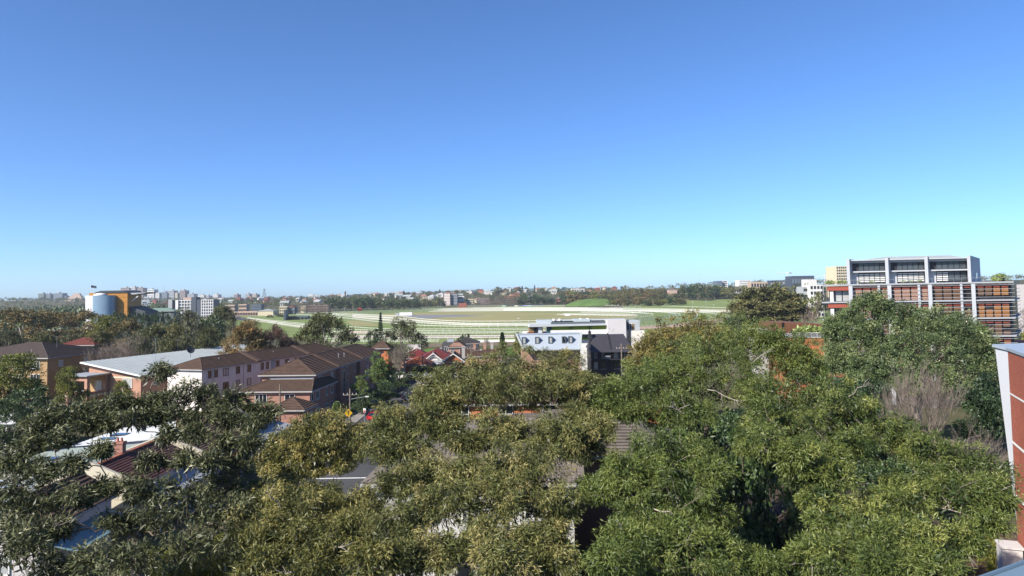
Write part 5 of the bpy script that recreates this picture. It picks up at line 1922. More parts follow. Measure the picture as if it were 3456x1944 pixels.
for r_ in range(nrow):
    yy = -.6 + r_ * .40 * math.cos(sl) + .02
    zz_ = 10.25 + (yy + .6) * math.tan(sl) + .07
    xa = -.6 + (yy + .6)
    ncol = int((13.2 - xa) / tw)
    for c in range(ncol):
        x = 13.2 - (c + 1) * tw
        if r_ >= 4 and r_ < 20 and 3.5 < x < 9.5 and cnt < 300:
            link('roof_tile', tme, ft, (x, yy, zz_), (sl, 0, 0)); cnt += 1
        else:
            ca, sa = math.cos(sl), math.sin(sl)
            i0 = len(rest.v)
            for v in tile.v:
                rest.v.append((x + v[0], yy + v[1] * ca - v[2] * sa, zz_ + v[1] * sa + v[2] * ca))
            for f_ in tile.f:
                rest.f.append(tuple(i0 + k for k in f_)); rest.m.append(0)
rt = rest.build('tile_courses', M_ROOFT, ft); rt['kind'] = 'stuff'
for x in (2.5, 6.5, 10.5):
    for z in (8.7, 5.8, 2.9):
        win(ft, x, 0, z, 1.7, 1.4, 'f', bars=1)
bx('stair_tower', BR_WHT, ft, 4.0, 5.4, -1.2, -.003, 0, 7.0)
bx('awning_slab', M_CONC, ft, 9.6, 11.6, -1.3, -.003, 6.9, 7.1)
pipe(ft, 8.4, -.1, 0, 10, M_DARKM)
# second grey roof to the right
f2 = empty('tiled_house', (16, 52, 0), R(-10), 'house with dark pinkish brown tiled roof half hidden by the bright gum', 'house')
bx('wall', BR_RED, f2, 0, 14, 0, 14, -.2, 4.4)
hip_roof(f2, 0, 14, 0, 14, 4.4, 2.2, 'x', .5, mat('dark_pinkish_tile', (0.075, 0.055, 0.046), .9, .28, 1, .4, 4, spec=.1), fascia=M_WOODF)
for x in (2, 6, 10):
    win(f2, x, 0, 2.6, 1.3, 1.3, glass=M_GLASS, frame=M_WOODF)
# orange brick house behind with white windows
f3 = empty('orange_brick_house', (-9, 84, 0), R(-3), 'orange red brick house with white windows behind the weathered roof', 'house')
bx('wall', BR_ORA, f3, 0, 26, 0, 9, -.2, 9.6)
hip_roof(f3, 0, 26, 0, 9, 9.6, 2.2, 'x', .5, M_ROOFB)
for x in (3, 8, 13, 18, 23):
    for z in (8.4, 5.2, 2.4):
        win(f3, x, 0, z, 1.5, 1.7, 'f', bars=1, hbar=True, glass=M_GLASS)
# dark tiled low roof at lower right with a reed fence
f4 = empty('low_brown_roof_house', (22, 44, 0), R(-14), 'low house with dark brown tiled roof in deep shade', 'house')
bx('wall', BR_RED, f4, 0, 15, 0, 14, -.2, 3.2)
hip_roof(f4, 0, 15, 0, 14, 3.2, 2.6, 'x', .5, M_ROOFB)
win(f4, 4, 0, 1.8, 1.6, 1.4)
rf = empty('reed_fence', (G(2670, 1900).x, G(2670, 1900).y, 0), R(-14), 'tan reed fence beside the dark tiled low house', 'fence')
for k in range(26):
    MB().box(k * .12, k * .12 + .1, rnd.uniform(0, .04), .07, 0, 1.9 + rnd.uniform(-.08, .08)).build('reed_bundle', mat('reed', (0.40, 0.26, 0.15), .9, .25, 3), rf)
tfn = empty('timber_fence', (G(3000, 1850).x, G(3000, 1850).y, 0), R(-38), 'dark timber paling fence behind the near gum', 'fence')
for k in range(40):
    MB().box(k * .3, k * .3 + .28, 0, .04, 0, 1.8 + rnd.uniform(-.05, .05)).build('paling', M_WOODP, tfn)
# ------------------------------------------------------------------ racecourse grandstand end (left distance)
DG = 450.0
gs0 = P(290, 1060, DG)
ug = DG / FPX
hx = lambda px: (px - 290) * ug
hz = lambda py: P(340, py, DG).z
gst = empty('grandstand_tower', (gs0.x - 2.3, DG, 0), R(1), 'silver clad cylinder beside an amber clad grandstand block with dark roof', 'building')
M_SILV = mat('silver_cladding', (0.62, 0.62, 0.62), .38, .08, .3, metal=.0, spec=.6)
M_SILV_SHADE = mat('silver_cladding_shade', (0.22, 0.34, 0.46), .35, .12, .4, spec=.6)  # bluish copy of the silver cladding for the side away from the sun
M_AMB = mat('amber_cladding', (0.46, 0.20, 0.018), .55, .1, .3)
M_NAVY = mat('navy_roof', (0.035, 0.045, 0.065), .5, .1)
# drum: faceted front, each sheet a panel, shade put into the right-hand colour
rad = hx(387) / 2
cx = rad
nseg = 26
for k in range(nseg):
    a0, a1 = math.pi + math.pi * k / nseg, math.pi + math.pi * (k + 1) / nseg
    p0 = (cx + rad * math.cos(a0), 4 + rad * .55 * math.sin(a0))
    p1 = (cx + rad * math.cos(a1), 4 + rad * .55 * math.sin(a1))
    MB().extrude([(p0[0], p0[1], 0), (p1[0], p1[1], 0), (p1[0], p1[1], hz(997)), (p0[0], p0[1], hz(997))], (0, .3, 0)).build('cladding_sheet', M_SILV if k < 11 else M_SILV_SHADE, gst)
MB().prism([(0.1, 4.2), (cx * 2 - .1, 4.2), (cx * 2 - .1, 9), (.1, 9)], 0, hz(997) - .1).build('drum_core', M_SILV_SHADE, gst)
MB().lathe([(hx(340) * .42, hz(996.7)), (hx(340) * .4, hz(993)), (hx(340) * .25, hz(990)), (.01, hz(988.5))], 24, hx(338), 4).build('dome', M_WHITE, gst, smooth=True)
bx('amber_block', M_AMB, gst, hx(294), hx(424), 6, 24, 0, hz(988.5))
for k in range(8):
    z = hz(988.5) * (k + 1) / 9
    MB().box(hx(388), hx(424), 5.95, 5.997, z, z + .06).build('panel_joint', M_NAVY, gst)
MB().extrude([(hx(312), 5.5, hz(988.4)), (hx(426), 5.5, hz(988.4)), (hx(412), 5.5, hz(981)), (hx(335), 5.5, hz(981)), (hx(320), 5.5, hz(985))], (0, 20, 0)).build('roof', M_NAVY, gst)
MB().extrude([(hx(424), 8, hz(990)), (hx(482), 8, hz(989)), (hx(478), 8, hz(991)), (hx(425), 8, hz(997))], (0, 14, 0)).build('canopy', mat('canopy_grey', (0.42, 0.44, 0.46), .5, .1), gst)
MB().extrude([(hx(424), 9, 0), (hx(486), 9, 0), (hx(476), 9, hz(1055)), (hx(424), 9, hz(1036))], (0, 18, 0)).build('seating_tier', mat('tier_grey', (0.05, 0.06, 0.08), .7, .3, .4), gst)
MB().bar((hx(432), 9, hz(1018)), (hx(452), 9, hz(1001)), .5, .5).build('canopy_strut', M_WHITE, gst)
fl = empty('flagpole', P(293, 990, DG) + Vector((-1.5, 7, -1)), 0, 'flagpole flying a dark flag on the amber grandstand block', 'flag')
fh = P(293, 960, DG).z - P(293, 990, DG).z + 1
MB().tube([(0, 0, 0), (0, 0, fh)], [.16, .08], 6).build('pole', M_WHITE, fl)
fm_ = MB()
for k in range(8):
    a, b = k / 8, (k + 1) / 8
    ya, yb = .35 * math.sin(a * 5), .35 * math.sin(b * 5)
    za, zb2 = -.5 * a, -.5 * b
    fm_.extrude([(3.6 * a, ya, fh - .4 + za), (3.6 * b, yb, fh - .4 + zb2), (3.6 * b, yb, fh - 1.9 + zb2 * 1.1), (3.6 * a, ya, fh - 1.9 + za * 1.1)], (0, .04, 0))
fm_.build('flag', mat('flag_cloth', (0.018, 0.03, 0.07), .8, .3, 1), fl)
# green roofed pavilion
pv0 = P(478, 1062, 520)
pv = empty('green_roof_pavilion', (pv0.x, 520, 0), R(3), 'long low pavilion with a grey green metal roof beside the grandstand', 'building')
w_ = 105 * 520 / FPX
bx('wall', mat('pavilion_wall', (0.10, 0.13, 0.13), .6, .3, .6), pv, 0, w_, 0, 12, 0, P(530, 1051, 520).z)
hip_roof(pv, 0, w_, 0, 12, P(530, 1051, 520).z, 2.2, 'x', 1.0, mat('green_metal', (0.20, 0.29, 0.24), .5, .1), step=2)
for k in range(14):
    win(pv, 1 + k * (w_ - 2) / 13, 0, P(530, 1055, 520).z - .2, .9, 1.4, 'f', bars=0, sill=False)

# ------------------------------------------------------------------ far buildings
def boxbld(name, px0, px1, ytop, D, m, label, cat='building', group=None, ybase=None, depth=None, floors=0, cols=0, wm=None, frame=None, rz=0, roofm=None, rise=0, band=False, base=None, sidew=False, bandface='f'):
    a, b = P(px0, ytop, D), P(px1, ytop, D)
    cxm = (a.x + b.x) / 2
    zt = (a.z + b.z) / 2
    gz = terr(cxm, D) if base is None else base
    w = b.x - a.x
    d = depth or max(6, w * .7)
    o = empty(name, (cxm, D, gz - .3), rz, label, cat, group)
    h = zt - gz + .3
    bx('wall', m, o, -w / 2, w / 2, 0, d, 0, h)
    if roofm:
        hip_roof(o, -w / 2, w / 2, 0, d, h, rise, 'x' if w >= d else 'y', .4, roofm, step=1.2)
    wm = wm or M_GLASS
    if floors:
        vis = h if ybase is None else zt - P((px0 + px1) / 2, ybase, D).z
        fh = vis / floors
        if band:
            me = MB().box(-w * .46, w * .46, -.12, -.01, -fh * .22, fh * .22).mesh('window_band', wm)
            ms = MB().box(w * .5 + .01, w * .5 + .12, d * .08, d * .92, -fh * .22, fh * .22).mesh('window_band', wm)
            for k in range(floors):
                z = h - fh * (k + .55)
                link('window_band', me, o, (0, 0, z))
                link('window_band', ms, o, (0, 0, z))
        else:
            cw = w / cols
            me = MB().box(-cw * .32, cw * .32, -.15, -.01, -fh * .27, fh * .27).mesh('window', wm)
            for k in range(floors):
                for c in range(cols):
                    link('window', me, o, (-w / 2 + cw * (c + .5), 0, h - fh * (k + .55)))
    return o
M_T = {
    'green': mat('tower_green', (0.10, 0.15, 0.11), .7, .15, .05), 'slate': mat('tower_slate', (0.13, 0.17, 0.21), .6, .15, .05),
    'tan': mat('tower_tan', (0.48, 0.37, 0.28), .8, .12, .05), 'brown': mat('tower_brown', (0.27, 0.20, 0.17), .8, .12, .05),
    'white': mat('tower_white', (0.72, 0.70, 0.67), .8, .06, .05), 'grey': mat('tower_grey', (0.36, 0.38, 0.40), .7, .1, .05),
    'dark': mat('tower_dark', (0.06, 0.075, 0.10), .5, .15, .05), 'cream': mat('tower_cream', (0.62, 0.54, 0.38), .8, .08, .05),
    'pink': mat('tower_pink', (0.50, 0.36, 0.29), .8, .1, .05)}
M_TW = mat('tower_glass', (0.09, 0.11, 0.14), .3, .2, .1)
TOW = [(127, 150, 991, 'green', 'dull green clad tower'), (150, 172, 992, 'dark', 'dark glass tower beside the green tower'), (175, 213, 989.5, 'slate', 'blue grey slab tower'),
       (211, 226, 1000, 'dark', 'squat dark tower'), (405, 438, 971, 'brown', 'brown stepped tower behind the grandstand canopy'),
       (439, 457, 968.5, 'white', 'white banded tower with a rooftop mast'), (456, 484, 971.5, 'brown', 'brown tower beside the white mast tower'),
       (496, 521, 977, 'white', 'bright white tower standing apart'), (510, 539, 988, 'white', 'low rounded white tower'), (542, 565, 986, 'slate', 'dark slate tower with thin mast'),
       (565, 588, 981, 'grey', 'pale grey tower next to the slate mast tower'), (579, 600, 988, 'cream', 'low cream tower'), (605, 626, 980, 'brown', 'round topped grey brown tower at the end of the city cluster'),
       (631, 655, 992, 'grey', 'low grey block past the city cluster'), (669, 690, 996, 'white', 'long white hospital like block on the ridge'), (690, 706, 998, 'grey', 'grey annex of the long white ridge block'),
       (717, 736, 994, 'white', 'white and grey twin block on the ridge'), (788, 802, 994, 'brown', 'small brown block on the ridge'), (825, 842, 992, 'grey', 'small grey block on the ridge'),
       (850, 866, 993, 'tan', 'small tan block on the ridge near the lattice mast')]
for (a, b, y, c, lab) in TOW:
    o = boxbld('tower_block', a, b, y, 3200, M_T[c], lab + ' on the far skyline', 'tower', None, floors=7, band=True, wm=M_TW if c != 'dark' else M_T['slate'], depth=28, rz=R(-12))
    MB().box(-6, 4, 6, 16, o.children[0].dimensions.z - .01, o.children[0].dimensions.z + 5).build('plant_room', M_T['grey'], o)
# stepped tan apartments
zg = empty('ziggurat_apartments', (P(252, 1000, 3100).x, 3100, terr(P(252, 1000, 3100).x, 3100)), 0, 'stepped tan terraced apartments on the far skyline', 'building')
zh = P(252, 990, 3100).z - terr(P(252, 1000, 3100).x, 3100)
for k in range(6):
    w = 44 - 6 * k
    MB().box(-w, w * .8, k * 3, 26, zh * k / 6, zh * (k + 1) / 6 - .02).build('terrace_tier', M_T['tan'] if k % 2 else M_T['pink'], zg)
for px, yt, nm in ((447, 958, 'mast on the white banded tower'), (554, 962, 'thin mast on the slate tower')):
    p = P(px, 985, 3195)
    o = empty('radio_mast', p, 0, 'slim ' + nm, 'mast')
    H = P(px, yt, 3195).z - p.z
    MB().tube([(0, 0, 0), (0, 0, H * .6), (0, 0, H)], [1.0, .7, .3], 6).box(-1.6, 1.6, -.6, .6, H * .3, H * .34).build('mast', M_T['grey'], o)
# lattice mast
p = P(892, 998, 2300)
lt = empty('lattice_mast', p, 0, 'steel lattice mast with a flat head standing on the ridge', 'mast')
H = P(892, 976, 2300).z - p.z
lm = MB()
for sx in (-1, 1):
    for sy in (-1, 1):
        lm.bar((sx * 4.2, sy * 4.2, -3), (sx * 1.1, sy * 1.1, H), .5)
for k in range(6):
    z = H * k / 6
    w = 4.2 - 3.1 * k / 6
    w2 = 4.2 - 3.1 * (k + 1) / 6
    for s in (-1, 1):
        lm.bar((-w, s * w, z), (w2, s * w2, z + H / 6), .28)
        lm.bar((s * w, -w, z), (s * w2, w2, z + H / 6), .28)
        lm.bar((-w, s * w, z), (w, s * w, z), .25)
lm.box(-3.4, 3.4, -1.5, 1.5, H - .5, H + .8)
lm.build('lattice', M_T['slate'], lt)

# office building with grid front
of = boxbld('office_building', 571, 720, 1012, 900, M_T['dark'], 'white framed office building with a grid of dark windows', 'building', base=0, depth=20)
oh_ = P(650, 1012, 900).z + .3
for (a, b, n) in ((603, 652, 5), (680, 719, 5)):
    x0 = (a - 645.5) * 900 / FPX; x1 = (b - 645.5) * 900 / FPX
    for k in range(n + 1):
        x = x0 + (x1 - x0) * k / n
        MB().box(x - .35, x + .35, -.5, -.01, 0, oh_).build('mullion', M_WHITE, of)
    for k in range(6):
        z = oh_ - .4 - k * 3.6
        MB().box(x0 - .35, x1 + .35, -.45, -.02, z - .45, z + .35).build('spandrel', M_WHITE, of)
bx('end_wall', M_T['grey'], of, (571 - 645.5) * .3645, (584 - 645.5) * .3645, -2.5, -.01, 0, oh_ + 1)
bx('white_fin', M_WHITE, of, (594 - 645.5) * .3645, (603 - 645.5) * .3645, -1.5, -.01, 0, oh_)
bx('plant_room', M_T['pink'], of, (613 - 645.5) * .3645, (645 - 645.5) * .3645, 4, 12, oh_, oh_ + 3.2)
bx('lift_core', M_T['dark'], of, (646 - 645.5) * .3645, (662 - 645.5) * .3645, -.6, 12, 0.01, oh_ + 3.4)
# racecourse edge buildings
boxbld('cream_apartments', 943, 968, 1035, 950, M_T['cream'], 'cream three storey building by the far racecourse edge', base=0, floors=3, cols=4, depth=14)
boxbld('dark_apartments', 968, 994, 1037, 955, M_T['slate'], 'slate flats with red tile roof beside the cream building', base=0, floors=3, cols=5, depth=14, roofm=M_ROOFR, rise=2)
boxbld('brown_apartments', 1034, 1108, 1030, 1010, M_T['brown'], 'long brown flats behind bare trees at the racecourse edge', base=0, floors=3, cols=12, depth=14)
boxbld('billboard_building', 1014, 1031, 1032, 985, M_T['cream'], 'square cream wall lit by sun near the bare trees', base=0, depth=10)
boxbld('long_shed', 791, 868, 1051, 900, M_T['pink'], 'long low pinkish shed behind the racecourse fence', base=0, depth=16, floors=1, cols=14)
boxbld('gabled_shed', 870, 922, 1049, 880, M_T['cream'], 'cream shed with grey hip roof behind the racecourse fence', base=0, depth=20, roofm=M_ZINC, rise=2.0)
boxbld('cream_flats', 760, 792, 1029, 1150, M_T['tan'], 'pale tan flats above the trees left of the sheds', base=0, floors=2, cols=8, depth=14)
boxbld('cream_flats', 805, 832, 1027, 1180, M_T['tan'], 'pale tan flats with a white roof box above the sheds', base=0, floors=2, cols=7, depth=14)
boxbld('dark_flats', 848, 882, 1027, 1120, M_T['dark'], 'dark flats above the sheds', base=0, floors=3, cols=8, depth=14, wm=M_T['slate'])
# scoreboard and tote building
boxbld('scoreboard', 957, 964.5, 1045, 705, M_T['dark'], 'tall thin black scoreboard slab on the racecourse', 'scoreboard', base=0, depth=9)
boxbld('tote_building', 967, 1038, 1067, 715, mat('tote_green', (0.075, 0.11, 0.115), .6, .12, .2), 'low dark green building beside the black scoreboard', base=0, depth=9, floors=1, cols=6)
# 8 storey block
tb = boxbld('tower_flats', 1498, 1519, 990.5, 1390, M_T['pink'], 'eight storey pale banded flats above the racecourse', base=0, floors=8, band=True, depth=20, wm=M_WHITE)
tb2 = boxbld('tower_flats', 1519.5, 1544, 991, 1395, M_T['dark'], 'shade coloured half of the eight storey flats with grey balconies', base=0, floors=8, band=True, depth=20, wm=M_T['grey'])  # dark wall colour carries the shade of this half
boxbld('white_house', 1545, 1566, 999, 1420, M_T['white'], 'white modern house beside the eight storey flats', base=3, floors=2, cols=3, depth=12)
boxbld('red_shed', 1547, 1575, 1023, 1190, mat('red_container', (0.27, 0.085, 0.06), .7, .12, .3), 'boxy red shed at the far racecourse edge', base=0, depth=9)
boxbld('brick_flats', 1609, 1652, 1006, 1450, M_T['brown'], 'dark brick flats with red walls near bare trees', base=3, floors=3, cols=8, depth=14, wm=M_T['dark'])
boxbld('cream_house', 1574, 1600, 1009, 1430, M_T['cream'], 'cream flats with white balconies beyond the red shed', base=3, floors=2, cols=4, depth=12)
boxbld('white_apartments', 1929, 1974, 974.5, 1900, M_T['white'], 'bright white apartments with small windows on the ridge', floors=2, cols=8, depth=26)
boxbld('brick_flats', 1975, 1988, 979, 1900, M_T['brown'], 'brown flats beside the bright white ridge apartments', depth=20)
boxbld('red_brick_house', 1878, 1896, 1007, 1350, mat('far_red_brick', (0.36, 0.15, 0.09), .8, .1, .2), 'red brick house with pale gable at the park entrance', base=2, floors=2, cols=3, depth=12, roofm=M_ROOFT, rise=3)
boxbld('brick_flats', 1700, 1748, 998, 1650, mat('far_red_brick', (0.36, 0.15, 0.09), .8, .1, .2), 'long red brick flats on the slope', base=None, floors=2, cols=9, depth=14)
boxbld('dark_tower', 2095, 2102, 966, 1700, M_T['slate'], 'slim slate tower poking above the park trees', floors=5, band=True, depth=10)
boxbld('stone_house', 2258, 2285, 978, 1300, M_T['pink'], 'pinkish stone building among the park trees', depth=16, roofm=M_ROOFT, rise=3)
boxbld('grey_tower', 2418, 2438, 948, 1420, M_T['slate'], 'grey tower with white edges above the park', floors=6, cols=1, wm=M_T['slate'], depth=24)
boxbld('white_tower', 2438, 2456, 947, 1425, M_T['white'], 'white tower beside the grey tower above the park', depth=24, floors=6, cols=1, wm=M_T['dark'])
boxbld('balcony_apartments', 2494, 2535, 945, 1350, M_T['white'], 'white banded balcony apartments on the hill', floors=6, band=True, depth=24, wm=M_T['grey'])
boxbld('stone_hall', 2534, 2590, 951, 1300, M_T['tan'], 'tan stone hall beside the banded apartments on the hill', floors=2, cols=6, depth=20)
boxbld('long_office', 2600, 2670, 946, 1400, M_T['dark'], 'long dark office roofline on the hill', floors=2, cols=10, depth=20, wm=M_T['grey'])
boxbld('charcoal_hall', 2671, 2748, 931, 1300, M_T['dark'], 'large charcoal building crowning the hill', depth=30, floors=2, cols=8, wm=M_T['slate'])
boxbld('white_annex', 2722, 2756, 943, 900, M_T['white'], 'pale annex below the charcoal building', depth=16)
boxbld('white_apartments', 2733, 2778, 960, 560, M_T['white'], 'white balcony apartments beside the louvred building', floors=6, cols=4, depth=16, base=0)
boxbld('grey_balconies', 2711, 2733, 967, 565, M_T['grey'], 'grey balcony wing of the white apartments', floors=5, band=True, depth=14, base=0)
boxbld('cream_tower', 2822, 2872, 898, 900, M_T['cream'], 'tall cream tower behind the louvred apartments', 'tower', floors=14, cols=7, depth=30)
boxbld('pale_wall_building', 3424, 3470, 960, 230, M_PALEW, 'pale pink building edge past the louvred apartments', depth=10, base=0)
boxbld('red_roof_house', 3436, 3475, 1150, 150, mat('pink_red_wall', (0.42, 0.11, 0.08), .8, .1), 'pinkish red wall behind the near brick tower', base=0, depth=8)
# chimney, infield structures, billboards
p = P(1165, 1003, 1500)
ch = empty('chimney_stack', (p.x, 1500, terr(p.x, 1500)), 0, 'tall dark brick factory chimney above the fig avenue', 'chimney')
H = P(1165, 983, 1500).z - terr(p.x, 1500)
MB().lathe([(2.0, 0), (1.5, H - 2), (2.0, H - 1.6), (2.0, H), (1.2, H)], 14).build('stack', M_T['brown'], ch, smooth=True)
iw = boxbld('finish_canopy', 1348, 1391, 1054.5, 790, M_WHITE, 'long white canopy shelter in the racecourse infield', 'shelter', base=0, depth=5)
boxbld('infield_shed', 1334, 1347, 1057, 790, M_T['grey'], 'small grey shed next to the infield canopy', 'shed', base=0, depth=4)
bb = [(1694, 1706, 'green'), (1709, 1722, 'dark'), (1723, 1735, 'dark'), (1736, 1748, 'white'), (1750, 1762, 'slate')]
for i, (a, b, c) in enumerate(bb):
    boxbld('billboard', a, b, 1030.5, 1240, M_T[c] if c != 'green' else mat('mint_board', (0.35, 0.55, 0.42), .6, .1), ['mint green', 'first dark', 'second dark', 'white', 'slate blue'][i] + ' advertising board beyond the far rail', 'billboard', base=0, depth=1)
boxbld('billboard', 1763, 1779, 1030.5, 1240, mat('blue_board', (0.05, 0.22, 0.62), .6, .1), 'bright blue advertising board beyond the far rail', 'billboard', base=0, depth=1)
boxbld('billboard', 1780, 1794, 1031, 1240, mat('sky_board', (0.20, 0.52, 0.78), .6, .1), 'sky blue advertising board beyond the far rail', 'billboard', base=0, depth=1)
boxbld('far_sheds', 1795, 1835, 1028.5, 1250, M_T['dark'], 'long dark low shed beside the blue boards', 'shed', base=0, depth=10)

# far houses on the slope: one shape per kind, copied
def far_house(wall, roof, hip=True):
    mb = MB()
    mb.cm = 0
    mb.box(-6, 6, 0, 10, -3, 5)
    mb.cm = 1
    X0, X1, Y0, Y1 = -6.5, 6.5, -.5, 10.5
    r0, r1 = ((-2.5, 5, 8), (2.5, 5, 8)) if hip else ((-6.5, 5, 8.4), (6.5, 5, 8.4))
    mb.face([(X0, Y0, 5), (X1, Y0, 5), r1, r0]); mb.face([(X1, Y1, 5), (X0, Y1, 5), r0, r1])
    mb.face([(X0, Y1, 5), (X0, Y0, 5), r0]); mb.face([(X1, Y0, 5), (X1, Y1, 5), r1])
    mb.box(1.5, 2.6, 3, 4.2, 6, 9.2)
    mb.cm = 2
    for x in (-4, -1.2, 1.6, 4.2):
        mb.box(x - .6, x + .6, -.12, -.01, 2.6, 4.2)
        mb.box(x - .6, x + .6, -.12, -.01, -.4, 1.2)
    return mb.mesh('house', [wall, roof, M_GLASS])
HK = [('red tiled pale house among trees on the far slope', far_house(M_T['cream'], mat('faded_terracotta', (0.33, 0.17, 0.12), .85, .2, .2))),
      ('white house with grey roof among trees on the far slope', far_house(M_T['white'], M_T['grey'])),
      ('brick house with red roof among trees on the far slope', far_house(mat('far_red_brick', (0.36, 0.15, 0.09), .8, .1, .2), M_ROOFR)),
      ('white house with pale metal roof among trees on the far slope', far_house(M_T['white'], M_ZINC, False))]
hr = random.Random(77)
for i in range(165):
    y = hr.uniform(1480, 2450) if i < 130 else hr.uniform(2350, 2800)
    px = hr.uniform(330, 2080)
    if px > 1880 and y < 1600:
        continue
    x = (px - 1728) / FPX * y
    lab, me = HK[hr.choice((0, 0, 1, 1, 2, 2, 3, 3))]
    o = link('house', me, None, (x, y, terr(x, y) + hr.uniform(0, 2.5)), (0, 0, hr.uniform(-.6, .6)))
    s = hr.uniform(.8, 1.5)
    o.scale = (s, s, s * hr.uniform(.8, 1.1))
    tag(o, lab, 'house', 'houses of that kind on the far slope: ' + lab.split(' among')[0])

# cranes
def crane(px, ytop, D, tilt, label):
    p = P(px, ytop, D)
    gz = terr(p.x, D)
    o = empty('tower_crane', (p.x, D, gz), 0, label, 'crane')
    H = p.z - gz
    m = MB(); w = .9
    for sx in (-1, 1):
        for sy in (-1, 1):
            m.bar((sx * w, sy * w, 0), (sx * w, sy * w, H), .3)
    n = int(H / 3)
    for k in range(n):
        m.bar((-w, -w, H * k / n), (w, -w, H * (k + 1) / n), .18)
    m.build('mast', M_WHITE, o)
    j = MB()
    L = 24
    for s, sg in ((L, -1), (9, 1)):
        for dz in (0, 1.4):
            j.bar((0, 0, H + dz), (sg * s, 0, H + dz * .5 + tilt * s * (1 if sg < 0 else -.3)), .3)
    for k in range(10):
        t = k / 10
        j.bar((-L * t, 0, H + tilt * L * t), (-L * (t + .05), 0, H + 1.3 * (1 - t * .5) + tilt * L * t), .2)
    j.build('jib', M_WHITE, o)
    MB().box(4, 9, -1, 1, H - 2, H + 1).build('counterweight', M_T['grey'], o)
    MB().box(-1.2, 1.2, -1.2, 1.2, H - 1.5, H + 2.2).build('cab', M_WHITE, o)
    return o
crane(2657, 921, 1500, .02, 'white tower crane with level jib above the hill')
crane(2783, 930, 1500, -.12, 'white tower crane with sloping jib beside the cream tower')

# racecourse light poles
for px, yb, yt in ((2205, 1037, 1022), (2339, 1052, 1020), (2339, 1070, 1036), (2384, 1050, 1016), (1974, 1032, 1016), (2161, 1093, 1052), (2260, 1085, 1050), (2136, 1075, 1056), (1750, 1090, 1075), (1541, 1030, 1018), (1602, 1036, 1015), (1488, 1040, 1025), (1328, 1042, 1030),
                   (1163, 1051, 1040), (1067, 1056, 1038), (1035, 1057, 1038), (1104, 1055, 1037), (992, 1078, 1042), (2409, 1040, 1029)):
    b = G(px, yb)
    H = P(px, yt, b.y).z
    o = empty('light_pole', b, 0, 'slim white pole standing beside the racecourse rails', 'pole', 'slim poles around the racecourse')
    MB().tube([(0, 0, -.2), (0, 0, H)], [.13, .09], 6).build('pole', M_GREYM, o)
    MB().box(-.7, .7, -.12, .12, H, H + .25).build('lamp_head', M_WHITE, o)
# ------------------------------------------------------------------ cars
def car(loc, rz, paint, label, group=None, suv=False, name='car'):
    o = empty(name, loc, rz, label, 'car', group)
    hgt = 1.68 if suv else 1.44
    # length along x, front at +x
    belt = .98 if suv else .88
    prof = [(-2.15, .32, .62), (-2.1, .30, .82), (-1.7, .24, belt), (-.9, .2, belt + .02), (.7, .2, belt), (1.5, .22, belt - .1), (2.0, .26, .72), (2.17, .34, .55)]
    b = MB()
    sec = []
    for (x, zb, zt) in prof:
        wv = .86 - .10 * (abs(x) / 2.17) ** 3
        sec.append([(x, -wv * .94, zb), (x, -wv, zb + .16), (x, -wv, zt - .16), (x, -wv * .86, zt), (x, wv * .86, zt), (x, wv, zt - .16), (x, wv, zb + .16), (x, wv * .94, zb)])
    for s, t in zip(sec[:-1], sec[1:]):
        for k in range(8):
            j = (k + 1) % 8
            b.face([s[k], t[k], t[j], s[j]])
    b.face(sec[0]); b.face(list(reversed(sec[-1])))
    b.build('body', paint, o)
    rx0, rx1 = (-1.85, .35) if suv else (-1.25, .25)
    gx0, gx1 = (-2.05, 1.05) if suv else (-1.85, 1.05)
    def cab(m, inset, z0, z1, nm):
        c = MB()
        lo = [(gx0, -.76 + inset, z0), (gx1, -.76 + inset, z0), (gx1, .76 - inset, z0), (gx0, .76 - inset, z0)]
        hi = [(rx0, -.60 + inset, z1), (rx1, -.60 + inset, z1), (rx1, .60 - inset, z1), (rx0, .60 - inset, z1)]
        for k in range(4):
            j = (k + 1) % 4
            c.face([lo[k], lo[j], hi[j], hi[k]])
        c.face(hi)
        return c.build(nm, m, o)
    cab(M_GLASS, 0, belt - .02, hgt - .04, 'windows')
    r = MB()
    r.box(rx0 - .04, rx1 + .04, -.62, .62, hgt - .06, hgt)
    for sy in (-1, 1):
        r.bar((gx1, sy * .765, belt), (rx1, sy * .61, hgt - .04), .08, .07)
        r.bar((gx0, sy * .765, belt), (rx0, sy * .61, hgt - .04), .14, .09)
        r.bar((-.35, sy * .775, belt), (-.35, sy * .62, hgt - .04), .10, .06)
    r.build('roof', paint, o)
    for x in (-1.32, 1.36):
        for sy in (-1, 1):
            w = MB().lathe([(.05, -.1), (.31, -.1), (.32, -.06), (.32, .06), (.31, .1), (.05, .1)], 18).build('wheel', mat('tyre', (.015, .015, .015), .9, .1), o, (x, sy * .78, .32), (R(90), 0, 0))
            MB().lathe([(.02, -.11), (.2, -.115), (.21, -.09)], 14).lathe([(.02, .11), (.2, .115), (.21, .09)], 14).build('rim', M_GREYM, w)
    for sy in (-1, 1):
        MB().box(1.98, 2.14, sy * .62 - .18, sy * .62 + .18, .62, .76).build('headlight', M_CURT, o)
        MB().box(-2.17, -2.04, sy * .66 - .14, sy * .66 + .14, .66, .86).build('tail_light', mat('tail_red', (.3, .01, .01), .3, .05), o)
    return o
M_CRED = mat('car_red', (.42, .012, .016), .25, .03, spec=.7)
M_CBLK = mat('car_black', (.015, .017, .02), .2, .05, spec=.7)
M_CNAV = mat('car_navy', (.02, .035, .075), .2, .05, spec=.7)
M_CWHT = mat('car_white', (.72, .74, .76), .25, .03, spec=.6)
def onroad(px, py):
    g = G(px, py)
    return Vector((g.x, g.y, .03))
car(onroad(1275, 1416), R(62), M_CRED, 'red hatchback parked in sun at the shaded kerb')
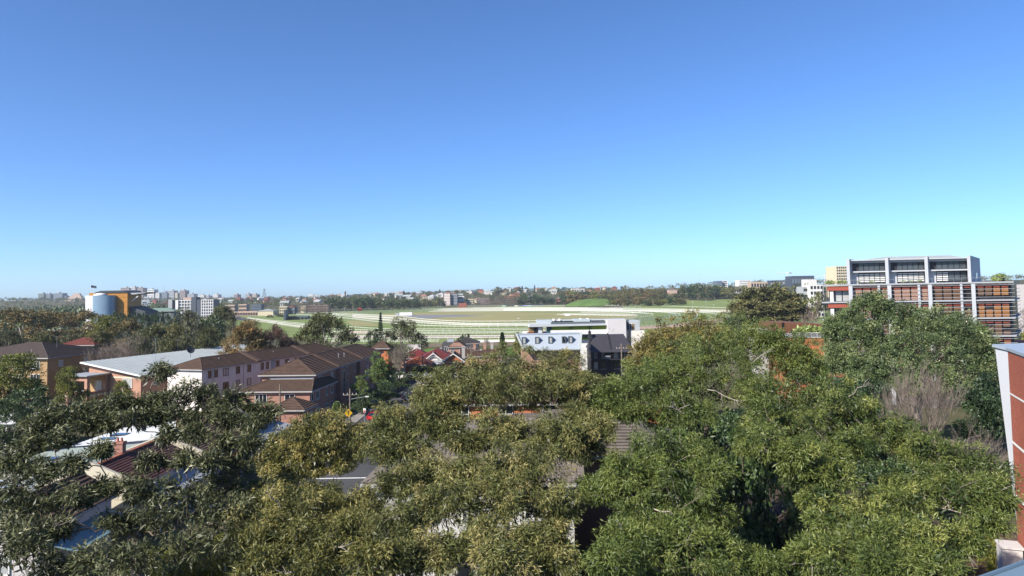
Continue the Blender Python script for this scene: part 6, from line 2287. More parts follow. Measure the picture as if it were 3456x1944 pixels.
car(onroad(1305, 1394), R(64), M_CBLK, 'black car parked just behind the red hatchback')
car(onroad(1392, 1350), R(25), M_CNAV, 'dark blue wagon parked across the shaded street', suv=True)
car(onroad(1250, 1465), R(80), M_CWHT, 'white car on the street under the small round gum')
car(onroad(1085, 1535), R(85), M_CWHT, 'white car behind the small round gum trunks', suv=True)
# vehicles along the far edge of the course
fr_ = random.Random(3)
cm_w = {}
M_BUSR = mat('bus_red', (.45, .03, .03), .4, .1)
bus = boxbld('bus', 1208, 1220, 1040, 1060, M_BUSR, 'small red bus parked below the fig avenue', 'bus', base=0.4, depth=2.6, floors=1, cols=4)
for k in range(18):
    px = 1120 + k * 18 + fr_.uniform(-5, 5)
    if 1200 < px < 1228: continue
    p = G(px, 1050 - (px - 1120) * .018)
    car((p.x, p.y + 25, 0.1), R(90) + fr_.uniform(-.2, .2), fr_.choice((M_CWHT, M_CBLK, M_CWHT, M_GREYM)), 'tiny parked car under the fig avenue', 'cars parked under the fig avenue', suv=fr_.random() < .4)
p = G(1915, 1067)
boxbld('infield_truck', 1907, 1923, 1059, p.y, M_WHITE, 'white box truck parked in the racecourse infield', 'truck', base=.5, depth=3)

# ------------------------------------------------------------------ poles, wires, signs
def power_pole(px, ytop, D, label, arm=True, lamp=False, base=0):
    t = P(px, ytop, D)
    o = empty('power_pole', (t.x, D, base), R(8), label, 'pole')
    H = t.z - base
    MB().tube([(0, 0, -.3), (0, 0, H)], [.17, .12], 8).build('pole', M_WOODP, o)
    if arm:
        c = MB().box(-1.1, 1.1, -.06, .06, H - 1.05, H - .9)
        c.build('crossarm', M_WOODP, o)
        for x in (-1, -.4, .4, 1):
            MB().tube([(x, 0, H - .9), (x, 0, H - .7)], [.05, .04], 6).build('insulator', M_WHITE, o)
    if lamp:
        l = MB().tube([(0, 0, H - 1.7), (1.2, 0, H - 1.5), (2.5, 0, H - 1.35)], [.05, .04, .04], 6)
        l.build('lamp_arm', M_GREYM, o)
        MB().box(2.4, 2.95, -.12, .12, H - 1.42, H - 1.26).build('lamp_head', M_WHITE, o)
    return o
power_pole(1181, 1312, 118, 'timber power pole with crossarm and street lamp beside the red brick flats', True, True)
power_pole(1425, 1194, 205, 'slim timber power pole in front of the cottages', True)
power_pole(1590, 1165, 200, 'timber power pole with crossarm beside the grey modern house', True, True)
power_pole(2097, 1160, 150, 'timber pole with a transformer like head in front of the black terraces', True)
power_pole(945, 1297, 120, 'thin pale pole standing before the red brick wing', False)
def wire(a, b, sag, label):
    a, b = Vector(a), Vector(b)
    o = empty('power_line', a, 0, label, 'wire', 'power lines along the streets')
    pts = []
    for k in range(13):
        t = k / 12
        v = a.lerp(b, t) - a
        v.z -= sag * 4 * t * (1 - t)
        pts.append(v)
    MB().tube(pts, [.014] * 13, 4).build('cable', M_DARKM, o)
pp = P(1181, 1316, 118)
for dx in (-.9, .9):
    wire((pp.x + dx, 118, pp.z - .8), (PX(1425, 205) + dx, 205, P(1425, 1194, 205).z - .8), 1.0, 'thin power line strung along the street')
    wire((pp.x + dx, 118, pp.z - .8), (pp.x - 14 + dx, 60, 8.2), 1.0, 'thin power line strung along the street')
wire((-33, 74, 7.4), (-70, 66, 7.6), .8, 'thin power line strung along the street')
# yellow diamond warning sign
s0 = P(1176, 1394, 112)
ys_ = empty('warning_sign', (s0.x, 112, 0), R(10), 'yellow diamond warning sign on a post beside the power pole', 'sign')
MB().tube([(0, 0.05, 0), (0, .05, s0.z + .2)], [.035, .035], 6).build('post', M_GREYM, ys_)
d_ = MB().extrude([(-.62, 0, s0.z), (0, 0, s0.z - .62), (.62, 0, s0.z), (0, 0, s0.z + .62)], (0, .02, 0)).build('plate', mat('sign_yellow', (.75, .42, .01), .5, .03), ys_)
MB().box(-.05, .05, -.02, -.003, s0.z - .3, s0.z + .15).extrude([(-.16, -.02, s0.z + .1), (.16, -.02, s0.z + .1), (0, -.02, s0.z + .36)], (0, .015, 0)).build('arrow_symbol', M_DARKM, d_)
s1 = P(1230, 1385, 128)
ps_ = empty('parking_sign', (s1.x, 128, 0), R(-5), 'white and red parking sign on a thin post by the red hatchback', 'sign')
MB().tube([(0, .04, 0), (0, .04, s1.z + .3)], [.03, .03], 6).build('post', M_GREYM, ps_)
pl_ = MB().box(-.22, .22, 0, .02, s1.z - .35, s1.z + .35).build('plate', M_WHITE, ps_)
MB().box(-.17, .17, -.012, -.003, s1.z - .3, s1.z - .02).build('red_panel', mat('sign_red', (.5, .02, .03), .5, .03), pl_)
bn = empty('wheelie_bin', (G(866, 1552).x, G(866, 1552).y, .13), 0, 'dark wheelie bin with teal lid beside the verandah', 'bin')
MB().extrude([(-.25, -.3, 0), (.25, -.3, 0), (.3, -.35, .95), (-.3, -.35, .95)], (0, .62, 0)).build('body', M_DARKM, bn)
MB().box(-.33, .33, -.4, .34, .953, 1.03).build('lid', mat('bin_teal', (.02, .20, .24), .5, .05), bn)

# ------------------------------------------------------------------ near trees
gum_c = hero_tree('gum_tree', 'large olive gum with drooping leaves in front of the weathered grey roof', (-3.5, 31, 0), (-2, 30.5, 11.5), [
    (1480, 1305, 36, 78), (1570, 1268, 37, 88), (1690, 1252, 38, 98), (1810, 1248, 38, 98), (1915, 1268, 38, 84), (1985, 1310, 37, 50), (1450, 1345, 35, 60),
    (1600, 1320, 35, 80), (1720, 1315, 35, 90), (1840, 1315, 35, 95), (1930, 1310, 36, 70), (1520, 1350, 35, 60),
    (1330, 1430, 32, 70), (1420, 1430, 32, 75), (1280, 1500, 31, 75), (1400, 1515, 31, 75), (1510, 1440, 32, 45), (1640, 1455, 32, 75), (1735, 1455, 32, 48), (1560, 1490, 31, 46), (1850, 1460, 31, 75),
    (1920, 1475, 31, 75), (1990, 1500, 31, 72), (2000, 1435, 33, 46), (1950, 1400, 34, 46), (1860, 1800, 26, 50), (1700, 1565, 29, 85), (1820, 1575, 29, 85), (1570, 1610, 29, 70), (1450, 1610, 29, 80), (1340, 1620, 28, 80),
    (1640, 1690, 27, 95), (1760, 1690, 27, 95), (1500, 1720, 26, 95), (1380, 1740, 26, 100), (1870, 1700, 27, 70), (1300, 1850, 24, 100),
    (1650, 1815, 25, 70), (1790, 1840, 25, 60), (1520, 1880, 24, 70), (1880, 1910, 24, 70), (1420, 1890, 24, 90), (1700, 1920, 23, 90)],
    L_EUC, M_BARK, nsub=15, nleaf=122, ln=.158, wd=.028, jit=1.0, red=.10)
gum_b = hero_tree('gum_tree', 'olive green gum filling the space beneath the small round gum', (-9, 27, 0), (-8.6, 26.5, 11), [
    (940, 1690, 28, 70), (1060, 1705, 28, 75), (870, 1750, 27, 80), (980, 1750, 26, 110), (1110, 1740, 27, 90), (1200, 1720, 27, 70), (840, 1800, 25, 90), (960, 1860, 24, 100),
    (1090, 1850, 24, 95), (1200, 1790, 25, 85), (1250, 1910, 23, 80), (900, 1930, 23, 90), (1050, 1930, 23, 80)],
    mat_leaf('leaf_olive_light', (0.063, 0.074, 0.022), (0.150, 0.146, 0.040), (0.246, 0.207, 0.068), .5, .35, .22, .05), M_BARK, nsub=15, nleaf=122, ln=.158, wd=.028, jit=1.0, red=.05)
gum_d = hero_tree('gum_tree', 'broad bright green gum crown beside the black terraces', (9.5, 38, 0), (9.3, 37.6, 13.5), [
    (2080, 1340, 36, 80), (2165, 1285, 38, 80), (2280, 1225, 40, 100), (2420, 1165, 40, 105), (2540, 1160, 40, 105), (2640, 1180, 39, 95), (2600, 1145, 39, 55), (2690, 1225, 38, 85), (2720, 1265, 38, 70),
    (2600, 1285, 37, 110), (2460, 1272, 37, 120), (2320, 1290, 36, 120), (2190, 1320, 35, 110), (2060, 1370, 35, 75), (2020, 1360, 36, 45), (2240, 1392, 34, 72), (2340, 1415, 33, 66), (2130, 1400, 34, 40)],
    L_GREEN, M_BARK, nsub=15, nleaf=122, ln=.158, wd=.029, jit=1.0, red=.02, droop=.35)
gum_e = hero_tree('gum_tree', 'bright green gum with star shaped leaf sprays above a dark gap', (7.0, 26, 0), (7.0, 26, 11), [
    (2230, 1545, 29, 100), (2100, 1600, 28, 85), (2330, 1530, 30, 100), (2150, 1700, 27, 95), (2290, 1680, 27, 110), (2390, 1740, 27, 60), (2400, 1600, 28, 55),
    (2200, 1790, 26, 70), (2290, 1790, 25, 70), (2130, 1850, 24, 70), (2230, 1890, 24, 100), (2340, 1880, 24, 90), (2080, 1915, 23, 80), (2430, 1850, 25, 50), (2030, 1660, 28, 50), (2480, 1920, 24, 70), (2600, 1930, 24, 60)],
    L_GREEN, M_BARKP, nsub=15, nleaf=120, red=.02, droop=.45, ln=.17, wd=.029, jit=1.0)
gum_f = hero_tree('gum_tree', 'spreading dark green gum reaching towards the near brick tower', (12.5, 30, 0), (12.6, 29.5, 11.5), [
    (2600, 1345, 34, 80), (2700, 1350, 34, 100), (2820, 1370, 34, 110), (2930, 1420, 33, 95), (2650, 1450, 32, 110), (2780, 1470, 32, 100), (2890, 1505, 31, 75), (2575, 1500, 30, 62),
    (2690, 1530, 29, 55), (2800, 1545, 30, 50), (3060, 1485, 33, 85), (3180, 1535, 31, 95), (3290, 1595, 30, 95), (3350, 1680, 28, 75), (3240, 1690, 28, 105), (3120, 1640, 30, 85),
    (3040, 1720, 28, 90), (2920, 1740, 27, 90), (2840, 1790, 26, 90), (2960, 1850, 24, 100), (2850, 1905, 23, 110), (3080, 1820, 24, 70), (3250, 1830, 25, 55), (3150, 1935, 22, 80),
    (3350, 1765, 27, 40), (2740, 1880, 24, 60), (2720, 1600, 29, 58), (2810, 1612, 29, 55), (2775, 1690, 28, 50), (3000, 1930, 22, 90)],
    mat_leaf('leaf_deep_green', (0.039, 0.065, 0.017), (0.102, 0.135, 0.031), (0.190, 0.201, 0.051), .5, .35, .25, .05), M_BARKP, nsub=15, nleaf=120, red=.04, droop=.35, ln=.17, wd=.030, jit=1.0)
gum_a = hero_tree('gum_tree', 'dark branching gum with silvery leaves and exposed limbs', (-13.5, 27, 0), (-13.6, 26.5, 13.6), [
    (560, 1354, 30, 50), (630, 1336, 30, 56), (700, 1344, 30, 50), (770, 1359, 30, 54), (850, 1376, 30, 48), (525, 1262, 32, 44), (480, 1355, 30, 40), (410, 1365, 30, 40), (350, 1372, 29, 40), (290, 1385, 29, 42),
    (230, 1400, 28, 44), (160, 1415, 28, 42), (110, 1440, 28, 36), (300, 1440, 28, 40), (370, 1430, 28, 34), (450, 1420, 28, 36), (530, 1405, 29, 38), (610, 1400, 29, 44), (690, 1400, 29, 46), (770, 1410, 29, 42), (850, 1420, 29, 40), (900, 1400, 30, 34),
    (190, 1480, 27, 34), (80, 1510, 27, 36), (30, 1560, 26, 38), (560, 1470, 28, 34), (660, 1470, 28, 36), (750, 1490, 28, 36), (840, 1500, 28, 36), (620, 1550, 27, 36), (710, 1560, 27, 40), (800, 1570, 28, 44), (500, 1560, 27, 30), (340, 1520, 27, 28), (240, 1570, 26, 32), (130, 1590, 26, 40),
    (50, 1640, 25, 70), (150, 1670, 25, 70), (250, 1680, 25, 50), (350, 1650, 26, 40), (440, 1650, 26, 50), (540, 1660, 26, 70), (650, 1640, 27, 70), (760, 1650, 28, 60), (850, 1660, 28, 50),
    (650, 1750, 25, 95), (520, 1780, 25, 90), (400, 1760, 25, 50), (770, 1760, 25, 85), (100, 1770, 24, 90), (30, 1730, 25, 80), (40, 1820, 23, 80), (50, 1880, 22, 90), (330, 1890, 22, 70), (450, 1890, 22, 80), (170, 1920, 22, 60), (730, 1860, 24, 80), (600, 1880, 23, 80), (180, 1800, 24, 40)],
    L_SILV, M_BARK, nsub=9, nleaf=62, rsub=.30, sat=1, inner=50, red=.02, ln=.20, wd=.036, droop=.3, flat=.85, r0=.38, twig=.9, grow=1.05)
gum_g = hero_tree('wattle_tree', 'yellow green feathery shrub at the foot of the dark branching gum', (-13, 31, 0), (-12.8, 31, 8), [
    (560, 1905, 30, 70), (660, 1890, 30, 75), (770, 1885, 30, 75), (850, 1910, 30, 60), (620, 1945, 29, 80), (730, 1950, 29, 80), (480, 1935, 29, 55)],
    L_YEL, M_BARK, nsub=16, nleaf=150, ln=.13, wd=.026, red=0)
gum_t2 = hero_tree('gum_tree', 'small round olive gum with pale twin trunks beside the street', (-15.9, 57.5, 0), (-15.7, 57.5, 7.0), [
    (960, 1490, 58, 62), (1040, 1452, 58, 70), (1130, 1440, 58, 70), (1200, 1470, 58, 46), (920, 1550, 57, 46), (1000, 1540, 57, 56), (1080, 1515, 57, 58), (1165, 1515, 58, 46),
    (925, 1595, 56, 36), (990, 1592, 57, 34), (1060, 1578, 57, 34), (1150, 1565, 57, 36), (1215, 1510, 58, 25), (1020, 1480, 57, 60), (1100, 1470, 57, 60)],
    mat_leaf('leaf_olive_pale', (0.068, 0.078, 0.022), (0.158, 0.155, 0.038), (0.300, 0.236, 0.072), .45, .45, .22, .05), M_BARKP, nsub=14, nleaf=80, rsub=.45, ln=.25, wd=.05, red=.03, r0=.25)
gum_r = hero_tree('gum_tree', 'great layered grey green gum in front of the louvred apartments', (50, 92, 0), (50, 91, 11), [
    (2945, 1022, 98, 46), (3000, 1050, 98, 46), (2890, 1066, 98, 48), (3075, 1072, 97, 52), (3160, 1082, 97, 56), (3240, 1105, 96, 56), (3300, 1142, 95, 50), (2960, 1100, 96, 70),
    (3080, 1110, 95, 90), (3200, 1120, 94, 90), (2845, 1115, 97, 42), (2815, 1095, 98, 26), (2860, 1160, 96, 70), (2960, 1170, 94, 80), (3060, 1180, 92, 90), (3170, 1190, 92, 95), (3280, 1180, 93, 75),
    (2830, 1190, 95, 45), (2810, 1230, 95, 40), (2880, 1230, 93, 50), (2960, 1245, 91, 60), (3010, 1250, 90, 70), (3110, 1250, 89, 60), (3320, 1190, 94, 36), (3260, 1250, 91, 70), (3330, 1240, 92, 45), (3060, 1300, 88, 48), (3200, 1300, 89, 52), (2900, 1290, 90, 48), (3270, 1310, 90, 42)],
    mat_leaf('leaf_sage', (0.045, 0.072, 0.026), (0.105, 0.145, 0.050), (0.215, 0.245, 0.105), .5, .4, .22, .05), M_BARKP, nsub=16, nleaf=85, rsub=.70, ln=.30, wd=.085, red=.02, r0=.5, droop=.25, grow=1.0)
gum_r2 = hero_tree('gum_tree', 'dark green leafy tree below the great grey green gum', (45, 76, 0), (45, 76, 6), [
    (2870, 1340, 80, 70), (2940, 1330, 80, 60), (2960, 1390, 78, 60), (2840, 1400, 78, 50), (2900, 1440, 76, 60), (3340, 1310, 82, 50), (3330, 1380, 80, 55), (3350, 1440, 80, 45), (3290, 1350, 82, 45), (3310, 1450, 80, 40), (2790, 1360, 80, 50), (2780, 1310, 84, 50)],
    L_DARK, M_BARK, nsub=15, nleaf=70, rsub=.6, ln=.28, wd=.10, r0=.35, red=0)
gum_7 = hero_tree('gum_tree', 'rounded golden olive tree below the racecourse bend', (26.5, 121, 0), (26.5, 121, 9), [
    (2200, 1160, 120, 60), (2260, 1125, 121, 60), (2330, 1110, 122, 62), (2400, 1120, 121, 55), (2440, 1150, 120, 45), (2180, 1195, 119, 50), (2250, 1180, 118, 65), (2330, 1165, 118, 70), (2400, 1180, 118, 60), (2160, 1225, 118, 40), (2220, 1230, 117, 55)],
    mat_leaf('leaf_golden', (0.090, 0.078, 0.019), (0.188, 0.155, 0.036), (0.300, 0.223, 0.060), .5, .4, .25, .05), M_BARK, nsub=16, nleaf=60, rsub=.7, ln=.32, wd=.10, r0=.35, red=.02)

# ------------------------------------------------------------------ middle distance trees
tree('fig', 2590, 972, 330, 148, 'huge domed brown green fig tree beside the racecourse bend', None, 'fig_tree')
tree('round', 2490, 1062, 315, 52, 'dark bushy tree at the foot of the huge fig', None, 'tree')
tree('olive', 2560, 1096, 190, 55, 'olive shrubby tree in front of the huge fig', None, 'tree')
tree('f_olive', 2710, 1000, 420, 40, 'green rounded tree between the fig and the white balcony apartments', None)
tree('f_twig', 2745, 1015, 300, 45, 'bare greyish tree beside the louvred apartments', None)
tree('f_twig', 2735, 1060, 240, 38, 'tangled bare tree above the rust clad building', None)
tree('f_mid', 2695, 958, 620, 45, 'feathery grey green tree below the charcoal hilltop building', None)
tree('f_mid', 2620, 950, 700, 50, 'spreading cedar like tree on the hill above the fig', None)
tree('f_mid', 2760, 985, 520, 30, 'dark tree beside the grey balcony wing', None)
tree('f_twig', 3448, 1040, 200, 40, 'bare tree past the louvred apartments', None)
tree('f_olive', 3450, 1110, 170, 30, 'green tree at the foot of the louvred apartments', None)
tree('euc', 1100, 1055, 205, 104, 'spreading gum with pale limbs behind the two long roofs', None, 'gum_tree', rz=.6)
tree('grey', 1362, 1072, 200, 76, 'upright grey gum with pale branches beside the cottages', None, 'gum_tree', rz=2.2)
tree('pine', 1284, 1056, 262, 14, 'narrow dark pine standing before the rails', None, 'pine_tree')
tree('round', 1258, 1112, 232, 34, 'round dark bush tree at the foot of the narrow pine', None)
tree('casu', 835, 1083, 186, 92, 'golden brown casuarina behind the white block roof', None)
tree('red', 925, 1098, 190, 60, 'reddish brown tree beside the casuarina', None)
tree('red', 985, 1140, 195, 40, 'low reddish tree behind the tiled roof of the white block', None)
tree('bright', 1262, 1190, 158, 50, 'bright upright conifer like tree beside the red brick flats', None)
tree('bright', 1305, 1215, 160, 40, 'second bright conifer like tree near the street end', None)
tree('bright', 1213, 1270, 146, 36, 'low bright bush tree against the red brick flats', None)
tree('cypress_light', 1137, 1355, 122, 24, 'small pointed conifer beside the power pole', None)
tree('round', 1230, 1330, 138, 48, 'dark shady tree behind the power pole', None)
tree('round', 1300, 1290, 150, 52, 'deep shaded tree along the street wall', None)
tree('round', 1345, 1255, 170, 45, 'dark tree above the parked wagon', None)
tree('bare', 1345, 1170, 192, 52, 'leafless reddish tree between turret and grey gum', None, rz=1)
tree('round', 1400, 1255, 190, 34, 'dark garden tree in front of the terracotta cottage', None)
tree('round', 1570, 1128, 268, 28, 'round green tree behind the grey modern house', None)
tree('cypress', 1695, 1122, 242, 12, 'slim dark cypress beside the panel fence', None, 'cypress_tree')
tree('bare2', 1640, 1135, 285, 16, 'small leafless street tree by the panel fence', None)
tree('olive', 1745, 1122, 232, 18, 'small olive tree at the mansard end', None)
tree('round', 1505, 1165, 262, 14, 'small round shrub tree on the lawn', None)
for i, px in enumerate((1405, 1425, 1450, 1475, 1495)):
    bush('hedge_shrub', (PX(px, 200), 200 + (i % 2), 0), 2.2, 1.1, L_DARK if i % 2 else L_MID, 'clipped round garden shrub before the cottages', 'garden shrubs before the cottages', 700)
# left belt
tree('euc2', 70, 1042, 240, 140, 'broad brown green gum with bone white limbs beyond the dark hip roof', None, 'gum_tree', rz=1.2)
tree('euc2', 190, 1050, 265, 95, 'brown topped gum beside the bone limbed gum', None, 'gum_tree')
tree('euc2', 290, 1048, 285, 85, 'brown green gum below the silver drum', None, 'gum_tree')
tree('olive', 350, 1066, 250, 70, 'olive gum right of the silver drum', None, 'gum_tree')
tree('euc2', 430, 1078, 240, 80, 'wide olive brown gum above the bare tree', None, 'gum_tree')
tree('euc', 520, 1092, 225, 85, 'grey green gum behind the pale metal roof', None, 'gum_tree')
tree('grey', 630, 1040, 245, 66, 'tall grey topped gum near the green roof pavilion', None, 'gum_tree')
tree('euc', 600, 1095, 215, 60, 'dull green gum between the grey topped gum and metal roof', None, 'gum_tree')
tree('round', 690, 1080, 260, 46, 'dark tree right of the grey topped gum', None)
tree('euc', 710, 1100, 210, 58, 'olive tree left of the casuarina', None)
tree('palm', 787, 1052, 330, 26, 'date palm beside the racecourse corner', None, 'palm_tree')
tree('euc', 748, 1030, 345, 50, 'spreading green tree behind the date palm', None)
tree('f_dark', 720, 1062, 330, 40, 'dark tree in front of the date palm', None)
for i, px in enumerate((390, 415, 440, 465, 490, 515, 540, 560)):
    tree('round', px, 1054 + (i % 3) * 3, 340 + (i % 2) * 15, 22, 'deep green leafy tree in a row before the grandstand', 'deep green trees before the grandstand')
for i, (px, y, D, r_) in enumerate(((20, 1110, 225, 80), (150, 1120, 215, 60), (250, 1115, 240, 60), (330, 1115, 235, 55), (470, 1120, 200, 50), (560, 1140, 190, 55), (640, 1120, 195, 60), (690, 1130, 190, 40))):
    tree('euc' if i % 2 else 'grey', px, y, D, r_, 'understorey gum in the belt behind the left hand roofs'.replace('left hand ', 'flat '), 'understorey gums behind the roofs')
tree('bare2', 400, 1125, 178, 105, 'wide leafless twiggy tree between dark roof and metal roof', None, rz=.3)
tree('bare', 330, 1165, 170, 60, 'smaller leafless tree beside the yellow brick flats', None, rz=2)
tree('olive', 60, 1195, 122, 118, 'yellow green tree in front of the yellow brick flats', None)
tree('olive', 235, 1238, 132, 55, 'green yellow tree beside the salmon brick balconies', None)
tree('round', 100, 1310, 110, 115, 'dark shaded tree under the yellow green crowns', None)
tree('round', 190, 1370, 104, 50, 'deep shaded tree beside the isolated white roof', None)
tree('olive', 130, 1420, 92, 45, 'low golden shrub beside the isolated white roof', None, 'shrub', cat='shrub')
tree('olive', 410, 1285, 142, 40, 'small yellowish tree under the balcony roof', None)
tree('round', 30, 1350, 100, 70, 'dark tree at the edge of the isolated white roof', None)
tree('round', 560, 1390, 112, 60, 'dark garden tree behind the white metal roof', None)
tree('round', 930, 1590, 78, 30, 'dense green bush under the small round gum', None, 'bush', cat='bush')
tree('round', 1650, 1850, 42, 60, 'dark bush growing beside the white brick wall', None, 'bush', cat='bush')
tree('bright', 1560, 1880, 40, 60, 'bright shrub in the shade under the olive gum', None, 'bush', cat='bush')
UL = 'understorey tree filling gaps or added for shade beneath the near gum canopy'  # dark fillers for the gaps; tall ones added unseen to block the sun
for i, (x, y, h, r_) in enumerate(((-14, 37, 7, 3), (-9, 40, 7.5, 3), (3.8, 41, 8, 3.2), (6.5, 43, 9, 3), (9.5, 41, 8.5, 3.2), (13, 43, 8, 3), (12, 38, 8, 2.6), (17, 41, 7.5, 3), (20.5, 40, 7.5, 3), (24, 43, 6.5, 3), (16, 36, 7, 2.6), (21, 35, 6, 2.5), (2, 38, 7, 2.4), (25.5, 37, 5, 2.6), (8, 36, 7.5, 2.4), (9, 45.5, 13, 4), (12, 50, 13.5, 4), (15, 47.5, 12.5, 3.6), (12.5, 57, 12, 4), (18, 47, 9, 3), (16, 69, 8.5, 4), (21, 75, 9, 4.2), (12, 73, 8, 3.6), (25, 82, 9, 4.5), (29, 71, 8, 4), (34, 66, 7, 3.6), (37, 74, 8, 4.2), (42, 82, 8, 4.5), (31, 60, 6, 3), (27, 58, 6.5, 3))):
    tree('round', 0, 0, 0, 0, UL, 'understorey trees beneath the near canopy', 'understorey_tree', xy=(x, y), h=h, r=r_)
# bare trees right
tree('bare', 3110, 1225, 78, 150, 'tall pale leafless tree in front of the grey green gum', None, rz=.5)
tree('bare2', 3030, 1290, 74, 110, 'pinkish leafless tree beside the tall pale one', None, rz=1.5)
tree('bare2', 3290, 1430, 66, 120, 'low dark twiggy leafless tree beside the brick tower', None, rz=4.0)
tree('bare', 3380, 1700, 52, 50, 'grey twiggy shrub at the foot of the brick tower', None, rz=1.0, base=0)
tree('olive', 3340, 1770, 46, 60, 'low olive shrub below the brick tower', None, 'bush', cat='bush')

# ------------------------------------------------------------------ far trees
AV = 'dark fig tree in the avenue along the far racecourse edge'
tr_ = random.Random(5)
for i in range(34):
    px = 1112 + i * 9.2 + tr_.uniform(-3, 3)
    if 1412 < px: continue
    tree('f_dark', px, (1003 if px < 1300 else 1010) + tr_.uniform(-4, 6), 1120 + (i % 3) * 18, tr_.uniform(14, 20), AV, 'fig avenue along the far racecourse edge', 'avenue_fig', base=0)
for i in range(12):
    px = 1330 + i * 15 + tr_.uniform(-3, 3)
    tree(tr_.choice(('f_dark', 'f_mid')), px, 1009 + tr_.uniform(-3, 6), 1220 + (i % 2) * 25, tr_.uniform(12, 18), AV, 'fig avenue along the far racecourse edge', 'avenue_fig', base=0)
for i in range(11):
    px = 1742 + i * 12 + tr_.uniform(-3, 3)
    tree('f_dark', px, 992 + abs(i - 5) * 2.4 + tr_.uniform(-2, 3), 1330 + (i % 3) * 15, tr_.uniform(15, 19), 'dark rounded tree in the clump left of the green mound'.replace('left of', 'beside'), 'dark clump beside the green mound', base=0)
for i in range(15):
    px = 1650 + i * 7 + tr_.uniform(-3, 3)
    tree('f_twig', px, 1004 + tr_.uniform(-3, 4), 1330 + tr_.uniform(-20, 20), 9, 'bare brown tree in the row behind the far rail', 'bare trees behind the far rail', 'bare_street_tree', base=0)
for i in range(16):
    px = 1000 + i * 7 + tr_.uniform(-3, 3)
    tree('f_twig', px, 1022 + tr_.uniform(-3, 6), 960 + tr_.uniform(-15, 25), 10, 'bare reddish tree before the brown flats', 'bare trees before the brown flats', 'bare_street_tree', base=0)
# park on the hillside
PKL = {'f_brown': 'brown green park tree on the hillside past the racecourse', 'f_mid': 'grey green park tree on the hillside past the racecourse',
       'f_olive': 'bright olive park tree on the hillside past the racecourse', 'f_dark': 'dark green park tree on the hillside past the racecourse'}
def park(px, ytop, D, rp):
    k = tr_.choice(('f_brown', 'f_mid', 'f_mid', 'f_olive', 'f_dark', 'f_brown', 'f_mid'))
    tree(k, px, ytop, D, rp, PKL[k], 'park trees on the hillside: ' + k[2:], 'park_tree')
for i in range(26):
    park(2070 + i * 9.4 + tr_.uniform(-4, 4), 1008 + tr_.uniform(-6, 6), 1030 + tr_.uniform(-10, 50), tr_.uniform(15, 24))
for i in range(52):
    px = 1905 + i * 11.5 + tr_.uniform(-4, 4)
    park(px, (994 if px < 2100 else 988) + tr_.uniform(-5, 6), 1215 + tr_.uniform(-25, 45), tr_.uniform(14, 24))
for i in range(60):
    px = 1900 + i * 12 + tr_.uniform(-4, 4)
    park(px, (981 if px < 2100 else 974 if px < 2300 else 966) + tr_.uniform(-5, 6), 1370 + tr_.uniform(-40, 60), tr_.uniform(13, 22))
for px, y, D, h in ((2355, 955, 1150, 24), (2320, 960, 1180, 22), (2410, 962, 1190, 20)):
    tree('f_dark', px, y, D, 26, 'large dark park tree cresting the hillside', 'large dark crest trees')
# suburb trees on the slope
SL = {'f_brown': 'brownish garden tree among the houses on the far slope', 'f_mid': 'dull green garden tree among the houses on the far slope', 'f_dark': 'dark green garden tree among the houses on the far slope', 'f_twig': 'bare garden tree among the houses on the far slope'}
for i in range(190):
    y = tr_.uniform(1300, 2420)
    px = tr_.uniform(700, 2080)
    if px < 1150 and y < 1400: y += 200
    if 1480 < px < 1670 and y < 1480: y += 260
    x = (px - 1728) / FPX * y
    k = tr_.choice(('f_brown', 'f_mid', 'f_mid', 'f_dark', 'f_dark', 'f_twig'))
    tree(k, 0, 0, 0, 0, SL[k], 'garden trees on the far slope: ' + k[2:], 'garden_tree', xy=(x, y), h=tr_.uniform(7, 13), r=tr_.uniform(5, 9))
for px, y in ((1363, 981), (1484, 977), (1804, 962), (1752, 968), (1762, 966)):
    tree('pine', px, y, 1900, 5 if px > 1800 else 7, 'pointed pine silhouette on the ridge skyline', 'pine silhouettes on the ridge')
tree('f_mid', 1680, 968, 1800, 22, 'wide umbrella shaped tree on the ridge skyline', None)
tree('f_mid', 1830, 972, 1800, 18, 'dark flat topped tree on the ridge skyline', None)
tree('f_mid', 2110, 962, 1650, 9, 'lone tall tree beside the slim slate tower', None)
# infield shrubs near the scoreboard
for px, py in ((912, 1073), (938, 1068), (945, 1070), (950, 1069)):
    g_ = G(px, py)
    bush('shrub', g_, 3.2, 1.4, L_MID, 'low clipped shrub beside the black scoreboard', 'low shrubs beside the scoreboard', 400)
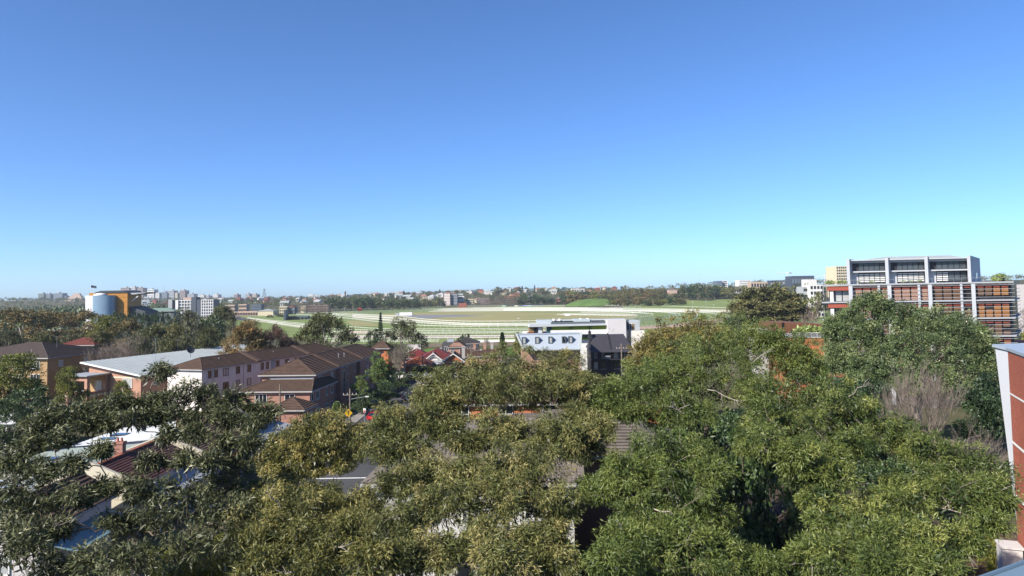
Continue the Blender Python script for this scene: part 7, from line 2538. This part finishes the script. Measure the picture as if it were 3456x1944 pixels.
# continuous woodland: left belt and slope filler, nobody could count
def woodland(name, n, fx, label, m, hr_=(7, 12), rr_=(5, 9), faces=46):
    lob = []
    for i in range(n):
        x, y = fx()
        h = tr_.uniform(*hr_); r_ = tr_.uniform(*rr_)
        lob.append((x, y, terr(x, y) + h * .55, r_, r_, h * .48))
    Q, T, C = crown_points(lob, 9, faces // 6, 2.4, 2.4, 1.3, droop=0.0)
    o = link(name, quads_mesh(name, Q, m, T))
    tag(o, label, 'woodland', None, 'stuff')
def fx1():
    y = tr_.uniform(640, 1500); px = tr_.uniform(-200, 640 if y > 900 else 420)
    return (px - 1728) / FPX * y, y
def fx2():
    y = tr_.uniform(1500, 3700); px = tr_.uniform(-300, 800)
    return (px - 1728) / FPX * y, y
def fx3():
    y = tr_.uniform(1380, 2500); px = tr_.uniform(620, 2080)
    return (px - 1728) / FPX * y, y
def fx4():
    y = tr_.uniform(1500, 2200); px = tr_.uniform(2080, 3600)
    return (px - 1728) / FPX * y, y
def fx5():
    y = tr_.uniform(330, 640); px = tr_.uniform(-250, 280)
    return (px - 1728) / FPX * y, y
woodland('woodland', 420, fx1, 'dark wooded parkland stretching to the city skyline', L_DARK, (9, 15))
woodland('woodland', 620, fx2, 'bluish distant woodland below the city towers', L_MID, (7, 12))
woodland('woodland', 800, fx3, 'mixed garden canopy between houses on the far slope', L_MID, (5, 9), (4, 7))
woodland('woodland', 260, fx4, 'wooded crest behind the hill buildings', L_MID, (8, 14), (6, 11))
woodland('woodland', 90, fx5, 'dense dark trees filling the belt before the grandstand', L_DARK, (9, 14), (5, 8))
# ground cover under the near trees
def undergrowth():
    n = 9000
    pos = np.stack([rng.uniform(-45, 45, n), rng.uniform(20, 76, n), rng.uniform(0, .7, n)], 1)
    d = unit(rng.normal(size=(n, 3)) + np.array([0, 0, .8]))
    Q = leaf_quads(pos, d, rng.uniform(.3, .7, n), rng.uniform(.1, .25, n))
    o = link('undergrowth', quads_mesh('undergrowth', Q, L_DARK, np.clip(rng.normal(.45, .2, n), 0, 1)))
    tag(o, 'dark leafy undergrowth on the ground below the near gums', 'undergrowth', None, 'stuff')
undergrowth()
# ------------------------------------------------------------------ the air between
hm = bpy.data.materials.new('haze_air')
hm.use_nodes = True
hn = hm.node_tree
for n in list(hn.nodes):
    hn.nodes.remove(n)
ho = hn.nodes.new('ShaderNodeOutputMaterial')
hv = hn.nodes.new('ShaderNodeVolumePrincipled')
hv.inputs['Color'].default_value = (0.80, 0.90, 1.0, 1)
hv.inputs['Density'].default_value = 0.00007
hv.inputs['Anisotropy'].default_value = 0.2
hn.links.new(hv.outputs[0], ho.inputs['Volume'])
if True:
    hz_ = MB().box(-4800, 4800, -40, 3900, -1.5, 130).build('haze', hm)
hz_['kind'] = 'stuff'
